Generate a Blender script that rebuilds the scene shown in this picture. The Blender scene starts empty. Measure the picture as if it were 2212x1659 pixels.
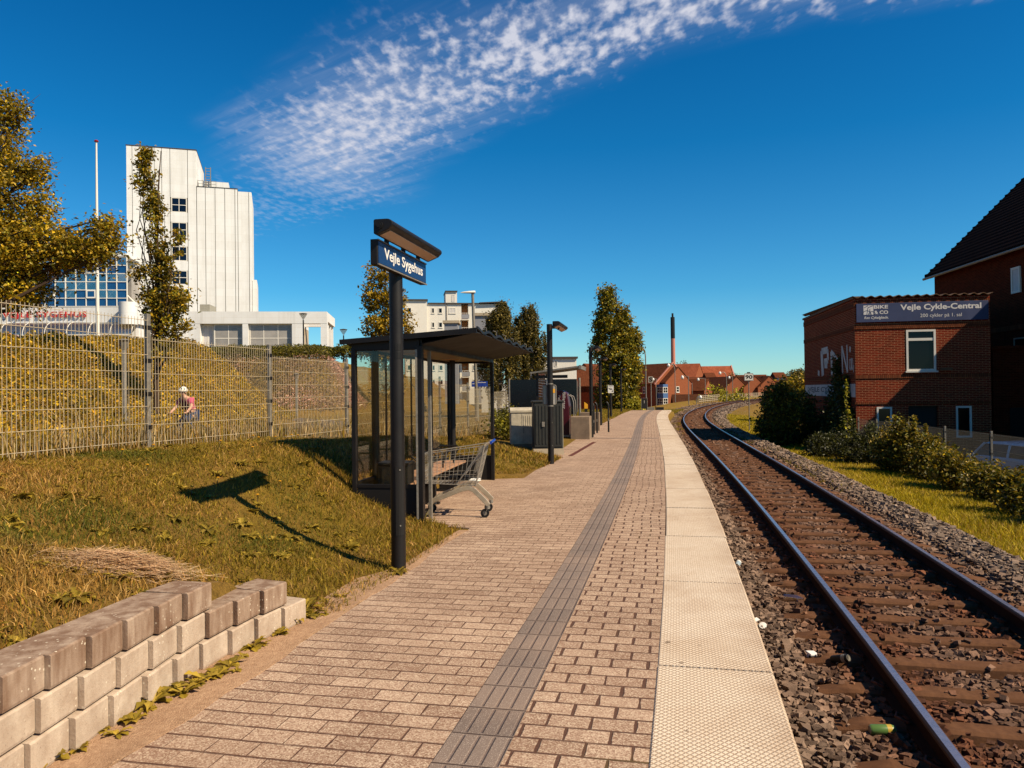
import bpy, bmesh, math, random
import numpy as np
from mathutils import Vector, Matrix

S = bpy.context.scene
COL = S.collection
rad = math.radians

# ------------------------------------------------------------------ camera
FPX, CX, CY = 1662.0, 1106.0, 829.5          # measured on the photograph (2212 px wide)
EYE = Vector((0, 0, 1.6))
PITCH, ROLL = rad(0.5), 0.012
_f = Vector((0, math.cos(PITCH), math.sin(PITCH)))
_r0 = Vector((1, 0, 0)); _u0 = Vector((0, -math.sin(PITCH), math.cos(PITCH)))
_r = _r0 * math.cos(ROLL) - _u0 * math.sin(ROLL)
_u = _u0 * math.cos(ROLL) + _r0 * math.sin(ROLL)
cam = bpy.data.cameras.new('camera'); camo = bpy.data.objects.new('camera', cam); COL.objects.link(camo)
cam.sensor_width = 36; cam.lens = 36 * FPX / 2212; cam.clip_start = .05; cam.clip_end = 6000
m = Matrix((( _r.x, _u.x, -_f.x, EYE.x), (_r.y, _u.y, -_f.y, EYE.y), (_r.z, _u.z, -_f.z, EYE.z), (0, 0, 0, 1)))
camo.matrix_world = m
S.camera = camo

# ------------------------------------------------------------------ sky, sun, exposure
SUN_EL = rad(44)
SUNH = Vector((.88, -.47)).normalized()
SUND = Vector((SUNH.x * math.cos(SUN_EL), SUNH.y * math.cos(SUN_EL), math.sin(SUN_EL)))
S.view_settings.view_transform = 'Standard'; S.view_settings.look = 'None'
S.view_settings.exposure = 0.76; S.view_settings.gamma = 1.0
sl = bpy.data.lights.new('sun', 'SUN'); sl.energy = 5.0; sl.angle = rad(.5); sl.color = (1, .85, .62)
so = bpy.data.objects.new('sun', sl); COL.objects.link(so)
so.rotation_euler = SUND.to_track_quat('Z', 'Y').to_euler(); so.location = (0, 0, 60)

class E:
    """shader math on sockets"""
    def __init__(s, nt, k): s.nt, s.k = nt, k
    def _op(s, op, *a):
        n = s.nt.nodes.new('ShaderNodeMath'); n.operation = op
        for i, q in enumerate((s,) + a):
            if isinstance(q, E): s.nt.links.new(q.k, n.inputs[i])
            else: n.inputs[i].default_value = q
        return E(s.nt, n.outputs[0])
    def __add__(s, o): return s._op('ADD', o)
    def __sub__(s, o): return s._op('SUBTRACT', o)
    def __mul__(s, o): return s._op('MULTIPLY', o)
    def __truediv__(s, o): return s._op('DIVIDE', o)
    def floor(s): return s._op('FLOOR')
    def fract(s): return s._op('FRACT')
    def lt(s, o): return s._op('LESS_THAN', o)
    def gt(s, o): return s._op('GREATER_THAN', o)
    def max(s, o): return s._op('MAXIMUM', o)
    def min(s, o): return s._op('MINIMUM', o)
    def abs(s): return s._op('ABSOLUTE')
    def pow(s, o): return s._op('POWER', o)
    def mod2(s): return s._op('FLOORED_MODULO', 2.0)
    def map(s, a, b, c=0., d=1., smooth=False):
        n = s.nt.nodes.new('ShaderNodeMapRange'); n.clamp = True
        if smooth: n.interpolation_type = 'SMOOTHSTEP'
        s.nt.links.new(s.k, n.inputs[0])
        for i, q in zip((1, 2, 3, 4), (a, b, c, d)): n.inputs[i].default_value = q
        return E(s.nt, n.outputs[0])

def mixc(nt, fac, a, b, mode='MIX'):
    n = nt.nodes.new('ShaderNodeMix'); n.data_type = 'RGBA'; n.blend_type = mode
    for i, q in ((0, fac), (6, a), (7, b)):
        if isinstance(q, E): nt.links.new(q.k, n.inputs[i])
        elif hasattr(q, 'is_output'): nt.links.new(q, n.inputs[i])
        elif i == 0: n.inputs[0].default_value = q
        else: n.inputs[i].default_value = (*q[:3], 1)
    return n.outputs[2]

def noise(nt, vec, scale, detail=4, rough=.55, dist=0):
    n = nt.nodes.new('ShaderNodeTexNoise'); n.inputs['Scale'].default_value = scale
    n.inputs['Detail'].default_value = detail; n.inputs['Roughness'].default_value = rough
    n.inputs['Distortion'].default_value = dist
    if vec is not None: nt.links.new(vec, n.inputs['Vector'])
    return E(nt, n.outputs['Fac'])

def build_world():
    w = bpy.data.worlds.new('World'); S.world = w; w.use_nodes = True
    nt = w.node_tree; nt.nodes.clear()
    out = nt.nodes.new('ShaderNodeOutputWorld'); bg = nt.nodes.new('ShaderNodeBackground')
    nt.links.new(bg.outputs[0], out.inputs[0])
    sky = nt.nodes.new('ShaderNodeTexSky'); sky.sky_type = 'NISHITA'; sky.sun_disc = False
    sky.sun_elevation = SUN_EL; sky.sun_rotation = math.atan2(SUNH.x, SUNH.y)
    sky.air_density = 1.0; sky.dust_density = .1; sky.ozone_density = 3.0
    tc = nt.nodes.new('ShaderNodeTexCoord'); sp = nt.nodes.new('ShaderNodeSeparateXYZ')
    nt.links.new(tc.outputs['Generated'], sp.inputs[0])
    x, y, z = (E(nt, sp.outputs[i]) for i in range(3))
    # deep saturated blue overhead, paler towards the horizon
    t = z.map(.0, .50)
    tint = nt.nodes.new('ShaderNodeValToRGB'); nt.links.new(t.k, tint.inputs[0])
    cr = tint.color_ramp
    cr.elements[0].position = 0; cr.elements[0].color = SKYRAMP[0]
    cr.elements[1].position = 1; cr.elements[1].color = SKYRAMP[3]
    e = cr.elements.new(.25); e.color = SKYRAMP[1]
    e = cr.elements.new(.6); e.color = SKYRAMP[2]
    skyc = mixc(nt, 1.0, sky.outputs[0], tint.outputs[0], 'MULTIPLY')
    # a drifting band of small altocumulus, laid out on a flat cloud deck
    zz = z.max(.03); px = x / zz; py = y / zz
    a = px * .735 - py * .678; b = px * .678 + py * .735
    cv = nt.nodes.new('ShaderNodeCombineXYZ'); nt.links.new(a.k, cv.inputs[0]); nt.links.new(b.k, cv.inputs[1])
    q = (a + 1.7) / .8
    wob = (noise(nt, cv.outputs[0], 1.6, 3) - .5) * .42
    d = b + wob - 1.66 - (q * q).min(3.2) * .13
    wid = a.map(-3.2, -1.0, .60, .34)
    m1 = (d.abs() / wid).map(.1, 1.15, 1., 0., True)
    fade = a.map(-3.5, -2.5, 0., 1., True)
    mp = nt.nodes.new('ShaderNodeMapping'); cv2 = nt.nodes.new('ShaderNodeCombineXYZ'); nt.links.new(px.k, cv2.inputs[0]); nt.links.new((py * .45).k, cv2.inputs[1]); nt.links.new(cv2.outputs[0], mp.inputs[0])
    mp.inputs['Scale'].default_value = (1.0, 1.15, 1); mp.inputs['Rotation'].default_value = (0, 0, .35)
    n1 = noise(nt, mp.outputs[0], 23, 3, .5, .1)
    n2 = noise(nt, cv.outputs[0], 3.6, 3, .5, .3)
    n4 = noise(nt, mp.outputs[0], 60, 3, .5)
    cells = n1 * .62 + n2 * .28 + n4 * .10
    cum = (cells + m1 * .13).map(.53, .80, 0., 1., True) * m1.map(0, .6)
    mp2 = nt.nodes.new('ShaderNodeMapping'); nt.links.new(cv.outputs[0], mp2.inputs[0])
    mp2.inputs['Scale'].default_value = (.55, 4.5, 1); mp2.inputs['Rotation'].default_value = (0, 0, -.52)
    n3 = noise(nt, mp2.outputs[0], 3.2, 5, .6, .3)
    wisp = n3.map(.34, .72, 0, 1, True) * m1.map(0, .8) * a.map(-2.7, -1.6, .42, .10) * fade + m1 * m1 * a.map(-3.0, -1.7, .26, .0) * fade
    alpha = (cum * a.map(-3.3, -1.6, .25, .95) + wisp + m1 * .07 * fade).min(.93) * z.map(.03, .1)
    cc = mixc(nt, alpha, skyc, CLOUDC)
    nt.links.new(cc, bg.inputs[0]); bg.inputs[1].default_value = SKYSTR
SKYSTR = .061
SKYRAMP = [(.72, 1.12, 1.28, 1), (.26, .86, 1.16, 1), (.05, .68, 1.06, 1), (.015, .56, .98, 1)]
CLOUDC = (6.6, 6.7, 7.6)
build_world()

# ------------------------------------------------------------------ measuring helpers
def ray(X, Y): return (_f + _r * ((X - CX) / FPX) + _u * ((CY - Y) / FPX))
def at(X, Y, d):
    k = ray(X, Y); return EYE + k * (d / k.y)
def gz(X, Y, z=0.0):
    k = ray(X, Y); return EYE + k * ((z - EYE.z) / k.z)
def zat(X, Y, d): return at(X, Y, d).z
def xat(X, d): return at(X, 842, d).x

_SL = np.array([(-60, .24), (-10, .235), (3, .222), (7, .206), (15, .19), (25, .178), (35, .178), (46, .20), (57, .245), (71, .29), (85, .33),
       (100, .37), (120, .44), (140, .5), (170, .6), (230, .7), (4000, .7)])
_yy = np.concatenate([np.arange(-60, 300, .25), [300, 800, 1500, 4000]])
_ss = np.interp(_yy, _SL[:, 0], _SL[:, 1])
_xx = np.concatenate([[0], np.cumsum((_ss[1:] + _ss[:-1]) / 2 * np.diff(_yy))])
_xx += 3.0 - np.interp(6.96, _yy, _xx)
_arc = np.concatenate([[0], np.cumsum(np.sqrt(1 + ((_ss[1:] + _ss[:-1]) / 2) ** 2) * np.diff(_yy))])
def rx(y): return np.interp(y, _yy, _xx)
def sl_(y): return np.interp(y, _yy, _ss)
def arc(y): return np.interp(y, _yy, _arc)
def P(y, o, z=0.0):
    """point at lateral offset o (m) from the left rail"""
    s = float(sl_(y)); c = 1 / math.sqrt(1 + s * s)
    return Vector((float(rx(y)) + o * c, y - o * s * c, z))
def off(x, y):
    s = sl_(y); return (x - rx(y)) / np.sqrt(1 + s * s)

def sm(t):
    t = np.clip(t, 0, 1); return t * t * (3 - 2 * t)

def vnoise(x, y, seed=0, f=1.0):
    r = np.random.RandomState(seed); v = 0
    for k in range(7):
        a = r.rand() * 6.28; w = f * (.5 + 1.6 * r.rand()); p = r.rand() * 6.28
        v = v + np.sin((x * np.cos(a) + y * np.sin(a)) * w + p + 1.3 * np.sin((x * np.sin(a) - y * np.cos(a)) * w * .7 + p * 2))
    return v / 7 * 1.6

SHELT = dict(A=(-1.09, 9.12), B=(-1.90, 9.27), C=(-1.15, 14.0), D=(-.36, 13.85))
def G(x, y):
    """ground height"""
    x = np.asarray(x, float); y = np.asarray(y, float)
    o = off(x, y)
    zf = np.interp(y, [0, 9, 11.45, 14, 16.3, 18.6, 21.2, 24, 30, 60], [1.0, .97, .88, .74, .57, .48, .36, .27, .12, 0])
    wd = np.interp(y, [5, 8, 9.6, 14, 20], [3.6, 3.7, 2.6, 2.4, 3.2])
    t = -4.0 - o
    z = zf * sm(t / wd)
    wall = sm((5.6 - y) / .7)
    zw = .40 + .58 * np.clip((t - .3) / 3.2, 0, 1)
    zw = np.where(t < .26, 0, zw)
    z = np.where(t > 0, z * (1 - wall) + zw * wall, 0) - .012 * (t < .05)
    z = z + np.where(t > .5, .03 * vnoise(x, y, 3, 1.4), 0) * np.clip(t, 0, 1)
    # behind the fence the bank drops to the cycle path
    fo = np.interp(y, [5, 9, 24, 40], [-7.75, -7.6, -6.85, -6.3])
    beh = sm((fo - .25 - o) / 2.0)
    z = z * (1 - beh) + .04 * beh
    # planted bank, the gap and the scrub bank beyond it
    m = sm((-10.4 - x) / 6.6) * sm((44 - y) / 4.5) * np.interp(y, [15, 25, 32, 42], [.70, .74, .82, .92])
    b = sm((y - 50.5) / 4.2) * sm((-9.8 - (y - 50) * .02 - x) / 4.2)
    p = sm((-23 - x) / 6)
    hi = np.maximum(np.maximum(4.45 * m, 4.1 * b), np.interp(y, [40, 62], [3.7, 4.9]) * p)
    hi = hi * (1 + .03 * vnoise(x, y, 8, .8))
    z = np.maximum(z, hi)
    z = np.where((z < .006) & (o < -3.6), -.014, z)
    # under the platform the sheet stays below the paving
    z = np.where((o > -3.78) & (o < -.9) & (y < 62), -.22, z)
    ax, ay = SHELT['A']; bx_, by_ = SHELT['C']
    ins = (y > 9.35 + .05) & (y < 13.95) & (o > -5.36) & (o < -3.8)
    z = np.where(ins, -.22, z)
    # track bed and right-hand side
    zr = np.interp(o, [-.9, -.85, 2.75, 3.6, 5.2, 6.8, 7.4, 60], [-.3, -.86, -.86, -1.0, -1.05, -1.15, -1.5, -1.5])
    z = np.where(o >= -.9, zr + np.where(o > 3.4, .04 * vnoise(x, y, 5, 1.1), 0), z)
    # far end: the line runs on a bank above the town
    drop = sm((y - 60) / 22)
    low = -3.3
    hillL = np.where(o < -3.2, low * sm((-3.2 - o) / 5) * (1 - np.minimum(1, hi / 1.5)), 0)
    z = np.where((o < -3.2), np.where(hi > .5, z, z * (1 - drop) + hillL * drop), z)
    zl = np.interp(o, [-3.2, -2.0, -.9], [-.5, -.66, -.86])
    z = np.where((o >= -3.2) & (o < -.9) & (y >= 62), zl, z)
    dropR = sm((y - 50) / 30) * sm((o - 4.5) / 7)
    z = np.where(o > 4.5, z * (1 - dropR) + low * dropR, z)
    return z
def g1(x, y): return float(G(np.array([x]), np.array([y]))[0])

# ------------------------------------------------------------------ object helpers
def tag(o, label=None, cat=None, group=None, kind=None):
    if label: o['label'] = label
    if cat: o['category'] = cat
    if group: o['group'] = group
    if kind: o['kind'] = kind
    return o
def thing(name, label, cat, loc=(0, 0, 0), rz=0.0, group=None):
    o = bpy.data.objects.new(name, None); COL.objects.link(o)
    o.location = loc; o.rotation_euler = (0, 0, rz); o.empty_display_size = .2
    return tag(o, label, cat, group)
def kids(o): return [c for c in bpy.data.objects if c.parent == o]
def dup(o, loc=None, rz=None, label=None, scale=None, parent=None):
    c = o.copy(); COL.objects.link(c)
    if parent is not None: c.parent = parent
    if loc is not None: c.location = loc
    if rz is not None: c.rotation_euler = (0, 0, rz)
    if scale is not None: c.scale = (scale,) * 3 if not hasattr(scale, '__len__') else scale
    if label: c['label'] = label
    for k in kids(o): dup(k, parent=c)
    return c

def boxuv(me):
    uv = me.uv_layers.new(name='UVMap'); n = len(me.loops)
    if n == 0: return
    co = np.empty(len(me.vertices) * 3); me.vertices.foreach_get('co', co); co = co.reshape(-1, 3)
    vi = np.empty(n, int); me.loops.foreach_get('vertex_index', vi)
    ls = np.empty(len(me.polygons), int); me.polygons.foreach_get('loop_start', ls)
    lt = np.empty(len(me.polygons), int); me.polygons.foreach_get('loop_total', lt)
    nr = np.empty(len(me.polygons) * 3); me.polygons.foreach_get('normal', nr); nr = np.abs(nr.reshape(-1, 3))
    ax = np.argmax(nr * np.array([1, 1, 1.02]), 1); axl = np.repeat(ax, lt)
    c = co[vi]
    u = np.where(axl == 0, c[:, 1], c[:, 0]); v = np.where(axl == 2, c[:, 1], c[:, 2])
    uv.data.foreach_set('uv', np.stack([u, v], 1).ravel())

class MB:
    def __init__(s): s.v = []; s.f = []; s.mi = []; s.cur = 0
    def add(s, vs, fs):
        b = len(s.v); s.v += [tuple(q) for q in vs]
        for f in fs: s.f.append(tuple(b + i for i in f)); s.mi.append(s.cur)
        return s
    def bx(s, x0, x1, y0, y1, z0, z1):
        return s.add([(x0, y0, z0), (x1, y0, z0), (x1, y1, z0), (x0, y1, z0), (x0, y0, z1), (x1, y0, z1), (x1, y1, z1), (x0, y1, z1)],
              [(0, 3, 2, 1), (4, 5, 6, 7), (0, 1, 5, 4), (1, 2, 6, 5), (2, 3, 7, 6), (3, 0, 4, 7)])
    def box(s, c, d, M=None):
        vs = [Vector((sx * d[0] / 2, sy * d[1] / 2, sz * d[2] / 2)) for sz in (-1, 1) for sx, sy in ((-1, -1), (1, -1), (1, 1), (-1, 1))]
        vs = [(M @ q if M else q) + Vector(c) for q in vs]
        return s.add(vs, [(0, 3, 2, 1), (4, 5, 6, 7), (0, 1, 5, 4), (1, 2, 6, 5), (2, 3, 7, 6), (3, 0, 4, 7)])
    def bar(s, a, b, w, h=None, up=(0, 0, 1)):
        a, b = Vector(a), Vector(b); h = h or w; d = (b - a)
        if d.length < 1e-6: return s
        d.normalize(); sd = d.cross(Vector(up))
        if sd.length < 1e-4: sd = d.cross(Vector((1, 0, 0)))
        sd.normalize(); u2 = sd.cross(d)
        vs = [p + sd * (i * w / 2) + u2 * (j * h / 2) for p in (a, b) for i, j in ((-1, -1), (1, -1), (1, 1), (-1, 1))]
        return s.add(vs, [(0, 3, 2, 1), (4, 5, 6, 7), (0, 1, 5, 4), (1, 2, 6, 5), (2, 3, 7, 6), (3, 0, 4, 7)])
    def tube(s, pts, r, n=8, cap=True):
        pts = [Vector(p) for p in pts]; rs = r if hasattr(r, '__len__') else [r] * len(pts)
        rings = []; ref = None
        for i, p in enumerate(pts):
            d = (pts[min(i + 1, len(pts) - 1)] - pts[max(i - 1, 0)])
            d = d.normalized() if d.length > 1e-9 else Vector((0, 0, 1))
            if ref is None:
                ref = Vector((0, 0, 1)) if abs(d.z) < .9 else Vector((1, 0, 0))
            a = (ref - d * ref.dot(d)); a = a.normalized() if a.length > 1e-6 else d.orthogonal().normalized()
            ref = a; b = d.cross(a)
            rings.append([p + (a * math.cos(t) + b * math.sin(t)) * rs[i] for t in [2 * math.pi * k / n for k in range(n)]])
        vs = [q for rg in rings for q in rg]; fs = []
        for i in range(len(pts) - 1):
            for k in range(n):
                fs.append((i * n + k, i * n + (k + 1) % n, (i + 1) * n + (k + 1) % n, (i + 1) * n + k))
        if cap: fs += [tuple(range(n - 1, -1, -1)), tuple((len(pts) - 1) * n + k for k in range(n))]
        return s.add(vs, fs)
    def lathe(s, prof, n=16, c=(0, 0, 0), M=None):
        vs = []; fs = []
        for r, z in prof:
            for k in range(n):
                t = 2 * math.pi * k / n; q = Vector((r * math.cos(t), r * math.sin(t), z))
                vs.append((M @ q if M else q) + Vector(c))
        for i in range(len(prof) - 1):
            for k in range(n): fs.append((i * n + k, i * n + (k + 1) % n, (i + 1) * n + (k + 1) % n, (i + 1) * n + k))
        fs += [tuple(range(n - 1, -1, -1)), tuple((len(prof) - 1) * n + k for k in range(n))]
        return s.add(vs, fs)
    def prism(s, ring, vec):
        """extrude a 3D ring of points along vec"""
        n = len(ring); vec = Vector(vec)
        vs = [Vector(p) for p in ring] + [Vector(p) + vec for p in ring]
        return s.add(vs, [tuple(range(n - 1, -1, -1)), tuple(range(n, 2 * n))] + [(i, (i + 1) % n, n + (i + 1) % n, n + i) for i in range(n)])
    def loft(s, rings, cap=True):
        n = len(rings[0]); vs = [q for r in rings for q in r]; fs = []
        for i in range(len(rings) - 1):
            for k in range(n): fs.append((i * n + k, i * n + (k + 1) % n, (i + 1) * n + (k + 1) % n, (i + 1) * n + k))
        if cap: fs += [tuple(range(n - 1, -1, -1)), tuple((len(rings) - 1) * n + k for k in range(n))]
        return s.add(vs, fs)
    def quad(s, *p): return s.add(p, [tuple(range(len(p)))])
    def build(s, name, mats, parent=None, smooth=False, bev=0, fix=True):
        me = bpy.data.meshes.new(name); me.from_pydata(s.v, [], s.f)
        if not isinstance(mats, (list, tuple)): mats = [mats]
        for q in mats: me.materials.append(q)
        if len(mats) > 1: me.polygons.foreach_set('material_index', s.mi)
        if fix and len(s.f) < 60000:
            bm = bmesh.new(); bm.from_mesh(me); bmesh.ops.recalc_face_normals(bm, faces=bm.faces); bm.to_mesh(me); bm.free()
        me.update(); boxuv(me)
        if smooth:
            me.polygons.foreach_set('use_smooth', [True] * len(me.polygons))
            try: me.set_sharp_from_angle(angle=rad(40))
            except Exception: pass
        o = bpy.data.objects.new(name, me); COL.objects.link(o)
        if parent is not None: o.parent = parent
        if bev:
            b = o.modifiers.new('bevel', 'BEVEL'); b.width = bev; b.segments = 2; b.limit_method = 'ANGLE'; b.angle_limit = rad(35)
        return o

def fast(name, V, F, mat, col=None, parent=None, smooth=False):
    V = np.ascontiguousarray(V, dtype=np.float32); F = np.ascontiguousarray(F, dtype=np.int32); k = F.shape[1]
    me = bpy.data.meshes.new(name)
    me.vertices.add(len(V)); me.vertices.foreach_set('co', V.ravel())
    me.loops.add(F.size); me.loops.foreach_set('vertex_index', F.ravel())
    me.polygons.add(len(F)); me.polygons.foreach_set('loop_start', np.arange(len(F), dtype=np.int32) * k)
    me.update(calc_edges=True)
    me.polygons.foreach_set('use_smooth', np.full(len(F), bool(smooth)))
    if col is not None:
        a = me.color_attributes.new('Col', 'FLOAT_COLOR', 'POINT')
        c = np.ones((len(V), 4), np.float32); c[:, :3] = col; a.data.foreach_set('color', c.ravel())
    me.materials.append(mat)
    o = bpy.data.objects.new(name, me); COL.objects.link(o)
    if parent is not None: o.parent = parent
    return o

def text(name, body, mat, width, height, M, parent, bold=0.0, thick=.004, shear=0.0, stretch=True, space=1.0):
    """flat raised lettering; M maps text x/y/z to the parent's space, origin at lower left"""
    cu = bpy.data.curves.new(name, 'FONT'); cu.body = body; cu.offset = bold; cu.extrude = thick; cu.shear = shear; cu.space_character = space
    cu.resolution_u = 3
    t = bpy.data.objects.new('tmp', cu); COL.objects.link(t)
    bpy.context.view_layer.update()
    me = bpy.data.meshes.new_from_object(t.evaluated_get(bpy.context.evaluated_depsgraph_get()))
    bpy.data.objects.remove(t)
    co = np.empty(len(me.vertices) * 3); me.vertices.foreach_get('co', co); co = co.reshape(-1, 3)
    mn, mx = co.min(0), co.max(0)
    sx = width / (mx[0] - mn[0]); sy = height / (mx[1] - mn[1])
    if not stretch: sy = sx
    co[:, 0] = (co[:, 0] - mn[0]) * sx; co[:, 1] = (co[:, 1] - mn[1]) * sy
    co[:, 2] = np.where(co[:, 2] > 0, thick, 0)
    me.vertices.foreach_set('co', co.ravel()); me.transform(M); me.update(); me.name = name
    me.materials.clear(); me.materials.append(mat)
    o = bpy.data.objects.new(name, me); COL.objects.link(o); o.parent = parent
    return o
def frame(origin, xdir, ydir):
    x = Vector(xdir).normalized(); y = Vector(ydir).normalized(); z = x.cross(y); o = Vector(origin)
    return Matrix(((x.x, y.x, z.x, o.x), (x.y, y.y, z.y, o.y), (x.z, y.z, z.z, o.z), (0, 0, 0, 1)))

# ------------------------------------------------------------------ materials
def C(r, g, b):
    f = lambda c: (c / 255 / 12.92) if c <= 10 else ((c / 255 + .055) / 1.055) ** 2.4
    return (f(r) * .70, f(g) * .70, f(b) * .70)      # all colours lowered so shade renders deeper under the raised exposure
def newmat(name):
    m = bpy.data.materials.new(name); m.use_nodes = True; nt = m.node_tree
    return m, nt, nt.nodes['Principled BSDF']
def coords(nt, kind='Object'):
    tc = nt.nodes.new('ShaderNodeTexCoord'); return tc.outputs[kind]
def bump(nt, bs, h, strength=.3, dist=.01):
    b = nt.nodes.new('ShaderNodeBump'); b.inputs['Strength'].default_value = strength; b.inputs['Distance'].default_value = dist
    nt.links.new(h.k if isinstance(h, E) else h, b.inputs['Height']); nt.links.new(b.outputs[0], bs.inputs['Normal'])
def mat(name, col, rough=.6, var=.18, scale=6, bmp=0, bscale=80, metal=0, spec=.35, col2=None, stain=0, streak=0):
    m, nt, bs = newmat(name); v = coords(nt)
    n = noise(nt, v, scale, 6, .65)
    c2 = col2 or tuple(min(1, c * (1 + var)) for c in col); c1 = col if col2 else tuple(c * (1 - var) for c in col)
    c = mixc(nt, n.map(.3, .7), c1, c2)
    if stain:
        c = mixc(nt, noise(nt, v, scale * .23, 5, .7).map(.45, .72) * stain, c, tuple(q * .45 for q in col))
    if streak:
        mp = nt.nodes.new('ShaderNodeMapping'); nt.links.new(v, mp.inputs[0]); mp.inputs['Scale'].default_value = (1.6, 1.6, .12)
        c = mixc(nt, noise(nt, mp.outputs[0], scale * .6, 5, .7).map(.5, .75) * streak, c, tuple(q * .5 for q in col))
    nt.links.new(c, bs.inputs['Base Color'])
    nt.links.new(n.map(.2, .8, max(.05, rough - .1), min(1, rough + .12)).k, bs.inputs['Roughness'])
    bs.inputs['Metallic'].default_value = metal; bs.inputs['Specular IOR Level'].default_value = spec
    if bmp: bump(nt, bs, noise(nt, v, bscale, 5, .7), bmp, .01)
    return m
def brickmat(name, c1, c2, mortar, bw=.24, rh=.0667, ms=.007, dirt=.3, bmp=.5, mix=1.0):
    m, nt, bs = newmat(name); uv = coords(nt, 'UV')
    b = nt.nodes.new('ShaderNodeTexBrick'); nt.links.new(uv, b.inputs['Vector'])
    for k, q in (('Scale', 1), ('Brick Width', bw), ('Row Height', rh), ('Mortar Size', ms), ('Mortar Smooth', .15), ('Bias', 0)): b.inputs[k].default_value = q
    b.inputs['Color1'].default_value = (*c1, 1); b.inputs['Color2'].default_value = (*c2, 1); b.inputs['Mortar'].default_value = (*mortar, 1)
    ob = coords(nt); n = noise(nt, ob, 1.3, 6, .7)
    c = mixc(nt, n.map(.4, .75) * dirt, b.outputs['Color'], tuple(q * .35 for q in c1))
    c = mixc(nt, noise(nt, ob, 9, 4).map(.3, .7) * .35, c, tuple(q * 1.5 for q in c2))
    nt.links.new(c, bs.inputs['Base Color']); bs.inputs['Roughness'].default_value = .95; bs.inputs['Specular IOR Level'].default_value = .04
    bump(nt, bs, E(nt, b.outputs['Fac']) * -1.0 + noise(nt, ob, 60, 3) * .3, bmp, .01)
    return m
def tilemat(name, c1, c2, w=.22, h=.34):
    m, nt, bs = newmat(name); uv = coords(nt, 'UV'); sp = nt.nodes.new('ShaderNodeSeparateXYZ'); nt.links.new(uv, sp.inputs[0])
    u, v = E(nt, sp.outputs[0]), E(nt, sp.outputs[1])
    fu = (u / w).fract(); fv = (v / h).fract()
    hgt = (fu - .5).abs() * -2 + fv * .6
    b = nt.nodes.new('ShaderNodeTexBrick'); nt.links.new(uv, b.inputs['Vector'])
    for k, q in (('Scale', 1), ('Brick Width', w), ('Row Height', h), ('Mortar Size', .012)): b.inputs[k].default_value = q
    b.offset = 0
    b.inputs['Color1'].default_value = (*c1, 1); b.inputs['Color2'].default_value = (*c2, 1); b.inputs['Mortar'].default_value = (*[q * .4 for q in c1], 1)
    c = mixc(nt, noise(nt, coords(nt), .9, 5, .7).map(.4, .75) * .5, b.outputs['Color'], tuple(q * .5 for q in c1))
    nt.links.new(c, bs.inputs['Base Color']); bs.inputs['Roughness'].default_value = .9; bs.inputs['Specular IOR Level'].default_value = .03
    bump(nt, bs, hgt, .6, .03)
    return m
def glassmat(name, tint=(.9, .93, .9), refl=.12, rough=.02):
    m, nt, bs = newmat(name); nt.nodes.remove(bs); out = nt.nodes['Material Output']
    tr = nt.nodes.new('ShaderNodeBsdfTransparent'); tr.inputs[0].default_value = (*tint, 1)
    gl = nt.nodes.new('ShaderNodeBsdfGlossy'); gl.inputs['Roughness'].default_value = rough
    lw = nt.nodes.new('ShaderNodeLayerWeight'); lw.inputs[0].default_value = .35
    f = E(nt, lw.outputs['Facing']).pow(3.0) * .5 + refl
    f = f * noise(nt, coords(nt), 1.7, 3).map(.2, .8, .8, 1.15)
    mx = nt.nodes.new('ShaderNodeMixShader'); nt.links.new(f.k, mx.inputs[0]); nt.links.new(tr.outputs[0], mx.inputs[1]); nt.links.new(gl.outputs[0], mx.inputs[2])
    nt.links.new(mx.outputs[0], out.inputs[0]); return m
def leafmat(name, tr=.35, rough=.5, spec=.3):
    m, nt, bs = newmat(name); at_ = nt.nodes.new('ShaderNodeVertexColor'); at_.layer_name = 'Col'
    v = coords(nt); c = mixc(nt, noise(nt, v, 30, 2).map(.3, .7) * .3, at_.outputs[0], (.02, .02, .004), 'MULTIPLY')
    c = mixc(nt, .22, at_.outputs[0], c)
    nt.links.new(c, bs.inputs['Base Color']); bs.inputs['Roughness'].default_value = rough; bs.inputs['Specular IOR Level'].default_value = spec
    t = nt.nodes.new('ShaderNodeBsdfTranslucent'); nt.links.new(at_.outputs[0], t.inputs[0])
    mx = nt.nodes.new('ShaderNodeMixShader'); mx.inputs[0].default_value = tr
    nt.links.new(bs.outputs[0], mx.inputs[1]); nt.links.new(t.outputs[0], mx.inputs[2]); nt.links.new(mx.outputs[0], nt.nodes['Material Output'].inputs[0])
    return m

M = {}
M['dark'] = mat('dark_coated_steel', C(25, 20, 18), .5, .2, 5, .05, 200, 0, .35)
M['darkmat'] = mat('dark_painted_sheet', C(21, 17, 15), .7, .25, 3, .05, 90)
M['ceil'] = mat('ceiling_panel', C(120, 98, 76), .5, .12, 4)
M['galv'] = mat('galvanised_steel', C(150, 142, 130), .5, .25, 20, .05, 150, .35, .5, stain=.4)
M['wire'] = mat('fence_wire', C(206, 188, 158), .5, .12, 30, 0, 0, .1, .3)
M['wiredark'] = mat('weathered_wire', C(120, 112, 100), .5, .12, 30, 0, 0, .2, .5)
M['chrome'] = mat('zinc_plated_wire', C(184, 174, 160), .35, .15, 30, 0, 0, .45, .5)
M['alu'] = mat('cart_frame_metal', C(196, 178, 152), .4, .2, 12, .03, 120, .3, .5, stain=.3)
M['rubber'] = mat('rubber', C(24, 22, 22), .8, .2, 20)
M['bluepl'] = mat('blue_plastic', C(16, 62, 168), .35, .1, 20)
M['white'] = mat('white_paint', C(238, 232, 220), .6, .04, 2, streak=.12)
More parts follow.
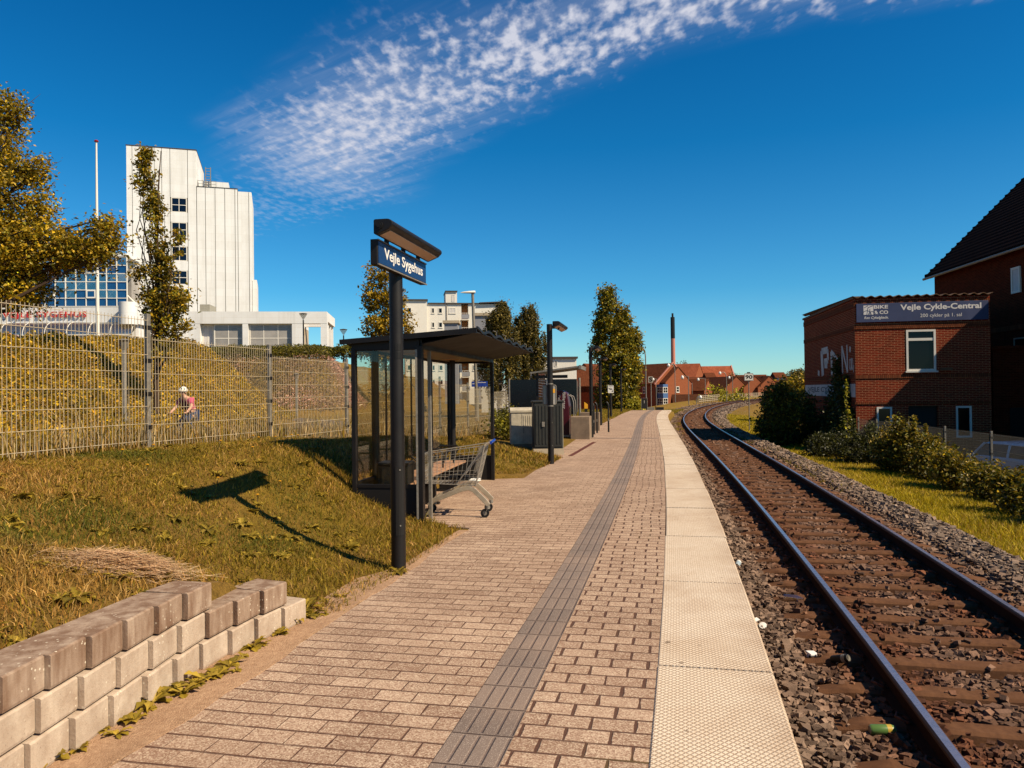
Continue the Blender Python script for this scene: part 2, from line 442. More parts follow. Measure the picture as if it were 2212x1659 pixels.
M['facade'] = mat('white_concrete_facade', C(246, 240, 228), .75, .035, .6, .05, 6, streak=.14)
def facademat():
    m, nt, bs = newmat('white_panel_facade'); uv = coords(nt, 'UV'); ob = coords(nt)
    b = nt.nodes.new('ShaderNodeTexBrick'); nt.links.new(uv, b.inputs['Vector'])
    for k, q in (('Scale', 1), ('Brick Width', 4.1), ('Row Height', 1.22), ('Mortar Size', .028), ('Mortar Smooth', .3), ('Bias', 0)): b.inputs[k].default_value = q
    b.offset = 0
    b.inputs['Color1'].default_value = (*C(247, 247, 246), 1); b.inputs['Color2'].default_value = (*C(241, 240, 238), 1); b.inputs['Mortar'].default_value = (*C(236, 234, 230), 1)
    mp = nt.nodes.new('ShaderNodeMapping'); nt.links.new(ob, mp.inputs[0]); mp.inputs['Scale'].default_value = (1.2, 1.2, .05)
    c = mixc(nt, noise(nt, mp.outputs[0], .9, 6, .7).map(.48, .72) * .32, b.outputs['Color'], C(186, 180, 170))
    c = mixc(nt, noise(nt, ob, .5, 5, .7).map(.45, .75) * .2, c, C(196, 186, 170))
    nt.links.new(c, bs.inputs['Base Color']); bs.inputs['Roughness'].default_value = .8; bs.inputs['Specular IOR Level'].default_value = .2
    return m
M['facade'] = facademat()
M['render'] = mat('white_render', C(240, 234, 222), .85, .04, 1.2, streak=.10)
M['joint'] = mat('dark_joint', C(150, 144, 134), .8, .1, 3)
M['greyshaft'] = mat('grey_cladding', C(150, 150, 156), .7, .06, 2)
M['roofdark'] = mat('dark_roof_edge', C(70, 62, 58), .7, .2, 2)
M['wood'] = mat('bench_wood', C(196, 152, 118), .6, .2, 14, .1, 60, col2=C(150, 108, 80))
M['brownwall'] = mat('brown_balcony_panel', C(176, 116, 66), .7, .08, 2)
M['darkred'] = mat('dark_red_machine', C(78, 16, 30), .35, .12, 4)
M['cabgrey'] = mat('weathered_grey_cabinet', C(196, 184, 162), .7, .2, 9, .1, 40, stain=.5, streak=.5)
M['cabdark'] = mat('dark_green_cabinet', C(44, 44, 40), .6, .2, 6, .1, 40)
M['cabside'] = mat('pale_grey_and_sunlit_side', C(164, 158, 142), .65, .15, 5, .05, 40, streak=.4)  # pale grey; on the dark cabinet it paints the sunlit side
M['conc'] = mat('cast_concrete', C(150, 128, 106), .9, .2, 7, .3, 60, stain=.7, streak=.6)
M['concpale'] = mat('pale_concrete', C(196, 178, 152), .9, .12, 9, .2, 80, stain=.3)
M['corten'] = mat('rusty_strip', C(96, 44, 26), .8, .2, 12, .1, 60)
M['panelglass'] = mat('dark_board_glass', C(16, 14, 17), .25, .2, 1, 0, 0, 0, .35)
M['signblue'] = mat('dark_blue_sign', C(28, 58, 104), .35, .08, 2)
M['shopblue'] = mat('faded_navy_board', C(62, 72, 110), .55, .12, 2, stain=.25)
M['letter'] = mat('white_lettering', C(244, 240, 232), .5, .02, 4)
M['letter2'] = mat('pale_lettering', C(232, 226, 222), .6, .05, 4)
M['lettergrey'] = mat('grey_lettering', C(110, 104, 106), .8, .2, 9)
M['redletter'] = mat('red_lettering', C(206, 44, 38), .5, .06, 4)
M['limewash'] = mat('worn_white_paint', C(222, 214, 204), .9, .15, 8, stain=.6)
M['black'] = mat('black_paint', C(14, 13, 13), .6, .2, 6)
M['signwhite'] = mat('white_sign_face', C(236, 232, 222), .5, .04, 6)
M['yellow'] = mat('yellow_paint', C(236, 168, 30), .5, .08, 6)
M['blueclad'] = mat('blue_panel', C(72, 104, 150), .6, .1, 3)
M['winglass'] = mat('dark_window_glass', C(14, 13, 14), .06, .3, 1.5, 0, 0, 0, .22)
M['winblue'] = mat('dark_blue_window_glass', C(10, 20, 40), .15, .3, 1.5, 0, 0, 0, .3)
M['blueglass'] = mat('painted_sky_glass', C(30, 84, 134), .08, .2, .4, 0, 0, .25, .7)  # blue base colour paints the sky reflected in the panes
M['greyglass'] = mat('grey_glass', C(164, 158, 152), .15, .25, .5, 0, 0, 0, .35)
M['milk'] = mat('milky_diffuser', C(214, 170, 128), .4, .05, 5)
M['globe'] = mat('white_globe', C(246, 243, 236), .3, .02, 3)
M['curtain'] = mat('curtain_white', C(216, 212, 210), .9, .08, 6)
M['bark'] = mat('bark', C(74, 54, 38), .95, .3, 14, .8, 40)
M['birch'] = mat('birch_bark', C(186, 172, 152), .9, .2, 9, .3, 30, stain=.9)
M['brick_dark'] = brickmat('old_brick', C(142, 46, 27), C(98, 29, 16), C(196, 146, 106), ms=.0085)
M['brick_tall'] = brickmat('deep_red_brick', C(104, 38, 22), C(72, 24, 13), C(116, 76, 50))  # dark red-brown brick, the same tone all over
M['brick_red'] = brickmat('town_brick', C(158, 92, 62), C(140, 78, 52), C(152, 108, 82), .24, .0667, .005, .15, .2)
M['soldier'] = brickmat('soldier_course', C(150, 88, 56), C(112, 60, 40), C(60, 40, 30), .075, .30, .012, .3)
M['tile_red'] = tilemat('red_roof_tile', C(122, 70, 46), C(104, 58, 38))
M['tile_bright'] = tilemat('bright_roof_tile', C(172, 96, 66), C(152, 82, 56), .5, .5)
M['tile_dark'] = tilemat('dark_roof_tile', C(40, 17, 9), C(30, 13, 7))
M['tile_brown'] = tilemat('brown_roof_tile', C(92, 56, 38), C(76, 46, 32))
M['gutter'] = mat('zinc_gutter', C(150, 138, 120), .5, .15, 6, metal=.3)
M['corr'] = mat('fibre_cement_sheet', C(116, 84, 60), .9, .25, 5, .2, 30, stain=.6)
M['chim'] = mat('pale_red_chimney', C(200, 130, 110), .8, .06, .3, streak=.2)
M['skin'] = mat('skin', C(220, 164, 136), .55, .05, 12)
M['pink'] = mat('pink_cotton', C(206, 84, 118), .9, .08, 20, .2, 120)
M['maroon'] = mat('dark_shirt_print', C(96, 26, 44), .9, .1, 20)
M['denim'] = mat('denim', C(52, 68, 104), .9, .15, 20, .2, 150)
M['carwhite'] = mat('white_car_paint', C(214, 214, 222), .25, .02, 3, spec=.6)
M['carred'] = mat('red_car_paint', C(150, 20, 20), .25, .02, 3, spec=.6)
M['lamp_glass'] = mat('headlight_glass', C(200, 200, 205), .1, .1, 5)
M['rustrail'] = mat('rusty_rail_side', C(54, 30, 20), .9, .25, 14, .1, 60, spec=.08)
M['railtop'] = mat('polished_rail_top', C(206, 194, 200), .27, .12, 18, 0, 0, .85, .5)
M['railhead'] = mat('worn_rail_shoulder', C(84, 58, 46), .65, .2, 14, 0, 0, .2, .3)
M['sleeper'] = mat('rusty_sleeper', C(90, 60, 42), .9, .25, 9, .5, 90, col2=C(124, 86, 60), stain=.5, spec=.1)
M['clip'] = mat('rusty_spring_clip', C(104, 56, 34), .8, .2, 30)
M['glass'] = glassmat('shelter_glass', (.95, .94, .90), .03, .01)
M['paleglass'] = glassmat('pale_canopy_glass', (.78, .78, .76), .35, .3)
M['canopyglass'] = glassmat('smoked_canopy_glass', (.55, .5, .45), .15, .1)
M['leaf'] = leafmat('foliage')
M['grassm'] = leafmat('grass_blades', .3, .6, .2)
M['plastic'] = glassmat('clear_plastic', (.8, .82, .82), .3, .1)

def stonemat():
    m, nt, bs = newmat('ballast_stone'); a = nt.nodes.new('ShaderNodeVertexColor'); a.layer_name = 'Col'
    v = coords(nt); n = noise(nt, v, 45, 5, .7)
    c = mixc(nt, n.map(.3, .7) * .5, a.outputs[0], (.10, .07, .05), 'MULTIPLY'); c = mixc(nt, .35, a.outputs[0], c)
    nt.links.new(c, bs.inputs['Base Color']); bs.inputs['Roughness'].default_value = .9; bs.inputs['Specular IOR Level'].default_value = .2
    bump(nt, bs, n, .6, .012); return m
M['stone'] = stonemat()

def groundmat():
    m, nt, bs = newmat('earth_and_turf'); v = coords(nt)
    n1 = noise(nt, v, .55, 6, .65, .4); n2 = noise(nt, v, 5, 6, .7); n3 = noise(nt, v, 38, 4, .7)
    c = mixc(nt, n1.map(.35, .65), C(146, 118, 40), C(156, 118, 60))
    c = mixc(nt, n2.map(.35, .7) * .7, c, C(96, 76, 28))
    c = mixc(nt, n3.map(.45, .75) * .6, c, C(62, 46, 20))
    nt.links.new(c, bs.inputs['Base Color']); bs.inputs['Roughness'].default_value = .95; bs.inputs['Specular IOR Level'].default_value = .1
    bump(nt, bs, n3 + n2, .8, .05); return m
M['ground'] = groundmat()
def dirtmat(name, c1, c2, sc=25):
    m, nt, bs = newmat(name); v = coords(nt); n = noise(nt, v, sc, 8, .75); n2 = noise(nt, v, 3, 4)
    c = mixc(nt, n.map(.35, .65), c1, c2); c = mixc(nt, n2.map(.4, .7) * .4, c, tuple(q * .6 for q in c1))
    sp = noise(nt, v, 160, 2).map(.62, .7)
    c = mixc(nt, sp * .7, c, tuple(min(1, q * 1.8) for q in c2))
    nt.links.new(c, bs.inputs['Base Color']); bs.inputs['Roughness'].default_value = .95; bs.inputs['Specular IOR Level'].default_value = .1
    bump(nt, bs, n + noise(nt, v, 120, 3), .7, .015); return m
M['dirt'] = dirtmat('sandy_dirt', C(172, 134, 104), C(206, 168, 134))
M['bed'] = dirtmat('ballast_bed', C(58, 40, 30), C(104, 74, 56), 22)
M['asphalt'] = dirtmat('path_asphalt', C(96, 84, 72), C(120, 106, 92), 40)

def pavermat():
    m, nt, bs = newmat('concrete_pavers'); uv = coords(nt, 'UV'); sp = nt.nodes.new('ShaderNodeSeparateXYZ')
    # slight wobble so that rows are not ruler straight
    ob = coords(nt)
    nt.links.new(uv, sp.inputs[0])
    wob = (noise(nt, ob, 2.3, 3) - .5) * .014
    u = E(nt, sp.outputs[0]) + wob; v = E(nt, sp.outputs[1]) + (noise(nt, ob, 3.1, 3) - .5) * .016
    row = (v / .14).floor()
    jit = (row * 12.9898)._op('SINE') * .06
    uu = u / .21 + row.mod2() * .5 + jit
    colm = uu.floor(); fu = uu.fract(); fv = (v / .14).fract()
    right = E(nt, sp.outputs[0]).gt(-2.24)
    hj = right * .026 + .024
    hj = hj * noise(nt, ob, 5, 2).map(.3, .7, .4, 1.25)
    hj = hj * E(nt, sp.outputs[0]).map(-3.9, -2.9, .35, 1.0)
    du = fu.min(fu * -1 + 1.0); dv = fv.min(fv * -1 + 1.0)
    jv = dv.map(.03, .075, 1, 0) * noise(nt, ob, 7, 2).map(.2, .5, .55, 1)
    e = nt.nodes.new('ShaderNodeMath'); e.operation = 'DIVIDE'
    ju = (du / hj).map(.75, 1.1, 1, 0)
    joint = jv.max(ju)
    wn = nt.nodes.new('ShaderNodeTexWhiteNoise'); cb = nt.nodes.new('ShaderNodeCombineXYZ')
    nt.links.new(colm.k, cb.inputs[0]); nt.links.new(row.k, cb.inputs[1]); nt.links.new(cb.outputs[0], wn.inputs['Vector'])
    rnd = E(nt, wn.outputs['Value'])
    c = mixc(nt, rnd, C(156, 124, 104), C(192, 160, 136))
    ag = nt.nodes.new('ShaderNodeTexVoronoi'); ag.inputs['Scale'].default_value = 150; nt.links.new(ob, ag.inputs['Vector'])
    sepc = nt.nodes.new('ShaderNodeSeparateColor'); nt.links.new(ag.outputs['Color'], sepc.inputs[0])
    g = E(nt, sepc.outputs[0])
    c = mixc(nt, g.map(.55, 1.0) * .65, c, C(244, 222, 192)); c = mixc(nt, g.map(.4, .0) * .75, c, C(118, 84, 60))
    c = mixc(nt, noise(nt, ob, 1.1, 6, .75).map(.42, .70) * .42, c, C(122, 90, 68))
    c = mixc(nt, noise(nt, ob, .35, 3).map(.4, .7) * .18, c, C(214, 176, 146))
    c = mixc(nt, joint * .9, c, C(82, 50, 38))
    moss = joint * noise(nt, ob, 1.7, 3).map(.56, .68) * E(nt, sp.outputs[0]).map(-2.0, -1.65, .0, 1)
    c = mixc(nt, moss * .7, c, C(96, 84, 22))
    nt.links.new(c, bs.inputs['Base Color']); bs.inputs['Roughness'].default_value = .88; bs.inputs['Specular IOR Level'].default_value = .2
    bump(nt, bs, joint * -1.4 + g * .35, .55, .008); return m
M['paver'] = pavermat()
def tactmat():
    m, nt, bs = newmat('tactile_tiles'); uv = coords(nt, 'UV'); sp = nt.nodes.new('ShaderNodeSeparateXYZ'); nt.links.new(uv, sp.inputs[0]); ob = coords(nt)
    u, v = E(nt, sp.outputs[0]), E(nt, sp.outputs[1])
    rib = ((u / .0725).fract() - .5).abs() * 2.0           # four ribs along the walking direction
    fv = (v / .30).fract(); dv = fv.min(fv * -1 + 1.0)
    endcap = dv.map(.03, .08)
    groove = rib.map(.72, .9) * endcap
    joint = dv.map(.008, .022, 1, 0)
    wn = nt.nodes.new('ShaderNodeTexWhiteNoise'); wn.noise_dimensions = '1D'; nt.links.new((v / .30).floor().k, wn.inputs['W'])
    c = mixc(nt, E(nt, wn.outputs['Value']), C(120, 104, 94), C(136, 118, 106))
    ag = noise(nt, ob, 210, 2)
    c = mixc(nt, ag.map(.60, .68) * .85, c, C(230, 212, 196)); c = mixc(nt, ag.map(.42, .3) * .4, c, C(92, 72, 66))
    c = mixc(nt, noise(nt, ob, 1.6, 4).map(.4, .75) * .35, c, C(180, 150, 128))
    c = mixc(nt, groove * .38, c, C(92, 68, 62)); c = mixc(nt, joint * .9, c, C(60, 40, 34))
    nt.links.new(c, bs.inputs['Base Color']); bs.inputs['Roughness'].default_value = .8; bs.inputs['Specular IOR Level'].default_value = .25
    bump(nt, bs, groove * -1.0 + joint * -1.2, .7, .008); return m
M['tact'] = tactmat()
def edgemat():
    m, nt, bs = newmat('studded_edge_slab'); uv = coords(nt, 'UV'); sp = nt.nodes.new('ShaderNodeSeparateXYZ'); nt.links.new(uv, sp.inputs[0]); ob = coords(nt)
    u, v = E(nt, sp.outputs[0]), E(nt, sp.outputs[1])
    p = ((u + v) / .038).fract(); q = ((u - v) / .038).fract()
    dp = p.min(p * -1 + 1.0); dq = q.min(q * -1 + 1.0)
    gr = dp.min(dq).map(.06, .22, 1, 0)
    n = noise(nt, ob, 4, 5, .7); n2 = noise(nt, ob, 130, 3)
    c = mixc(nt, n.map(.3, .7), C(236, 216, 192), C(248, 232, 210))
    c = mixc(nt, gr * n2.map(.25, .55) * .85, c, C(146, 112, 84)); c = mixc(nt, n2.map(.58, .7) * .5, c, C(170, 136, 106))
    ws = nt.nodes.new('ShaderNodeTexWhiteNoise'); ws.noise_dimensions = '1D'; nt.links.new((v / 2.02).floor().k, ws.inputs['W'])
    c = mixc(nt, E(nt, ws.outputs['Value']) * .28, c, C(196, 168, 136))
    c = mixc(nt, noise(nt, ob, .9, 6, .7).map(.46, .72) * .45, c, C(168, 134, 102))
    c = mixc(nt, u.map(-1.18, -.97) * noise(nt, ob, 3, 4).map(.3, .7) * .4, c, C(150, 116, 88))
    c = mixc(nt, noise(nt, ob, 11, 2, .3).map(.74, .78) * .6, c, C(90, 66, 50))
    nt.links.new(c, bs.inputs['Base Color']); bs.inputs['Roughness'].default_value = .85; bs.inputs['Specular IOR Level'].default_value = .2
    bump(nt, bs, gr * -1.0 + n2 * .3, .5, .006); return m
M['edge'] = edgemat()
def blockmat():
    m, nt, bs = newmat('garden_wall_block'); v = coords(nt)
    n = noise(nt, v, 7, 6, .7); n2 = noise(nt, v, 90, 4, .7); n3 = noise(nt, v, 2.2, 5, .7)
    c = mixc(nt, n.map(.3, .7), C(186, 162, 140), C(222, 202, 180))
    mp = nt.nodes.new('ShaderNodeMapping'); nt.links.new(v, mp.inputs[0]); mp.inputs['Scale'].default_value = (1, 1, .2)
    sp = nt.nodes.new('ShaderNodeSeparateXYZ'); nt.links.new(v, sp.inputs[0]); z = E(nt, sp.outputs[2])
    at_ = nt.nodes.new('ShaderNodeAttribute'); at_.attribute_type = 'OBJECT'; at_.attribute_name = 'cap_stain'; cap = E(nt, at_.outputs['Fac'])
    c = mixc(nt, noise(nt, mp.outputs[0], 14, 4).map(.30, .62) * (cap * .62 + .22), c, C(112, 82, 62))
    c = mixc(nt, cap * .38, c, C(140, 106, 84))
    c = mixc(nt, n2.map(.6, .72) * .6, c, C(96, 72, 54))
    li = nt.nodes.new('ShaderNodeTexVoronoi'); li.inputs['Scale'].default_value = 44; nt.links.new(v, li.inputs['Vector'])
    sepc = nt.nodes.new('ShaderNodeSeparateColor'); nt.links.new(li.outputs['Color'], sepc.inputs[0])
    spot = E(nt, li.outputs['Distance']).lt(.24) * E(nt, sepc.outputs[0]).gt(.74) * n3.map(.45, .58)
    c = mixc(nt, spot * .85, c, C(236, 222, 198))
    nt.links.new(c, bs.inputs['Base Color']); bs.inputs['Roughness'].default_value = .92; bs.inputs['Specular IOR Level'].default_value = .15
    bump(nt, bs, n2 + n * .6, .35, .01); return m
M['block'] = blockmat()
# ================================================================== SETTING
rng = np.random.RandomState(7)

def build_ground():
    dx = np.concatenate([-np.geomspace(3000, 40, 24), np.arange(-38, -16, 1.0), np.arange(-16, -8, .5), np.arange(-8, -3.6, .14), np.arange(-3.6, -.8, .7),
                         [-.93, -.88, -.82], np.arange(-.5, 2.7, .6), np.arange(2.7, 8, .22), np.arange(8, 30, 1.2), np.geomspace(31, 3000, 24)])
    ys = np.concatenate([np.arange(-30, 0, 3), np.arange(0, 26, .22), np.arange(26, 66, .6), np.arange(66, 150, 3), np.geomspace(152, 4500, 24)])
    X, Y = np.meshgrid(dx, ys); XX = rx(Y) + X * np.sqrt(1 + sl_(Y) ** 2)
    Z = G(XX, Y)
    V = np.stack([XX, Y, Z], -1).reshape(-1, 3); nx, ny = len(dx), len(ys)
    i = np.arange(nx - 1)[None, :] + np.arange(ny - 1)[:, None] * nx
    F = np.stack([i, i + 1, i + nx + 1, i + nx], -1).reshape(-1, 4)
    o = fast('ground', V, F, M['ground'], smooth=True); tag(o, kind='structure')
build_ground()

def ribbon(name, o0, o1, y0, y1, z, mat_, step=.4, skirt=.2, kind='structure', oscale=1):
    """solid sheet following the line between two offsets; UV = (offset, chainage)"""
    ys = np.arange(y0, y1 + 1e-6, step); me = bpy.data.meshes.new(name); vs = []; fs = []; uvs = []
    f0 = o0 if callable(o0) else (lambda y: o0); f1 = o1 if callable(o1) else (lambda y: o1)
    for y in ys:
        a, b = f0(y), f1(y); zz = z(y) if callable(z) else z
        vs += [P(y, a, zz - skirt), P(y, a, zz), P(y, b, zz), P(y, b, zz - skirt)]
        s = float(arc(y)); uvs += [(a - skirt, s), (a, s), (b, s), (b + skirt, s)]
    for i in range(len(ys) - 1):
        for k in range(3): fs.append((i * 4 + k, i * 4 + k + 1, i * 4 + k + 5, i * 4 + k + 4))
    fs += [(0, 3, 2, 1), tuple((len(ys) - 1) * 4 + k for k in range(4))]
    me.from_pydata([tuple(v) for v in vs], [], fs); me.materials.append(mat_)
    uv = me.uv_layers.new(name='UVMap')
    for l in me.loops: uv.data[l.index].uv = uvs[l.vertex_index]
    o = bpy.data.objects.new(name, me); COL.objects.link(o); return tag(o, kind=kind)

def pave_left(y):
    return float(np.interp(y, [-6, 3.0, 4.2, 5.4, 6.6, 7.6, 8.2, 8.34, 8.44, 12.98, 13.1, 14, 16, 17.6, 18.6, 30.5, 31, 39, 60],
                           [-3.88, -3.88, -3.86, -3.86, -3.88, -3.86, -3.84, -3.88, -5.30, -5.30, -4.62, -4.2, -4.05, -4.0, -6.4, -6.4, -4.3, -4.05, -4.05]))
ribbon('platform', pave_left, -1.613, -6, 58, lambda y: 0.0, M['paver'], .15, .3)
ribbon('tactile_paving', -2.53, -2.235, -6, 57.6, .004, M['tact'], .3, .02)
ribbon('tactile_crossing', lambda y: -4.0, -1.66, 24.6, 24.9, .0035, M['tact'], .15, .02)
ribbon('dirt_verge', lambda y: -4.42 if y < 5.3 else float(np.interp(y, [5.3, 6.2], [-4.42, pave_left(6.2) - .10])) if y < 6.2 else pave_left(y) - .10, lambda y: pave_left(y) + .01 + .025 * math.sin(y * 2.3) + .02 * math.sin(y * 7.1), -6, 8.15, lambda y: .003 if y > 6.2 else .006, M['dirt'], .3, .1)
ribbon('platform_wall', -1.60, -1.04, -6, 58, -.10, M['conc'], .5, .9)
def build_edge():
    mb = MB(); r = random.Random(4); s = -4.17
    y = -5.74; L = 2.02
    while y < 57.5:
        y2 = y + L * math.cos(math.atan(float(sl_(y)))); zz = r.uniform(-.003, .004); jo = r.uniform(-.006, .006); g = .011
        pts = []
        for yy in np.linspace(y + g, y2 - g, 4): pts.append((yy, -1.61 + jo)); 
        rings = []
        for yy, _ in pts:
            rings.append([P(yy, -1.61 + jo, -.12 + zz), P(yy, -1.61 + jo, zz + .0), P(yy, -1.603 + jo, zz + .006), P(yy, -.985 + jo, zz + .006), P(yy, -.97 + jo, zz - .012), P(yy, -.97 + jo, -.12 + zz)])
        mb.loft(rings); y = y2
    o = mb.build('platform_edge', M['edge']); tag(o, kind='structure')
    uv = o.data.uv_layers[0]
    co = [v.co for v in o.data.vertices]
    for l in o.data.loops:
        c = co[l.vertex_index]; uv.data[l.index].uv = (float(off(c.x, c.y)), float(arc(c.y)))
build_edge()
ribbon('ballast_bed', -.96, 2.72, -4, 150, -.675, M['bed'], .5, .2)
ribbon('ballast_shoulder_far', -2.6, -.95, 59.5, 150, -.66, M['bed'], .8, .1)
def shoulder():
    ys = np.arange(-4, 150, .5); vs = []; fs = []
    for y in ys:
        w = 3.2 + .10 * math.sin(y * 1.7) + .08 * math.sin(y * .63); vs += [P(y, 2.70, -.672), P(y, w, -.97)]
    for i in range(len(ys) - 1): fs.append((2 * i, 2 * i + 1, 2 * i + 3, 2 * i + 2))
    mb = MB(); mb.add(vs, fs); tag(mb.build('ballast_slope', M['bed'], fix=False), kind='structure')
shoulder()
# cycle path behind the fence
def path():
    ys = np.arange(-4, 49, .6); vs = []; fs = []
    cx = lambda y: float(np.interp(y, [-4, 12, 22, 34, 42, 49], [-8.4, -8.2, -8.6, -8.8, -10.5, -15.0]))
    for y in ys:
        for q in (-1.35, 1.35): vs.append((cx(y) + q, y, g1(cx(y) + q, y) + .012))
    for i in range(len(ys) - 1): fs.append((2 * i, 2 * i + 1, 2 * i + 3, 2 * i + 2))
    mb = MB(); mb.add(vs, fs); tag(mb.build('path', M['asphalt'], fix=False), kind='structure')
path()

# ------------------------------------------------------------------ rails and sleepers
def rail(o_c, label):
    prof = [(-.07, -.17), (.07, -.17), (.07, -.158), (.012, -.140), (.009, -.045), (.036, -.034), (.036, -.012), (.024, -.001), (-.024, -.001), (-.036, -.012), (-.036, -.034), (-.009, -.045), (-.012, -.140), (-.07, -.158)]
    mb = MB(); ys = np.concatenate([np.arange(-4, 60, .35), np.arange(60, 175, .7)]); n = len(prof); rings = []
    for y in ys: rings.append([P(y, o_c + a, -.44 + b) for a, b in prof])
    vs = [q for r in rings for q in r]; fs = []; mi = []
    for i in range(len(rings) - 1):
        for k in range(n):
            fs.append((i * n + k, i * n + (k + 1) % n, (i + 1) * n + (k + 1) % n, (i + 1) * n + k)); mi.append(1 if k == 7 else 2 if k in (6, 8, 5, 9) else 0)
    mb.add(vs, fs); mb.mi = mi
    o = mb.build('rail', [M['rustrail'], M['railtop'], M['railhead']], fix=False)
    return tag(o, label, 'rail')
rail(0.0, 'steel rail nearer the platform edge, polished on top and rusty on its side')
rail(1.505, 'steel rail farther from the platform, beside the grass verge')
def sleepers():
    mb = MB(); rings = []
    for x in np.linspace(-1.25, 1.25, 13):
        e = abs(x) / 1.25; dz = .010 * (1 - abs(abs(x) - .55) / .7) - .03 * max(0, e - .93) / .07; w = .092 - .02 * max(0, e - .9) / .1
        rings.append([(x, -w - .02, -.14), (x, -w, dz - .018), (x, -w + .022, dz), (x, w - .022, dz), (x, w, dz - .018), (x, w + .02, -.14)])
    mb.loft(rings)
    proto = mb.build('sleeper', M['sleeper'])
    cl = MB()
    pts = [(-.05, .03, 0), (-.02, .06, .02), (.02, .05, .035), (.04, .0, .03), (.02, -.05, .035), (-.02, -.06, .02), (-.05, -.03, 0)]
    cl.tube(pts, .009, 6)
    clm = cl.build('rail_clip', M['clip']); clmesh = clm.data; bpy.data.objects.remove(clm)
    s0 = float(arc(2.6)); k = 0; yprev = 1.2
    r = random.Random(2)
    while True:
        s = s0 + k * .62 - 1.24; y = float(np.interp(s, _arc, _yy))
        if y > 118: break
        o = proto if k == 0 else proto.copy()
        if k: COL.objects.link(o)
        p = P(y, .7525, -.600 + r.uniform(-.006, .004)); o.location = p
        o.rotation_euler = (0, 0, -math.atan(float(sl_(y))) + r.uniform(-.012, .012))
        tag(o, 'rusty brown sleeper in the stone ballast under both rails', 'sleeper', 'sleepers under the railway track')
        if y < 13:
            for q in (-.7525, .7525):
                for sd in (-1, 1):
                    c = bpy.data.objects.new('rail_clip', clmesh); COL.objects.link(c); c.parent = o
                    c.location = (q + sd * .075, 0, .012); c.rotation_euler = (0, 0, 0 if sd > 0 else math.pi)
        k += 1
sleepers()

# ------------------------------------------------------------------ ballast stones (uncountable)
def ballast():
    r = np.random.RandomState(11); out = []; colr = []
    base = np.array([(-1, -1, -1), (1, -1, -1), (1, 1, -1), (-1, 1, -1), (-1, -1, 1), (1, -1, 1), (1, 1, 1), (-1, 1, 1)], float)
    Pn = []; Sz = []; Cc = []
    for y0, y1, dens, sc in ((1.5, 7, 980, 1.0), (7, 13, 600, 1.12), (13, 24, 260, 1.35), (24, 60, 85, 1.9), (60, 120, 22, 3.0)):
        n = int((y1 - y0) * 4.4 * dens); y = r.uniform(y0, y1, n); o = r.uniform(-.95, 3.3, n)
        if y0 >= 60: o = r.uniform(-2.6, 3.4, n)
        z = np.where(o > 2.7, -.650 - (o - 2.7) / .5 * .305, -.650)
        # sleepers stay mostly clear
        s = (arc(y) - (float(arc(2.6)) - 1.24)) / .62; f = np.abs(s - np.round(s)) * .62
        on = (f < .135) & (o > -.5) & (o < 2.02)
        keep = (~on | (r.rand(n) < .06)) & (np.abs(o) > .055) & (np.abs(o - 1.505) > .055)
        heap = np.where((o > 2.1), .05, 0) + np.where(o < -.55, .035, 0)
        z = z + heap + r.uniform(-.01, .03, n) * (~on) + np.where(on, .06, 0)
        y, o, z = y[keep], o[keep], z[keep]
        ss = sl_(y); c = 1 / np.sqrt(1 + ss * ss)
        p = np.stack([rx(y) + o * c, y - o * ss * c, z], 1)
        size = .0182 * sc * np.exp(r.normal(0, .28, len(y)))
        rust = np.exp(-((np.abs(o - .75) - .75) / .42) ** 2)          # brake rust beside the rails
        rust = np.clip(rust + .42 * (np.abs(o - .75) < .7) + .12 * vnoise(p[:, 0], p[:, 1], 4, 2.0), 0, 1)
        g = np.array(C(158, 132, 112)); rs = np.array(C(128, 80, 54)); dk = np.array(C(92, 68, 56)); pale = np.array(C(164, 142, 124))
        cc = g[None] * (1 - rust[:, None]) + rs[None] * rust[:, None]
        ou = (np.clip((o - 2.0) / .5, 0, 1) * (r.rand(len(y)) < .7))[:, None]
        cc = cc * (1 - ou) + pale * ou
        q = r.rand(len(y))[:, None]; cc = np.where(q < .3, cc * .55 + dk * .3, cc) * r.uniform(.5, 1.15, (len(y), 1))
        Pn.append(p); Sz.append(size); Cc.append(cc)
    p = np.concatenate(Pn); s = np.concatenate(Sz); cc = np.concatenate(Cc); n = len(p)
    sh = base[None] * r.uniform(.55, 1.15, (n, 8, 3)) * np.stack([r.uniform(.8, 1.5, n), r.uniform(.7, 1.1, n), r.uniform(.5, .85, n)], 1)[:, None]
    a, b = r.uniform(0, 6.28, n), r.normal(0, .5, n)
    ca, sa, cb, sb = np.cos(a), np.sin(a), np.cos(b), np.sin(b)
    x, y, z = sh[..., 0], sh[..., 1], sh[..., 2]
    y2 = y * cb[:, None] - z * sb[:, None]; z2 = y * sb[:, None] + z * cb[:, None]
    x3 = x * ca[:, None] - y2 * sa[:, None]; y3 = x * sa[:, None] + y2 * ca[:, None]
    V = np.stack([x3, y3, z2], -1) * s[:, None, None] + p[:, None]
    f = np.array([(0, 3, 2, 1), (4, 5, 6, 7), (0, 1, 5, 4), (1, 2, 6, 5), (2, 3, 7, 6), (3, 0, 4, 7)])
    F = (np.arange(n) * 8)[:, None, None] + f[None]
    o = fast('ballast_stones', V.reshape(-1, 3), F.reshape(-1, 4), M['stone'], np.repeat(cc, 8, 0)); tag(o, kind='stuff')
ballast()
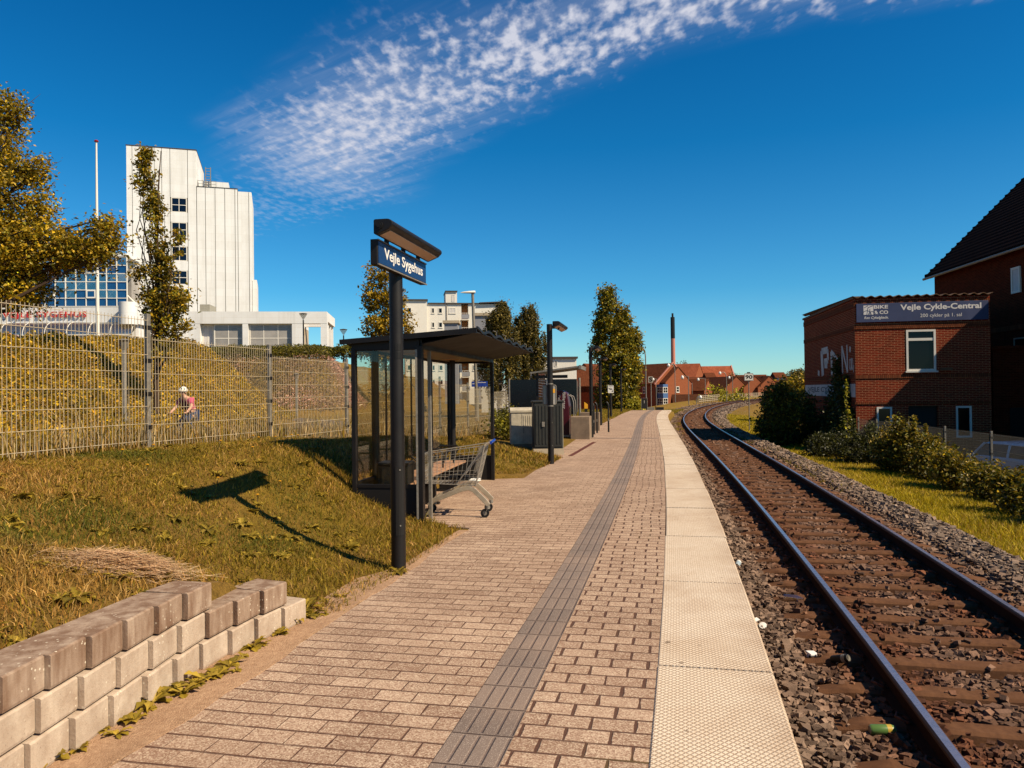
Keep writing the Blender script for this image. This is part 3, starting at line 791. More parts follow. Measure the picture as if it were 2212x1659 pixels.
# ================================================================== RETAINING WALL
def retaining_wall():
    w = thing('retaining_wall', 'low stepped wall of pale concrete blocks holding back the grass bank', 'wall', (-2.0, 3.4, 0))
    pts = np.array([(-2.62, .4), (-2.28, 1.8), (-2.03, 3.2), (-1.82, 4.45), (-1.66, 4.95), (-1.44, 5.45), (-1.2, 5.9)])
    d = np.concatenate([[0], np.cumsum(np.hypot(*np.diff(pts, axis=0).T))])
    px = lambda s: np.interp(s, d, pts[:, 0]); py = lambda s: np.interp(s, d, pts[:, 1])
    L = .255; r = random.Random(5)
    s_at = lambda yy: float(np.interp(yy, pts[:, 1], d))
    for c, (ye, ph) in enumerate(((5.42, .0), (5.25, .11), (4.60, .20))):
        s = s_at(ye)
        while s > .1:
            a, b = s - L, s
            pa, pb = Vector((px(a), py(a), 0)), Vector((px(b), py(b), 0)); t = (pb - pa).normalized(); nrm = Vector((t.y, -t.x, 0))
            back = -.012 * c + r.uniform(-.003, .003); h = .16; z0 = c * h; dep = .27
            f0 = pa + nrm * back + t * .0015; f1 = pb + nrm * back - t * .0015
            ch = .010
            mb = MB()
            rings = []
            # face with a recessed, splayed joint at its near end and a chamfered top edge
            ring = lambda zz, ins: [f0 - nrm * dep, f0 + nrm * (.013 - ins), f1 - nrm * (.017 + ins), f1 - nrm * dep]
            for zz, ins in ((0.006, .004), (.02, 0), (h - ch, 0), (h - .004, ch), (h - .003, ch + .02)):
                rings.append([q + Vector((0, 0, z0 + zz)) for q in ring(zz, ins)])
            mb.loft(rings[:-1])
            o = mb.build('block', M['block'], bev=.002)
            o.parent = w; o.location = (2.0, -3.4, 0); o['cap_stain'] = float(np.clip((1.0 if c == 2 or (c == 1 and s > s_at(4.50) + .05) else .0) + r.uniform(-.12, .12), 0, 1))
            s -= L
        
retaining_wall()

# ================================================================== FENCES
def fence(name, label, posts, tops, bots, post_h, wiremat, postmat, side, nh=8, dens=.05):
    """posts: list of (x,y,ztop,zbot); double-rod mesh panels between them"""
    f = thing(name, label, 'fence', (posts[0][0], posts[0][1], posts[0][3])); O = Vector(f.location)
    for i, (x, y, zt, zb) in enumerate(posts):
        mb = MB(); nx = posts[min(i + 1, len(posts) - 1)]; pv = posts[max(i - 1, 0)]
        a = math.atan2(nx[1] - pv[1], nx[0] - pv[0]); R = Matrix.Rotation(a, 3, 'Z')
        mb.box(Vector((x, y, (zt + zb) / 2 - .1)) - O, (.06, .045, zt - zb + .2), R)
        p = mb.build('post', postmat, f, bev=.004)
        for zz in np.linspace(zt - .16, zb + .25, 4):
            cl = MB(); cl.box(Vector((x, y, zz)) - O, (.075, .06, .045), R); cl.build('clamp', M['dark'], p)
    for i in range(len(posts) - 1):
        a, b = Vector(posts[i][:3]), Vector(posts[i + 1][:3]); top = tops[i]; bot = bots[i]
        mb = MB(); t = Vector((b.x - a.x, b.y - a.y, 0)); L = t.length; t.normalize(); n = Vector((t.y, -t.x, 0)) * .03 * side
        p0 = Vector((a.x, a.y, 0)) + t * .04 + n - O; L -= .08
        k = int(L / dens)
        for j in range(k + 1):
            q = p0 + t * (L * j / k)
            mb.bar(q + Vector((0, 0, bot)), q + Vector((0, 0, top)), .0042)
        hz = top - .03
        while hz > bot - .01:
            for s_ in (-.006, .006):
                w = Vector((0, 0, hz)) + n.normalized() * s_
                mb.bar(p0 + w, p0 + t * L + w, .0046)
            hz -= .2
        mb.build('mesh_panel', wiremat, f, fix=False)
    return f
PX = [(-5.52, 4.1), (-4.88, 6.53), (-4.26, 9.0), (-3.61, 11.45), (-3.0, 13.95), (-2.33, 16.35), (-1.76, 18.75), (-1.22, 21.15), (-.70, 23.6), (-.2, 26.1)]
TOPS = [2.55, 2.50, 2.28, 2.165, 2.04, 1.92, 1.79, 1.68, 1.58]
posts = []
for i, (x, y) in enumerate(PX):
    posts.append((x, y, (TOPS[max(0, i - 1)] if i else TOPS[0]) + .05, g1(x, y)))
fence('mesh_fence', 'tall galvanised wire mesh fence stepping down along the grass bank', posts, TOPS, [t - 1.46 for t in TOPS], None, M['wire'], M['galv'], 1)
RP = [(11.1, 11.8), (11.45, 14.4), (11.85, 17.05), (12.25, 19.7), (12.58, 22.4), (12.9, 25.1), (13.15, 27.8), (13.3, 29.6)]
rposts = [(x, y, .42, g1(x, y) - .1) for x, y in RP]
fence('yard_fence', 'grey wire mesh fence behind the shrubs at the car yard', rposts, [.36] * 7, [-.9] * 7, None, M['wiredark'], M['galv'], -1)

# ================================================================== STATION SIGN AND PLATFORM LAMPS
def lamp_head(par, z, x_off, half=.70, y_c=0.0):
    """D-section luminaire lying along the track (local y)"""
    prof = []
    for t in np.linspace(-.30 * math.pi, .5 * math.pi, 8): prof.append((.030 + .055 * math.cos(t), .022 + .040 * math.sin(t)))
    prof += [(-.07, .062), (-.08, .054), (-.08, -.055), (-.065, -.065), (-.045, -.062), (.050, -.024)]
    mb = MB(); mb.loft([[Vector((x_off + a, y_c + yy, z + b)) for a, b in prof] for yy in (-half, half)])
    h = mb.build('lamp_head', M['dark'], par, smooth=False, bev=.006)
    d = MB(); d.add([(x_off - .042, y_c - half + .05, z - .0655), (x_off + .046, y_c - half + .05, z - .0305), (x_off + .046, y_c + half - .05, z - .0305), (x_off - .042, y_c + half - .05, z - .0655),
                     (x_off - .042, y_c - half + .05, z - .055), (x_off + .046, y_c - half + .05, z - .02), (x_off + .046, y_c + half - .05, z - .02), (x_off - .042, y_c + half - .05, z - .055)],
                    [(0, 1, 2, 3), (4, 7, 6, 5), (0, 4, 5, 1), (1, 5, 6, 2), (2, 6, 7, 3), (3, 7, 4, 0)])
    d.build('diffuser', M['milk'], h)
    c = MB(); c.tube([(x_off - .03, y_c - half - .012, z + .01), (x_off - .03, y_c - half + .01, z + .01)], .034, 16)
    c.tube([(x_off - .03, y_c - half - .017, z + .01), (x_off - .03, y_c - half - .010, z + .01)], .02, 12)
    c.build('end_cap', M['black'], h)
    return h
def pole(par, r, h, vent_z, door=True):
    mb = MB(); mb.tube([(0, 0, -.15), (0, 0, .98)], r * 1.06, 20); mb.tube([(0, 0, .975), (0, 0, h)], r, 20)
    p = mb.build('pole', M['dark'], par, smooth=True)
    v = MB()
    for k in range(5):
        for j in range(2):
            a = -1.35 + k * .2; cpt = Vector((math.cos(a) * r, math.sin(a) * r, vent_z + j * .075))
            v.box(cpt, (.004, .010, .06), Matrix.Rotation(a, 3, 'Z'))
    v.build('vent_slots', M['black'], p)
    d = MB(); a = -.95; R = Matrix.Rotation(a, 3, 'Z')
    rr = r * 1.06
    for q in np.linspace(-.5, .5, 5):
        aa = a + q * .8; d.box((math.cos(aa) * rr, math.sin(aa) * rr, .62), (.006, .024, .62), Matrix.Rotation(aa, 3, 'Z'))
    d.build('access_door', M['darkmat'], p)
    s = MB()
    for zz in (.4, .9): s.tube([(math.cos(a) * rr, math.sin(a) * rr, zz), (math.cos(a) * (rr + .008), math.sin(a) * (rr + .008), zz)], .007, 8)
    s.build('screw', M['galv'], p)
    return p
hd = lambda y: -math.atan(float(sl_(y)))
sx, sy = -1.045, 6.98
st = thing('station_sign', 'black platform post with lit station name board and lamp bar on top', 'sign', (sx, sy, 0), -.20)
pole(st, .062, 2.86, 1.93)
bd = MB(); bd.bx(.018, .080, -.65, .65, 2.655, 2.865); board = bd.build('name_board', M['dark'], st, bev=.005)
fc = MB(); fc.bx(.0801, .083, -.632, .632, 2.672, 2.850); face = fc.build('sign_face', M['signblue'], board)
rl = MB(); rl.bx(.0803, .092, -.65, .65, 2.653, 2.664); rl.bx(.0803, .090, -.65, .65, 2.857, 2.866); rl.build('edge_rail', M['galv'], board)
text('lettering', 'Vejle Sygehus', M['letter'], 1.03, .125, frame((.0835, -.50, 2.695), (0, 1, 0), (0, 0, 1)), board, bold=.012, thick=.002)
br = MB()
for yy in (-.42, .0, .42): br.bx(.06, .09, yy - .02, yy + .02, 2.86, 2.91)
br.build('bracket', M['dark'], st)
lamp_head(st, 2.955, .147, .70)

def plat_lamp(i, x, y, h, label):
    t = thing('platform_lamp', label, 'lamp post', (x, y, 0), hd(y), 'lamp posts along the platform')
    pole(t, .062, h, 1.98)
    a = MB(); a.bx(.0, .14, -.04, .04, h - .10, h - .03); a.build('arm', M['dark'], t)
    lamp_head(t, h - .06, .24, .70, .0)
    c = MB(); c.tube([(.24, -.3, h - .15), (.24, -.3, h - .10)], .02, 10); c.build('sensor', M['black'], t)
    return t
LAMPS = [(0.83, 16.75, 'black platform lamp beside the dark cabinet, an info board strapped to it'),
         (2.66, 25.9, 'black platform lamp beside the low concrete block wall'),
         (3.97, 34.6, 'black platform lamp against the tall leafy tree, behind the concrete block lamp'),
         (5.53, 43.2, 'black platform lamp carrying the small white notice plate'),
         (7.45, 52.6, 'black platform lamp farthest along, in front of the tall leafy tree')]
for i, (x, y, lb) in enumerate(LAMPS): plat_lamp(i, x, y, 3.04, lb)
# info board strapped to the first lamp
t = thing('info_board', 'rounded rear of an information frame strapped to the nearest lamp post', 'sign', (.83, 16.75, 1.5), .12)
mb = MB()
def rrect(w, h, r, n=5):
    pts = []
    for cx, cz, a0 in ((w / 2 - r, h / 2 - r, 0), (-w / 2 + r, h / 2 - r, .5), (-w / 2 + r, -h / 2 + r, 1), (w / 2 - r, -h / 2 + r, 1.5)):
        for k in range(n): a = (a0 + .5 * k / (n - 1)) * math.pi; pts.append((cx + r * math.cos(a), cz + r * math.sin(a)))
    return pts
rr = rrect(.29, .42, .035); mb.prism([(a, .085, b) for a, b in rr], (0, .012, 0)); pl = mb.build('panel', M['greyglass'], t)
fr = MB(); fr.tube([(a, .085, b) for a, b in rr] + [(rr[0][0], .085, rr[0][1])], .011, 6); fr.build('rim', M['galv'], t)
bn = MB()
for zz in (-.24, .24): bn.tube([(0, 0, zz - .012), (0, 0, zz + .012)], .068, 18)
bn.build('strap', M['galv'], t)
yl = MB(); yl.bx(.06, .12, .080, .084, .04, .13); yl.build('sticker', M['yellow'], pl)
# notice on the fourth lamp
t = thing('notice_plate', 'small white no-crossing notice on the fourth lamp post', 'sign', (5.53, 43.2, 1.62), .0)
mb = MB(); mb.prism([(a, -.085, b) for a, b in rrect(.32, .43, .03)], (0, .012, 0)); pl = mb.build('plate', M['signwhite'], t)
k = MB(); 
for j in range(8): a = j * math.pi / 4; b = a + math.pi / 4; k.bar((.075 * math.cos(a), -.089, .02 + .05 * math.sin(a)), (.075 * math.cos(b), -.089, .02 + .05 * math.sin(b)), .012, .004, (0, 1, 0))
k.bar((-.13, -.089, .07), (.13, -.089, -.06), .02, .004, (0, 1, 0)); k.bx(.06, .12, -.091, -.087, -.15, -.10)
for q in (.17, .19): k.bx(-.12, .12, -.09, -.087, q - .006, q)
k.build('symbol', M['black'], pl)
bn = MB(); bn.bx(-.03, .03, -.08, -.05, -.15, .15); bn.build('bracket', M['galv'], t)

# ================================================================== SHELTER
def shelter():
    A, B, Cc, D = (Vector((*SHELT[k], 0)) for k in 'ABCD')
    sh = thing('platform_shelter', 'dark steel waiting shelter with glass walls and corrugated roof beside the cart', 'shelter', (A.x, A.y, 0)); O = Vector(A)
    v = lambda p, z: Vector((p.x, p.y, z)) - O
    dirL = (D - A).normalized(); dirB = (B - A).normalized()
    # roof: corrugated sheet pitched up towards the track
    RA = A - dirB * .72 - dirL * .12; RB = B + dirB * .14 - dirL * .10; RD = D - dirB * .74 + dirL * .05; RC = Cc + dirB * .14 + dirL * .05
    n = 76; top = []; bot = []
    mb = MB()
    for i in range(n + 1):
        t = i / n; f = RA.lerp(RD, t); b = RB.lerp(RC, t); w = .020 * math.cos(t * 2 * math.pi * 6.5)
        top.append((v(f, 2.315 + w), v(b, 2.215 + w)))
    vs = []; fs = []
    for f, b in top: vs += [f, b, f - Vector((0, 0, .022)), b - Vector((0, 0, .022))]
    for i in range(n):
        a = i * 4; fs += [(a, a + 4, a + 5, a + 1), (a + 2, a + 3, a + 7, a + 6), (a, a + 2, a + 6, a + 4), (a + 1, a + 5, a + 7, a + 3)]
    fs += [(0, 1, 3, 2), (n * 4, n * 4 + 2, n * 4 + 3, n * 4 + 1)]
    mb.add(vs, fs); roof = mb.build('roof', M['darkmat'], sh, smooth=True)
    fas = MB(); 
    fas.bar(v(RA, 2.300), v(RB, 2.205), .03, .06)
    ep = [Vector(f) + dirB * -.004 for f, b in top]
    for i in range(n): fas.bar(ep[i], ep[i + 1], .016, .030)
    fas.build('roof_edge', M['dark'], roof)
    st_ = MB()
    for t in np.linspace(.12, .98, 7):
        p = RA.lerp(RD, t); q = RA.lerp(RD, t - .05); st_ = MB()
        st_.tube([v(p, 2.33), v(p, 2.375), v(q, 2.375)], .004, 5); st_.build('snow_hook', M['galv'], roof)
    # overhang underside, beams and ceiling
    un = MB(); fr_ = [v(RA, 2.275), v(RD, 2.275), v(D, 2.16), v(A, 2.16)]
    un.prism(fr_, (0, 0, .012))
    sof = un.build('soffit', M['darkmat'], sh)
    bm_ = MB(); 
    for p, q in ((A, B), (B, Cc), (Cc, D), (D, A)): bm_.bar(v(p, 2.165), v(q, 2.165), .06, .11)
    bm_.prism([v(A + dirL * .035, 2.21), v(B + dirL * .035, 2.19), v(B + dirL * .035, 2.11), v(A + dirL * .035, 2.11)], -dirL * .07)
    bm_.build('beam', M['dark'], sh)
    cl = MB(); k = 9
    for i in range(k):
        a0, a1 = i / k + .004, (i + 1) / k - .004
        p, q, r_, s_ = A.lerp(B, a0), A.lerp(B, a1), D.lerp(Cc, a1), D.lerp(Cc, a0)
        cl.prism([v(p, 2.135), v(q, 2.135), v(r_, 2.135), v(s_, 2.135)], (0, 0, .015))
    cl.build('ceiling', M['ceil'], sh)
    # corner posts
    for p, wd in ((A, .07), (B, .05), (Cc, .05), (D, .055)):
        zb = -.05
        q = MB(); q.bar(v(p, zb), v(p, 2.14), wd, wd + .03, dirL); q.build('post', M['dark'], sh, bev=.003)
    e = MB(); pA = A - dirL * .052 + dirB * .03; e.bx(pA.x - O.x - .012, pA.x - O.x + .012, pA.y - O.y - .004, pA.y - O.y + .004, .1, 2.1); e.build('edge_strip', M['galv'], sh)
    q = MB(); p2 = A.lerp(D, .09); q.bar(v(p2, -.02), v(p2, 2.1), .035, .05, dirL); q.build('post', M['galv'], sh)
    # round columns
    for x, y in ((-1.77, 9.95), (-1.03, 13.3)):
        c = MB(); c.tube([Vector((x, y, -.1)) - O, Vector((x, y, 2.14)) - O], .05, 18); c.build('column', M['dark'], sh, smooth=True)
    # glass walls with frames
    def pane(p, q, z0, z1, name='glass_wall', nm=1):
        for i in range(nm):
            a, b = p.lerp(q, i / nm + .006), p.lerp(q, (i + 1) / nm - .006); t = (b - a).normalized(); nn = Vector((t.y, -t.x, 0)) * .004
            g = MB(); g.prism([v(a, z0) - nn, v(b, z0) - nn, v(b, z1) - nn, v(a, z1) - nn], nn * 2); g.build('glass_pane', M['glass'], sh)
        for zf in (z0 - .02, z1 + .02): f = MB(); f.bar(v(p, zf), v(q, zf), .045, .04); f.build('glass_frame', M['dark'], sh)
    pane(A, B, .50, 2.10); pane(B, Cc, .52, 2.10, nm=4); pane(Cc, D, .44, 2.10)
    kp = MB()
    for p, q, z1 in ((A, B, .46), (B, Cc, .48), (Cc, D, .40)):
        kp.bar(v(p, z1 / 2 - .05), v(q, z1 / 2 - .05), .03, z1 + .1)
    kp.build('kick_plate', M['darkmat'], sh)
    ml = MB()
    for i in range(1, 4): p = B.lerp(Cc, i / 4); ml.bar(v(p, .5), v(p, 2.1), .02, .03, dirL)
    ml.build('mullion', M['dark'], sh)
    lt = MB()
    for t_ in (.3, .75): p = A.lerp(D, t_).lerp(B.lerp(Cc, t_), .4); lt.bar(v(p, 2.128), v(p + dirB * .3, 2.128), .03, .014)
    lt.build('ceiling_lamp', M['milk'], sh)
    # bench: slatted seat on two legs with tubular arm rests
    bh = thing('bench', 'slatted pale wooden bench with black tube armrests inside the shelter', 'bench', tuple(Vector((-1.25, 11.0, 0))), math.atan2(dirL.y, dirL.x) - math.pi / 2)
    for i in range(5):
        sl = MB(); sl.bx(-.22 + i * .088, -.14 + i * .088, -1.45, 1.75, .43, .462); sl.build('slat', M['wood'], bh, bev=.004)
    for yy in (-1.1, 0, 1.4):
        l = MB(); l.bx(-.15, .15, yy - .03, yy + .03, 0, .43); l.bx(-.2, .2, yy - .05, yy + .05, 0, .03); l.build('leg', M['dark'], bh)
    for yy in (-.2, .55, 1.25):
        a = MB(); a.tube([(.12, yy, .46), (.12, yy, .56), (.16, yy, .63), (.20, yy + .02, .70), (.17, yy + .04, .735), (-.1, yy + .04, .735), (-.16, yy + .02, .70), (-.06, yy, .62), (-.04, yy, .55), (-.04, yy, .46)], .013, 8)
        a.build('armrest', M['black'], bh, smooth=True)
    # litter bin
    lb = thing('litter_bin', 'dark square litter bin behind the near glass of the shelter', 'bin', (-1.46, 9.62, 0), -.1)
    b = MB(); b.bx(-.19, .19, -.17, .17, 0.0, .70); body = b.build('body', M['black'], lb, bev=.008)
    b = MB(); b.bx(-.2, .2, -.18, .18, .705, .73); b.build('lid', M['dark'], lb)
    tr = MB(); r = random.Random(8); rings = []
    for k in range(5): rings.append([Vector(((.035 + r.uniform(-.008, .008)) * math.cos(a), (.035 + r.uniform(-.008, .008)) * math.sin(a), .0 + k * .03)) for a in np.linspace(0, 5.6, 8)])
    tr.loft(rings); o = tr.build('crumpled_cup', M['letter']); o.location = (-1.42, 9.58, .745); o.rotation_euler = (.9, .3, .2); tag(o, 'crumpled white paper cup lying on the dark bin lid', 'cup')
shelter()

# ================================================================== SHOPPING CART
def cart():
    c = thing('shopping_cart', 'wire shopping cart with blue handle standing in front of the shelter', 'cart', (-1.07, 10.05, 0), -.06)
    W = .27
    fr = MB(); 
    for sy in (-1, 1):
        pts = [(.0, sy * .20, .145), (.06, sy * .21, .21), (.20, sy * .22, .265), (.42, sy * .23, .352), (.52, sy * .235, .372), (.585, sy * .24, .345), (.70, sy * .25, .235), (.775, sy * .255, .152)]
        ring = []
        P_ = [Vector(q) for q in pts]
        for i, p in enumerate(P_):
            d = (P_[min(i + 1, len(P_) - 1)] - P_[max(i - 1, 0)]).normalized(); up = Vector((-d.z, 0, d.x)); a, h = .016, .030
            ring.append([p + Vector((0, -a, 0)) - up * h, p + Vector((0, a, 0)) - up * h, p + Vector((0, a, 0)) + up * h, p + Vector((0, -a, 0)) + up * h])
        fr.loft(ring)
    fr.bar((.5, -.23, .36), (.5, .23, .36), .03); fr.bar((.06, -.21, .2), (.06, .21, .2), .025)
    frame_ = fr.build('frame', M['alu'], c, bev=.005)
    bk = MB()
    lo = lambda t, sy: Vector((-.05 + .66 * t, sy * (.17 + .09 * t), .425 - .02 * t))       # bottom edge front->rear
    hi = lambda t, sy: Vector((-.07 + .80 * t, sy * (.21 + .08 * t), .80 + .11 * t))
    for sy in (-1, 1):
        for f in (0, .12, .28, .64, .80):
            bk.tube([lo(0, sy).lerp(hi(0, sy), f), lo(1, sy).lerp(hi(1, sy), f)], .0028, 5)
        bk.tube([hi(0, sy), hi(1, sy)], .006, 6); bk.tube([lo(0, sy), lo(1, sy)], .0045, 6)
        for k in range(14): t = k / 13; bk.tube([lo(t, sy), hi(t, sy)], .0019, 5)
        bk.tube([lo(.62, sy), hi(1, sy)], .008, 6); bk.tube([lo(1, sy), hi(1, sy)], .010, 6)
    for t, e in ((0, .0), (1, .0)):
        for k in range(9):
            q = k / 8; bk.tube([lo(t, -1).lerp(lo(t, 1), q), hi(t, -1).lerp(hi(t, 1), q)], .0024, 5)
        for f in ((0, .2, .4, .6, .8, 1) if t == 0 else (0, .25, .5, .75)):
            bk.tube([lo(t, -1).lerp(hi(t, -1), f), lo(t, 1).lerp(hi(t, 1), f)], .003, 5)
    for k in range(15): t = k / 14; bk.tube([lo(t, -1), lo(t, 1)], .0026, 5)
    for k in range(7): q = k / 6; bk.tube([lo(0, -1).lerp(lo(0, 1), q), lo(1, -1).lerp(lo(1, 1), q)], .0026, 5)
    bk.build('basket', M['chrome'], c, fix=False)
    pl = MB(); pl.bx(-.075, -.06, -.20, .20, .44, .78); pl.build('front_panel', M['plastic'], c)
    sup = MB()
    for sy in (-1, 1): sup.tube([hi(1, sy), Vector((.755, sy * .285, .935)), Vector((.80, sy * .285, .945))], .012, 8)
    sup.build('handle_bracket', M['alu'], c)
    hb = MB(); hb.tube([(.81, -.29, .945), (.81, .29, .945)], .018, 12)
    hb.build('handle', M['bluepl'], c, smooth=True)
    cs = MB(); 
    for sy in (-.2, .2): cs.tube([(.70, sy, .90), (.68, sy, .70), (.62, sy, .55)], .004, 5)
    for q in np.linspace(-.2, .2, 6): cs.tube([(.66, q, .88), (.60, q, .56)], .003, 5)
    cs.build('child_seat', M['chrome'], c)
    for x, sy in ((0, -1), (0, 1), (.745, -1), (.745, 1)):
        y = sy * (.20 if x < .3 else .255)
        w = MB(); w.tube([(x - .02, y - .017, .055), (x - .02, y + .017, .055)], .055, 20)
        wh = w.build('wheel', M['rubber'], c, smooth=True)
        h = MB(); h.tube([(x - .02, y - .019, .055), (x - .02, y + .019, .055)], .026, 14); h.build('hub', M['galv'], wh)
        k = MB(); k.bar((x - .02, y - .024, .05), (x + .02, y - .024, .125), .006, .04, (0, 1, 0)); k.bar((x - .02, y + .024, .05), (x + .02, y + .024, .125), .006, .04, (0, 1, 0))
        k.tube([(x + .015, y, .11), (x + .015, y, .15)], .026, 12); k.build('caster_fork', M['galv'], wh)
    r = random.Random(3)
    def blob(name, mt, loc, sz, label, cat, rough=.25):
        b = MB(); rings = []
        for k in range(7):
            ph = (k / 6 - .5) * math.pi * .96; rings.append([Vector((sz[0] * math.cos(ph) * math.cos(a) * r.uniform(1 - rough, 1 + rough), sz[1] * math.cos(ph) * math.sin(a) * r.uniform(1 - rough, 1 + rough), sz[2] * (math.sin(ph) + .95) * r.uniform(.85, 1.1))) for a in np.linspace(0, 5.7, 11)])
        b.loft(rings); o = b.build(name, mt); o.location = loc; tag(o, label, cat); return o
    blob('black_bundle', M['black'], (-.70, 9.98, .435), (.15, .11, .055), 'black crumpled bundle lying in the shopping cart', 'bag')
    blob('white_paper', M['letter'], (-.50, 10.0, .432), (.09, .09, .02), 'white crumpled paper lying at the back of the shopping cart', 'paper', .4)
cart()

# ================================================================== CABINETS, BOARD, TICKET MACHINE, BLOCKS
def cabinets():
    g = g1(.2, 20.0)
    c = thing('grey_cabinet', 'weathered pale grey electrical cabinet with sloped lid and streaked doors', 'cabinet', (.25, 20.05, 0.0), .10)
    b = MB(); b.bx(-.31, .31, -.18, .18, .22, 1.03); body = b.build('body', M['cabgrey'], c, bev=.006)
    b = MB(); b.bx(-.30, .30, -.17, .17, -.2, .22); b.build('plinth', M['conc'], c)
    b = MB(); b.prism([(-.33, -.20, 1.03), (-.33, .20, 1.03), (-.33, .20, 1.16), (-.33, -.10, 1.16), (-.33, -.20, 1.09)], (.66, 0, 0)); b.build('lid', M['cabgrey'], c, bev=.006)
    for x0, x1 in ((-.30, -.035), (-.025, .30)):
        d = MB(); d.bx(x0, x1, -.195, -.181, .25, 1.0)
        for q in np.linspace(x0 + .05, x1 - .05, 5): d.bx(q - .012, q + .012, -.203, -.195, .30, .95 if x0 > -.2 else .62)
        d.build('door', M['cabgrey'], c, bev=.003)
    h = MB(); h.bx(.0, .03, -.222, -.19, .50, .64); h.build('handle', M['galv'], c, bev=.004)
    c = thing('dark_cabinet', 'tall dark green ribbed cabinet with pale sunlit side behind the nearest lamp', 'cabinet', (.87, 19.25, 0.0), .06)
    b = MB(); b.bx(-.36, .36, -.20, .26, .16, 1.30); b.build('body', M['cabdark'], c, bev=.006)
    b = MB(); b.bx(.361, .375, -.20, .26, .16, 1.30); b.build('sunlit_side', M['cabside'], c)  # paler skin puts the sunlight on this side into the colour
    b = MB(); b.bx(-.37, .385, -.21, .27, -.1, .155); b.build('plinth', M['concpale'], c)
    b = MB(); b.bx(-.39, .40, -.23, .29, 1.30, 1.345); b.build('lid', M['cabdark'], c, bev=.01)
    for x0, x1 in ((-.34, -.01), (.01, .35)):
        d = MB(); d.bx(x0, x1, -.215, -.2005, .20, 1.27)
        for q in np.linspace(x0 + .045, x1 - .045, 4): d.bx(q - .016, q + .016, -.226, -.215, .27, 1.22)
        d.build('door', M['cabdark'], c, bev=.003)
    h = MB(); h.bx(-.16, -.09, -.245, -.226, .70, .82); h.build('handle', M['galv'], c, bev=.004)
    # black glazed board on steel posts
    c = thing('dark_board', 'wide black glazed board on grey posts behind the cabinets', 'board', (1.35, 33, 0), -.04)
    b = MB(); b.bx(-1.42, 1.42, -.03, .03, .55, 2.07); b.build('panel', M['panelglass'], c, bev=.004)
    e = MB(); e.bx(1.421, 1.46, -.032, .032, .66, 2.0); e.build('edge_trim', M['galv'], c)
    for x in (-1.47, 1.54):
        p = MB(); p.tube([(x, .02, -.1), (x, .02, 2.12)], .05, 14); p.build('post', M['galv'], c, smooth=True)
    # ticket machine
    c = thing('ticket_machine', 'dark red ticket machine with curved silver grab bars', 'ticket machine', (1.72, 26.1, 0), -.18)
    b = MB(); b.prism([(-.24, -.35, .1), (.24, -.35, .1), (.24, -.35, 1.05), (.17, -.35, 1.50), (.02, -.35, 1.58), (-.24, -.35, 1.58)], (0, .7, 0)); b.build('housing', M['darkred'], c, bev=.01)
    b = MB(); b.bx(-.26, .27, -.37, .37, .0, .10); b.build('base', M['concpale'], c)
    sc_ = MB(); sc_.bx(.2405, .252, -.25, .25, .75, 1.02); sc_.build('screen', M['panelglass'], c)
    for yy in (-.33, .33):
        h = MB(); h.tube([(.25, yy, .62), (.36, yy, .66), (.40, yy, .8), (.39, yy, 1.2), (.33, yy, 1.38), (.2, yy, 1.44)], .016, 8); h.build('grab_bar', M['chrome'], c, smooth=True)
    text('lettering', 'Billetter', M['letter2'], .55, .10, frame((.03, -.3515, 1.52), (0, 0, -1), (1, 0, 0)), c, thick=.002)
    text('lettering', 'Tickets', M['letter2'], .38, .07, frame((-.12, -.3515, 1.45), (0, 0, -1), (1, 0, 0)), c, thick=.002)
    # glazed canopy over the machine
    c = thing('glass_canopy', 'cantilevered smoked glass canopy over the ticket machine', 'canopy', (1.35, 25.2, 0), -.16)
    p = MB(); p.bx(-.45, -.37, -.9, .9, 0, 2.15); p.build('back_wall', M['canopyglass'], c)
    for yy in (-.9, .9):
        p = MB(); p.bar((-.41, yy, -.05), (-.41, yy, 2.2), .07); p.build('post', M['dark'], c)
    r_ = MB(); r_.prism([(-.6, -1.2, 2.14), (.95, -1.2, 2.32), (.95, -1.2, 2.35), (-.6, -1.2, 2.17)], (0, 2.4, 0)); r_.build('glass_roof', M['canopyglass'], c)
    g_ = MB(); g_.bx(.93, 1.0, -1.22, 1.22, 2.25, 2.37)
    for yy in np.linspace(-1.2, 1.2, 7): g_.bar((-.6, yy, 2.15), (.95, yy, 2.33), .025, .05)
    g_.build('roof_frame', M['galv'], c)
    l_ = MB(); l_.bx(-.5, .55, -.95, -.85, 1.98, 2.08); l_.build('gutter_beam', M['dark'], c)
    st_ = MB()
    for k in range(8): st_.bar((-.37, -.905, 1.42 + k * .085), (-.1, -.905, 1.38 + k * .085), .02, .012)
    st_.bar((-.1, -.905, 1.3), (-.1, -.905, 2.0), .03); st_.build('striped_screen', M['signwhite'], c)
    # concrete blocks
    for (x, y, w, d, h, lb) in ((2.26, 25.35, .62, .9, .73, 'stained concrete block beside the second lamp post'), (3.05, 30.2, .75, .35, .72, 'lower concrete block behind the black gate posts')):
        b = MB(); b.prism([(-w / 2, -d / 2, -.05), (w / 2, -d / 2, -.05), (w / 2, -d / 2, h), (-w / 2, -d / 2, h)], (0, d, 0))
        o = b.build('concrete_block', M['conc'], bev=.012); o.location = (x, y, 0); o.rotation_euler = (0, 0, hd(y)); tag(o, lb, 'concrete block')
    r_ = ['flat black gate post nearest the second lamp', 'flat black gate post with a card reader plate', 'flat black gate post farther from the second lamp']
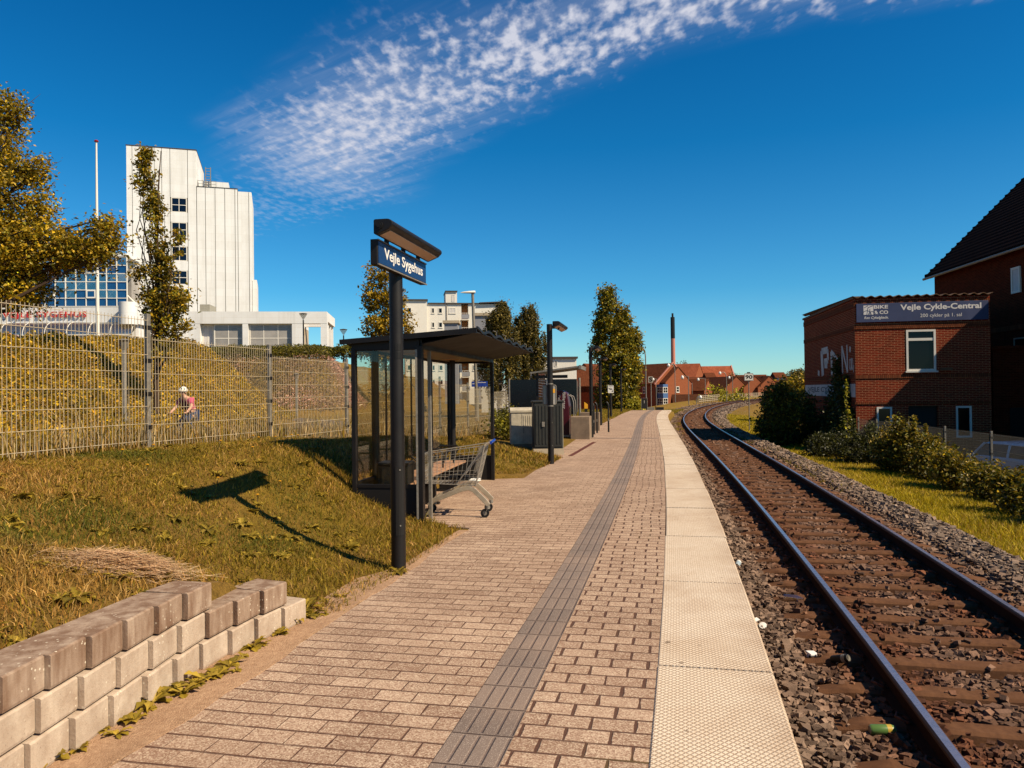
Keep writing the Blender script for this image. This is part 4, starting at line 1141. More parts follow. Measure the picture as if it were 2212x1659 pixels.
    for k, (x, y) in enumerate(((2.92, 27.6), (3.12, 28.4), (3.62, 29.0))):
        t = thing('gate_post', r_[k], 'post', (x, y, 0), hd(y), 'flat black gate posts')
        b = MB(); b.tube([(0, 0, -.05), (0, 0, 1.0), (-.02, 0, 1.08), (-.07, 0, 1.13)], .032, 10); b.build('upright', M['dark'], t, smooth=True)
        b = MB(); b.bx(-.02, .02, -.04, -.03, .42, .52); b.build('plate', M['galv'], t)
    t = thing('card_reader', 'slim post with yellow card reader top beside the concrete blocks', 'card reader', (2.95, 30.8, 0), 0)
    b = MB(); b.bx(-.05, .05, -.05, .05, 0, .85); b.build('post', M['dark'], t); b = MB(); b.prism([(-.07, -.05, .85), (.07, -.05, .85), (.07, -.05, 1.02), (-.07, -.05, 1.12)], (0, .1, 0)); b.build('head', M['yellow'], t)
    # rust coloured strip let into the paving
    a, b_ = gz(1232, 985), gz(1284, 955); d = (b_ - a).normalized(); s_ = Vector((d.y, -d.x, 0)) * .055
    mb = MB(); mb.prism([a - s_, a + s_, b_ + s_, b_ - s_], (0, 0, .006)); o = mb.build('rust_strip', M['corten']); tag(o, 'rust brown metal strip let into the paving beside the cabinets', 'drain cover')
cabinets()

# ================================================================== SMALL SIGNS AND LAMPS DOWN THE LINE
def speed_sign():
    p = P(46.4, 3.75); z = g1(p.x, p.y)
    t = thing('speed_sign', 'white speed plate reading 90 on a thin post by the far rail', 'sign', (p.x, p.y, z), 0)
    h = zat(1611, 805, p.y) - z
    b = MB(); b.tube([(0, 0, -.2), (0, 0, h)], .03, 10); b.build('post', M['galv'], t, smooth=True)
    b = MB(); b.prism([(a, -.05, h - .26 + c) for a, c in rrect(.54, .44, .03)], (0, .015, 0)); pl = b.build('plate', M['signwhite'], t)
    k = MB(); r1 = rrect(.50, .40, .03) ; k.tube([(a, -.052, h - .26 + c) for a, c in r1] + [(r1[0][0], -.052, h - .26 + r1[0][1])], .006, 4); k.build('border', M['black'], pl)
    text('numerals', '90', M['black'], .42, .24, frame((-.21, -.0515, h - .38), (1, 0, 0), (0, 0, 1)), pl, bold=.03, thick=.002)
    c = MB(); c.bx(-.09, .09, -.03, .03, h - .04, h + .03); c.build('cap', M['black'], t)
speed_sign()
def s_sign():
    X, d = 1407, 57.0; p = at(X, 882, d)
    t = thing('s_sign', 'thin post with a pale plate bearing a black letter S at the platform end', 'sign', (p.x, p.y, p.z - .05), 0); z = p.z - .05
    h = zat(1402, 814, d) - z
    b = MB(); b.tube([(0, 0, 0), (0, 0, h)], .03, 8); b.build('post', M['galv'], t)
    b = MB(); b.prism([(a - .03, -.04, h - .2 + c) for a, c in rrect(.36, .46, .04)], (0, .015, 0)); pl = b.build('plate', mat('aged_sign_plate', C(168, 158, 144), .7), t)
    text('letter_s', 'S', M['black'], .26, .34, frame((-.16, -.0415, h - .37), (1, 0, 0), (0, 0, 1)), pl, bold=.05, thick=.003)
s_sign()
def ped_board():
    d = 58.2; a = at(1392, 888, d)
    t = thing('path_sign', 'dark narrow board with white walking figures at the platform end', 'sign', (a.x, a.y, -.1), 0)
    b = MB(); b.bx(-.2, .2, -.02, .02, .22, 1.0); pl = b.build('panel', M['black'], t)
    for x in (-.22, .22): q = MB(); q.tube([(x, 0, 0), (x, 0, 1.05)], .018, 8); q.build('post', M['galv'], t)
    k = MB()
    for zz in (.80, .68):
        k.lathe([(.0, -.012), (.018, 0), (.0, .012)], 8, (0, -.024, zz + .06)); k.bar((0, -.022, zz + .045), (0, -.022, zz), .02, .006, (0, 1, 0)); k.bar((0, -.022, zz), (-.02, -.022, zz - .04), .01, .006, (0, 1, 0)); k.bar((0, -.022, zz), (.02, -.022, zz - .04), .01, .006, (0, 1, 0))
    k.build('figures', M['signwhite'], pl)
    # short rail with pales beyond the platform end
    f = thing('end_fence', 'low dark fence of separate panels across the platform end', 'fence', tuple(P(59.5, -4.4, -.4)), hd(59))
    for k_ in range(4):
        q = MB(); q.bx(k_ * .72 + .04, k_ * .72 + .62, -.03, .03, .05, .58); q.build('panel', M['cabside'] if k_ % 3 else M['cabdark'], f)
        q = MB(); q.bx(k_ * .72 - .03, k_ * .72 + .03, -.04, .04, -.3, .66); q.build('post', M['dark'], f)
ped_board()
def globe_lamp(Xb, Yb, Xt, Yt, Xg, d, label, arm='curve', r=.22):
    b = at(Xb, Yb, d); zt = zat(Xt, Yt, d); xg = at(Xg, Yt, d).x; zb = min(b.z, g1(b.x, b.y) + .0) - .2 if d > 70 else b.z
    t = thing('street_lamp', label, 'street lamp', (b.x, d, zb), 0, 'street lamps beyond the platform'); h = zt - zb; dx = xg - b.x
    mb = MB()
    if arm == 'curve':
        pts = [(0, 0, 0), (0, 0, h - 1.0)] + [(dx * .45 * (1 - math.cos(a)) , 0, h - 1.0 + 1.0 * math.sin(a)) for a in np.linspace(.2, 1.57, 7)] + [(dx * .95, 0, h)]
    else: pts = [(0, 0, 0), (0, 0, h), (dx, 0, h + .05)] if arm == 'bar' else [(0, 0, 0), (0, 0, h)]
    mb.tube(pts, .055, 8); mb.build('pole', M['galv'], t)
    g = MB(); g.lathe([(.02, .16), (.10, .12), (r, -.08), (r * .95, -.2), (r * .6, -.34), (.02, -.4)], 14, (dx, 0, h - .02)); g.build('globe', M['globe'], t, smooth=True)
    return t
globe_lamp(1396, 886, 1392, 752, 1381, 72, 'tall curved street lamp with white globe left of the chimney')
globe_lamp(1459, 884, 1454, 787, 1444, 112, 'curved street lamp with white globe before the gabled brick house')
globe_lamp(1488, 882, 1486, 813, 1474, 100, 'straight street lamp with side globe at the right of the brick gable', 'bar', .2)
globe_lamp(1524, 876, 1521, 818, 1508, 125, 'street lamp on a bar arm before the low tiled houses', 'bar')
globe_lamp(1570, 866, 1566, 804, 1555, 120, 'curved street lamp beside the track railing')
globe_lamp(1583, 864, 1582, 814, 1575, 130, 'street lamp with small globe above the track railing', 'bar', .2)
globe_lamp(1418, 880, 1418, 818, 1411, 130, 'street lamp on a short arm before the shaded brick wall', 'bar', .2)
globe_lamp(1505, 880, 1506, 856, 1513, 105, 'short street lamp with white globe before the dark tiled roof', 'curve', .2)
def cobra():
    d = 40; b = at(1030, 888, d); zb = g1(b.x, d)
    t = thing('street_lamp', 'grey street lamp with long flat head above the shelter roof', 'street lamp', (b.x, d, zb), 0); h = zat(1022, 632, d) - zb
    x1 = at(1021, 640, d).x - b.x
    mb = MB(); mb.tube([(0, 0, -.2), (0, 0, 1.2)], .11, 10); mb.tube([(0, 0, 1.2), (x1 * .6, 0, h * .6), (x1, 0, h - .05)], .075, 10); mb.build('pole', M['galv'], t, smooth=True)
    rings = []
    for xx, w, hh in ((-.62, .02, .02), (-.45, .10, .05), (-.15, .14, .075), (.08, .13, .085), (.14, .10, .08)):
        rings.append([Vector((x1 + xx, w * math.cos(a), h + .0 + hh * math.sin(a) * (1.2 if math.sin(a) > 0 else .6))) for a in np.linspace(0, 2 * math.pi, 10, endpoint=False)])
    m2 = MB(); m2.loft(rings); m2.build('lamp_head', M['white'], t, smooth=True)
cobra()
def cone_lamp(X, Yt, d, label, mt='black'):
    p = at(X, Yt, d); zb = g1(p.x, d); t = thing('park_lamp', label, 'lamp post', (p.x, d, zb), 0, 'cone lamps on the hospital bank'); h = p.z - zb
    mb = MB(); mb.tube([(0, 0, -.2), (0, 0, h - .5)], .055, 8); mb.build('pole', M[mt], t)
    c = MB(); c.lathe([(.04, -.5), (.06, -.42), (.30, -.06), (.32, 0), (.02, .05)], 14, (0, 0, h)); c.build('lamp_shade', M['plastic'] if mt == 'black' else M['globe'], t, smooth=True)
    c = MB(); c.lathe([(.33, -.01), (.33, .02), (.02, .07)], 14, (0, 0, h)); c.build('cap', M[mt], t)
cone_lamp(655, 678, 62, 'black cone lamp before the right end of the white hospital wing')
cone_lamp(742, 712, 66, 'black cone lamp above the left tip of the shelter roof')
def path_lamp(X, Yt, d, label):
    p = at(X, Yt, d); zb = g1(p.x, d); t = thing('path_lamp', label, 'lamp post', (p.x, d, zb), 0, 'grey path lamps behind the fence'); h = p.z - zb
    mb = MB(); mb.tube([(0, 0, -.2), (0, 0, h)], .075, 10); mb.build('pole', M['galv'], t, smooth=True)
    c = MB(); c.lathe([(.08, -.30), (.15, -.05), (.20, 0), (.05, .05)], 12, (0, 0, h)); c.build('lamp_head', M['galv'], t)
path_lamp(268, 735, 24, 'grey path lamp on the planted bank behind the tall fence')
path_lamp(640, 808, 46, 'grey path lamp before the dry scrub behind the fence')
def blue_sign():
    p = at(1036, 832, 44); z = g1(p.x, 44); t = thing('direction_sign', 'blue direction sign on a post behind the shelter', 'sign', (p.x, 44, z), 0); h = zat(1036, 824, 44) - z
    b = MB(); b.bx(-.46, .46, -.03, .03, h - .30, h); pl = b.build('panel', M['bluepl'], t, bev=.005)
    for x in (-.1,): q = MB(); q.tube([(x, .05, -.2), (x, .05, h + .1)], .04, 8); q.build('post', M['galv'], t)
    k = MB(); k.bar((-.38, -.034, h - .13), (-.26, -.034, h - .13), .03, .006, (0, 1, 0)); k.add([(-.42, -.034, h - .13), (-.36, -.034, h - .08), (-.36, -.034, h - .18)], [(0, 1, 2)])
    k.bx(-.1, .36, -.036, -.031, h - .08, h - .05); k.build('arrow', M['signwhite'], pl)
blue_sign()
def flagpole():
    d = 52; p = at(211, 713, d); z = g1(p.x, d); t = thing('flagpole', 'tall white flagpole with dark red ball before the hospital', 'flagpole', (p.x, d, z), 0); h = zat(207, 306, d) - z; x1 = 0
    mb = MB(); mb.tube([(0, 0, -.1), (0, 0, h * .5), (0, 0, h)], [.13, .10, .055], 14); mb.build('mast', M['white'], t, smooth=True)
    b = MB(); b.lathe([(.02, -.06), (.14, -.01), (.15, .04), (.09, .11), (.02, .13)], 14, (0, 0, h)); b.build('ball', M['carred'], t, smooth=True)
flagpole()
def railing():
    t = thing('track_railing', 'pale four-rail metal railing along the far track curve', 'railing', tuple(P(112, -2.9, -.62)), 0); O = Vector(t.location)
    ys = np.arange(108, 172, 2.0); w = MB()
    for h in (.35, .62, .88, 1.12):
        for i in range(len(ys) - 1): w.bar(P(ys[i], -2.9, -.6 + h) - O, P(ys[i + 1], -2.9, -.6 + h) - O, .06)
    w.build('rails', M['concpale'], t)
    for y in ys:
        q = MB(); q.bar(P(y, -2.9, -1.0) - O, P(y, -2.9, .55) - O, .07); q.build('post', M['concpale'], t)
railing()

# ================================================================== LITTER ON THE BALLAST
def can(loc, rot, mats, name, label, r=.033, L=.155, parts=None):
    b = MB(); b.lathe([(r * .78, 0), (r, .012), (r, L - .022), (r * .80, L), ], 16)
    o = b.build(name, mats[0], smooth=True); o.location = loc; o.rotation_euler = rot; tag(o, label, 'can', 'drink cans thrown beside the track')
    e = MB(); e.lathe([(r * .80, L), (r * .74, L + .003), (r * .70, L - .002)], 14); e.lathe([(r * .7, -.003), (r * .78, 0)], 14); e.build('rim', M['galv'], o)
    if len(mats) > 1:
        e = MB(); e.lathe([(r * 1.008, L * .66), (r * 1.008, L * .86)], 16); e.build('label_band', mats[1], o, smooth=True)
    if len(mats) > 2:
        e = MB(); n = 10
        ring = []
        for k in range(12):
            a = 2 * math.pi * k / 12; th = -math.pi / 2 + .62 * math.cos(a); ring.append((r * 1.02 * math.cos(th), r * 1.02 * math.sin(th), L * .38 + .022 * math.sin(a)))
        e.add(ring, [tuple(range(12))]); e.build('emblem', mats[2], o)
    return o
def at_ballast(X, Y, z=-.60): return gz(X, Y, z)
gm = mat('green_can_paint', C(92, 124, 62), .35, .1, 6); dg = mat('dark_green_can_paint', C(16, 62, 40), .35, .1, 6); lb = mat('pale_blue_can_paint', C(160, 176, 186), .35, .1, 6)
can(at_ballast(1640, 1385, -.59) , (math.pi / 2 + .05, .0, -1.95), [dg, gm, M['letter']], 'drink_can', 'dark green drink can lying against the platform edge')
can(at_ballast(1797, 1425, -.60), (1.2, .3, .5), [M['black'], M['galv'], M['letter']], 'drink_can', 'black drink can with white oval emblem near the rail')
can(at_ballast(1879, 1576, -.60), (math.pi / 2, .0, 1.52), [gm, mat('dull_yellow_can_paint', C(190, 160, 60), .4), dg], 'drink_can', 'green and yellow drink can lying beside the near rail')
can(at_ballast(1592, 1222, -.60), (math.pi / 2 - .1, .0, 2.7), [lb, M['signwhite']], 'drink_can', 'pale blue drink can lying by the platform edge')
o = MB(); o.bx(-.045, .045, -.034, .034, 0, .045); b = o.build('carton', M['letter2'], bev=.006); b.location = at_ballast(1752, 1420, -.63); b.rotation_euler = (.2, .15, .4); tag(b, 'small crushed white carton beside the black can', 'carton')
k = MB(); k.bx(-.046, .046, -.035, -.015, .01, .03); k.build('print', M['black'], b)
o = MB(); o.lathe([(.014, 0), (.033, .004), (.035, .009), (.022, .012)], 16); b = o.build('cup_lid', M['letter'], smooth=True); b.location = at_ballast(1648, 1352, -.58); b.rotation_euler = (.6, -.3, 0); tag(b, 'white plastic cup lid on the stones by the platform', 'lid')
o = MB(); o.lathe([(.02, 0), (.034, .01), (.034, .13), (.03, .15), (.012, .19), (.012, .21)], 14); b = o.build('plastic_bottle', M['plastic'], smooth=True); b.location = at_ballast(1692, 1290, -.60); b.rotation_euler = (1.5, .1, .9); tag(b, 'clear plastic bottle lying beside the near rail', 'bottle')
o = MB(); o.bx(-.035, .035, -.02, .02, 0, .008); b = o.build('paper_scrap', M['letter']); b.location = at_ballast(1632, 1340, -.57); b.rotation_euler = (.3, -.2, .5); tag(b, 'scrap of white paper against the platform edge', 'paper')
# ================================================================== BUILDINGS
class Fac:
    """a vertical facade through a ground point: converts photo pixels to metres along / up the wall"""
    def __init__(s, ox, oy, ang): s.o = Vector((ox, oy, 0)); s.a = ang; s.c, s.n = math.cos(ang), math.sin(ang)
    def s(s, X, Y=842):
        k = ray(X, Y); kk = k.x / k.y; return (kk * s.o.y - s.o.x) / (s.c - kk * s.n)
    def sz(s, X, Y):
        q = s.s(X, Y); d = s.o.y + q * s.n; return q, at(X, Y, d).z
    def root(s, name, label, cat, z=0, group=None): return thing(name, label, cat, (s.o.x, s.o.y, z), s.a, group)

def window(par, x0, x1, z0, z1, y=0, nx=1, nz=1, fm='white', gm='winglass', fw=.07, depth=.06, sill=False, name='window', at_x=False, flip=False):
    """framed window on local plane y (facing -y); at_x puts it on plane x=y facing -x"""
    T = (lambda a, b, c, d, e, f: (c, d, a, b, e, f)) if at_x else (lambda *q: q)
    f = MB(); bxs = lambda a, b, c, d, e, g: f.bx(*T(a, b, c, d, e, g))
    y0, y1 = y - depth, y + .02
    bxs(x0, x1, y0, y1, z0, z0 + fw); bxs(x0, x1, y0, y1, z1 - fw, z1); bxs(x0, x0 + fw, y0, y1, z0 + fw, z1 - fw); bxs(x1 - fw, x1, y0, y1, z0 + fw, z1 - fw)
    for i in range(1, nx): q = x0 + (x1 - x0) * i / nx; bxs(q - fw * .35, q + fw * .35, y0 + .01, y1, z0 + fw, z1 - fw)
    for i in range(1, nz): q = z0 + (z1 - z0) * i / nz; bxs(x0 + fw, x1 - fw, y0 + .012, y1, q - fw * .35, q + fw * .35)
    if sill: bxs(x0 - .05, x1 + .05, y0 - .06, y1, z0 - .06, z0 - .002)
    fo = f.build(name, M[fm], par)
    g = MB(); g.bx(*T(x0 + fw * .5, x1 - fw * .5, y - depth * .4, y + .012, z0 + fw * .5, z1 - fw * .5)); g.build('pane', M[gm], fo)
    return fo

def hospital():
    HB = 4.7
    F = Fac(xat(276, 116), 116, rad(17)); z = lambda X, Y: F.sz(X, Y)[1] - HB; s = F.s
    t = F.root('hospital_tower', 'tall stepped white concrete hospital tower with a column of square windows', 'building', HB)
    zA = z(276, 314); w = s(428)
    core = MB(); core.bx(.15, w - .15, .10, 13, 0, zA - .15); core.bx(w - .1, s(546) - .15, .10, 11, 0, z(470, 408) - .2); core.bx(s(546) - .3, s(556) - .05, .5, 9, 0, z(555, 606)); core.build('core', M['joint'], t)
    def panels(x, ztop, zmin=0.0, win=None, y1=.35):
        mb = MB(); g = .04
        for a, b in zip(x[:-1], x[1:]):
            if win and a <= win[0] + .1 and b >= win[1] - .1 and b - a < 4:
                zs = [zmin]
                for z0, z1 in win[2][::-1]: zs += [z0, z1]
                zs.append(ztop)
                for i in range(0, len(zs), 2): mb.bx(a + g, b - g, -.02, y1, zs[i], zs[i + 1])
            else: mb.bx(a + g, b - g, -.02, y1, zmin, ztop)
        return mb
    xsA = [0, s(289), s(314), s(337), s(353), s(371), s(409), w]
    rows = [(427, 459), (480, 512.5), (532, 564), (584, 615), (640, 672)]
    wz = [(z(390, b), z(390, a)) for a, b in rows]
    pa = panels(xsA, zA, 0, (s(371), s(409), wz)); pa.bx(-.02, .1, .36, 13, 0, zA); pa.bx(w - .1, w + .02, .36, 13, 0, zA); pa.build('wall', M['facade'], t)
    cp = MB(); cp.bx(-.05, w + .05, -.08, 13, zA, zA + .12); cp.build('parapet_cap', M['roofdark'], t)
    for z0, z1 in wz: window(t, s(373), s(407), z0, z1, .05, 2, 2, fw=.13, gm='winblue')
    zC = z(470, 406); xsC = [w + .02, s(447), s(468), s(489), s(511), s(517)]
    pc = panels(xsC, zC, 0, None); pc.build('wall', M['facade'], t)
    cp = MB(); cp.bx(w, s(517), -.08, 11, zC, zC + .1); cp.build('parapet_cap', M['roofdark'], t)
    zD = z(535, 415); pd = panels([s(517), s(541), s(547)], zD); pd.bx(s(547) - .1, s(547), .36, 11, 0, zD); pd.build('wall', M['facade'], t)
    zE = z(553, 604); pe = MB(); pe.bx(s(547) + .05, s(557), .3, 9, 0, zE); pe.build('wall', M['facade'], t)
    zB = z(470, 386); pb = MB(); pb.bx(s(430), s(496), 2.0, 9, zC - .3, zB); pb.build('penthouse', M['facade'], t)
    ld = MB()
    for X in (446, 457): ld.bar((s(X), 1.7, zC), (s(X), 1.7, zC + 3.6), .12)
    for q in np.linspace(.4, 3.4, 8): ld.bar((s(446), 1.7, zC + q), (s(457), 1.7, zC + q), .08)
    ld.build('ladder', M['galv'], t)
    rl = MB()
    for q in (.6, 1.1): rl.bar((s(430), .4, zC + q), (s(470), .4, zC + q), .05)
    for X in (430, 440, 450, 460, 470): rl.bar((s(X), .4, zC), (s(X), .4, zC + 1.15), .05)
    rl.build('roof_rail', M['galv'], t)
    # glazed hall left of the tower
    H = Fac(xat(-60, 110), 110, rad(5)); s2 = H.s; hz = lambda X, Y: H.sz(X, Y)[1] - HB
    t = H.root('glass_hall', 'white framed glass hall in reflected-sky blue with diagonal braces left of the tower', 'building', HB)
    x0, x1 = s2(-60), s2(276); z0, z1 = hz(150, 662), hz(150, 573)
    b = MB(); b.bx(x0, x1, 1.6, 14, 0, z1 - .2); b.build('interior', M['greyglass'], t)
    n = 15; dx = (x1 - x0) / n; dz = (z1 - z0) / 5; r = random.Random(12)
    gl = MB(); gl2 = MB(); 
    for i in range(n):
        for k in range(6 if i >= n - 3 else 5):
            (gl if r.random() < .42 else gl2).bx(x0 + i * dx + .02, x0 + (i + 1) * dx - .02, .05, .10, z0 + k * dz + .02, z0 + (k + 1) * dz - .02)
    gl.build('sky_reflection_glazing', M['blueglass'], t); gl2.build('clear_glazing', M['plastic'], t)
    ml = MB()
    for i in range(n + 1): ml.bx(x0 + i * dx - .05, x0 + i * dx + .05, -.08, .12, z0, z1 + (dz if i >= n - 3 else 0))
    for k in range(7):
        a = x0 if k < 6 else x0 + (n - 3) * dx
        ml.bx(a, x1, -.075, .11, z0 + k * dz - .05, z0 + k * dz + .05)
    ml.build('mullions', M['white'], t)
    rf = MB(); rf.bx(x0, x0 + (n - 3) * dx, -.3, 14, z1 + .08, z1 + .4); rf.bx(x0 + (n - 3) * dx, x1, -.3, 14, z1 + dz + .08, z1 + dz + .5); rf.build('roof', M['facade'], t)
    br = MB()
    for i in range(0, n, 4): br.tube([(x0 + i * dx, .5, z0), (x0 + (i + 2) * dx, .5, z0 + 2.5 * dz), (x0 + i * dx, .5, z1)], .12, 6); br.tube([(x0 + (i + 4) * dx, .5, z0), (x0 + (i + 2) * dx, .5, z0 + 2.5 * dz), (x0 + (i + 4) * dx, .5, z1)], .12, 6)
    br.build('braces', M['white'], t)
    for i, k in ((7, 1), (11, 1), (11, 4), (7, 4)): window(t, x0 + i * dx + .05, x0 + (i + 1) * dx - .05, z0 + k * dz, z0 + (k + 1) * dz, -.09, fw=.18, gm='blueglass')
    # entrance front with red letters, drum and arched glass canopy
    En = Fac(xat(-40, 98), 98, rad(3)); s3 = En.s; ez = lambda X, Y: En.sz(X, Y)[1] - HB
    t = En.root('entrance_front', 'white entrance front with large red letters and arched glass canopy', 'building', HB)
    zt, zb = ez(150, 664), ez(150, 696)
    b = MB(); b.bx(s3(-40), s3(292), 0, 10, zb - .2, zt); b.bx(s3(-40), s3(285), 1.5, 10, 0, zb - .2); b.build('wall', M['facade'], t)
    lx0, lx1 = s3(8), s3(190); zl = ez(100, 690)
    text('lettering', 'VEJLE SYGEHUS', M['redletter'], lx1 - lx0, .98, frame((lx0, -.14, zl), (1, 0, 0), (0, 0, 1)), t, bold=.012, thick=.12, space=1.12)
    d = MB(); cx = s3(287); rr = s3(306) - cx; d.lathe([(rr, ez(287, 703)), (rr, ez(287, 656)), (rr * .9, ez(287, 655.5))], 24, (cx, -1.2, 0)); d.build('drum', M['facade'], t, smooth=True)
    cn = MB(); c0, c1 = s3(22), s3(300); R_ = 2.0; zc = ez(150, 726)
    rings = [[(q, -R_ * math.cos(a) , zc + 1.75 * math.sin(a)) for q in (c0, c1)] for a in np.linspace(0, math.pi / 2, 9)]
    for i in range(8): cn.quad(rings[i][0], rings[i][1], rings[i + 1][1], rings[i + 1][0])
    cn.build('glass_canopy', M['paleglass'], t, smooth=True)
    cr_ = MB()
    for q in np.linspace(c0, c1, 7): cr_.tube([(q, -R_ * math.cos(a) - .02, zc + 1.75 * math.sin(a)) for a in np.linspace(0, math.pi / 2, 9)], .04, 5)
    cr_.bar((c0, -R_, zc), (c1, -R_, zc), .14)
    for q in np.linspace(c0, c1, 5): cr_.bar((q, -R_, 0), (q, -R_, zc), .12)
    cr_.build('canopy_frame', M['white'], t)
    # low wing on the right
    Wg = Fac(xat(408, 92), 92, rad(7)); s4 = Wg.s; wz_ = lambda X, Y: Wg.sz(X, Y)[1] - HB
    t = Wg.root('hospital_wing', 'low white flat-roofed hospital wing ending in an open frame', 'building', HB)
    zt, zb = wz_(500, 673), wz_(500, 699); e = s4(708); g0 = s4(638)
    b = MB(); b.bx(0, e, -.02, 1.0, zb, zt); b.bx(0, g0, 1.0, 12, zb + .05, zt - .1); b.build('fascia', M['facade'], t)
    for a, c in ((0, s4(433)), (s4(525), s4(537)), (s4(632), s4(656)), (s4(694), e)): b = MB(); b.bx(a, c, .0, .9, 0, zb); b.build('column', M['facade'], t)
    bk = MB(); bk.bx(.2, g0, 3.5, 12, 0, zb); bk.build('interior', M['concpale'], t)
    bm = MB(); bm.prism([(e - .9, 1.0, zb + .3), (e - .9, 1.0, zt - .02), (e - .9, 9, zt - .02), (e - .9, 9, zb + .3)], (.9, 0, 0)); bm.bx(g0, e - .9, 8.4, 9, zb + .3, zt - .02)
    for q in (3.2, 5.8, 8.3): bm.bx(e - .7, e - .2, q, q + .5, 0, zb + .3)
    bm.build('end_frame', M['facade'], t)
    for X0, X1, nx in ((461, 524, 2), (538, 631, 3)): window(t, s4(X0) , s4(X1), 0.2, zb - .02, .5, nx, 3, fw=.14, gm='greyglass')
    window(t, s4(433), s4(459), 0.2, zb - .02, .9, 2, 1, fw=.2, gm='curtain')
    bx_ = MB(); bx_.bx(s4(418), s4(440), 3, 6, zt - .1, zt + 1.2); bx_.build('roof_unit', M['cabside'], t)
hospital()

def apartments():
    A = Fac(xat(874, 150), 150, rad(8)); s = A.s; z = lambda X, Y: A.sz(X, Y)[1]
    t = A.root('apartment_block', 'white four-storey apartment block with brown balcony recesses behind the shelter', 'building', 0)
    x1, x2, x3, x4 = s(924), s(1013), s(1038), s(1085)
    zt = z(900, 649); xb0, xb1 = s(999), s(1014)
    zr = zt - .6
    b = MB(); b.bx(0, x1, 0, 11, -1, zt); b.bx(x1, xb0, .6, 11, -1, zr); b.bx(xb1, x4, .6, 11, -1, zr); b.bx(xb0, xb1, 2.0, 11, -1, zr); b.build('wall', M['render'], t)
    br = MB(); br.bx(xb0 + .02, xb1 - .02, 1.85, 1.99, -1, zr - .1); br.build('balcony_back_wall', M['brownwall'], t)
    rf = MB(); rf.bx(-.3, x1 + .2, -.35, 11.3, zt, zt + .22); rf.bx(x1 + .2, x3, .3, 11.3, zr + .01, zr + .22); rf.prism([(x3, .0, zr + .1), (x4 + 1.0, .0, zr + .35), (x4 + 1.0, .0, zr + .55), (x3, .0, zr + .3)], (0, 11, 0)); rf.build('roof', M['roofdark'], t)
    ph = MB(); ph.bx(s(966), s(991), 2, 8, zr + .2, zr + 2.6); pho = ph.build('penthouse', M['render'], t); pr = MB(); pr.bx(s(965), s(992), 1.7, 8.3, zr + 2.6, zr + 2.8); pr.build('roof', M['roofdark'], pho)
    window(t, s(979), s(986), zr + .6, zr + 2.0, 2, gm='curtain')
    rowz = [(651, 672)]
    st = 31 / F_APT
    tops = [664, 695, 726, 757, 788, 819]
    cols = [(880, 891, 1, 0), (934, 941, 1, .6), (949, 958, 1, .6), (972, 987, 2, .6)]
    for (X0, X1, nx, y) in cols:
        for k, T in enumerate(tops):
            if X0 == 880 and k % 2: continue
            window(t, s(X0), s(X1), z(X0, T + 12.5), z(X0, T), y, nx, 1, fw=.14, gm='curtain' if (X0 == 972 and k == 0) else 'winglass', sill=True)
    for X0, X1 in ((1022, 1030), (1052, 1060), (1068, 1076)):
        for T in tops[3:]: window(t, s(X0), s(X1), z(X0, T + 12.5), z(X0, T), .6, 1, 1, fw=.14, sill=True)
    for k, T in enumerate(tops):
        zb = z(1000, T + 26); bl = MB(); bl.bx(xb0 - .1, xb1 + .1, -.5, 1.9, zb - .15, zb); bo = bl.build('balcony', M['render'], t)
        q = MB(); q.bx(xb0 - .1, xb1 + .1, -.55, -.47, zb + .1, zb + .95); q.build('balcony_front', M['greyshaft'], bo)
        h = MB(); h.bar((xb0 - .1, -.51, zb + 1.2), (xb1 + .1, -.51, zb + 1.2), .06)
        for u in np.linspace(xb0, xb1, 4): h.bar((u, -.51, zb + .9), (u, -.51, zb + 1.2), .05)
        h.build('handrail', M['white'], bo)
    dp = MB()
    for X in (876, 967): dp.tube([(s(X), -.05 if X < 900 else .52, -1), (s(X), -.05 if X < 900 else .52, zr)], .09, 6)
    dp.build('downpipe', M['joint'], t)
    t2 = thing('roof_shafts', 'two grey clad shafts with pale caps rising behind the shelter roof', 'shaft', (xat(980, 100), 100, 0), 0)
    for X0, X1, T in ((962, 991, 699), (1025, 1066, 683)):
        a, b_ = xat(X0, 100) - t2.location.x, xat(X1, 100) - t2.location.x; zt2 = zat(X0, T, 100)
        q = MB(); q.bx(a, b_, -.5, 2.2, 0, zt2); so_ = q.build('shaft', M['greyshaft'], t2); q = MB(); q.bx(a - .2, b_ + .2, -.7, 2.4, zt2, zt2 + .35); q.build('cap', M['concpale'], so_)
    B = Fac(xat(1150, 118), 118, rad(3)); s = B.s; z = lambda X, Y: B.sz(X, Y)[1]
    t = B.root('white_block', 'plain white flat-roofed block beyond the weeping birches', 'building', -1)
    b = MB(); b.bx(0, s(1246), 0, 12, 0, z(1200, 775) + 1); b.build('wall', M['render'], t)
    b = MB(); b.bx(-.2, s(1246) + .2, -.3, 12.2, z(1200, 775) + 1, z(1200, 775) + 1.3); b.build('roof', M['roofdark'], t)
    for X0, X1, Y0, Y1 in ((1198, 1205, 779, 792), (1180, 1184, 806, 816)): window(t, s(X0), s(X1), z(X0, Y1) + 1, z(X0, Y0) + 1, 0, fw=.1, gm='greyglass')
    w_ = thing('garden_wall', 'low white garden wall behind the birches and the fence', 'wall', (xat(1040, 56), 56, 0), -.03)
    b = MB(); b.bx(0, 2.9, 0, .25, -.2, 2.1); b.build('wall', M['render'], w_)
F_APT = 1.0
apartments()

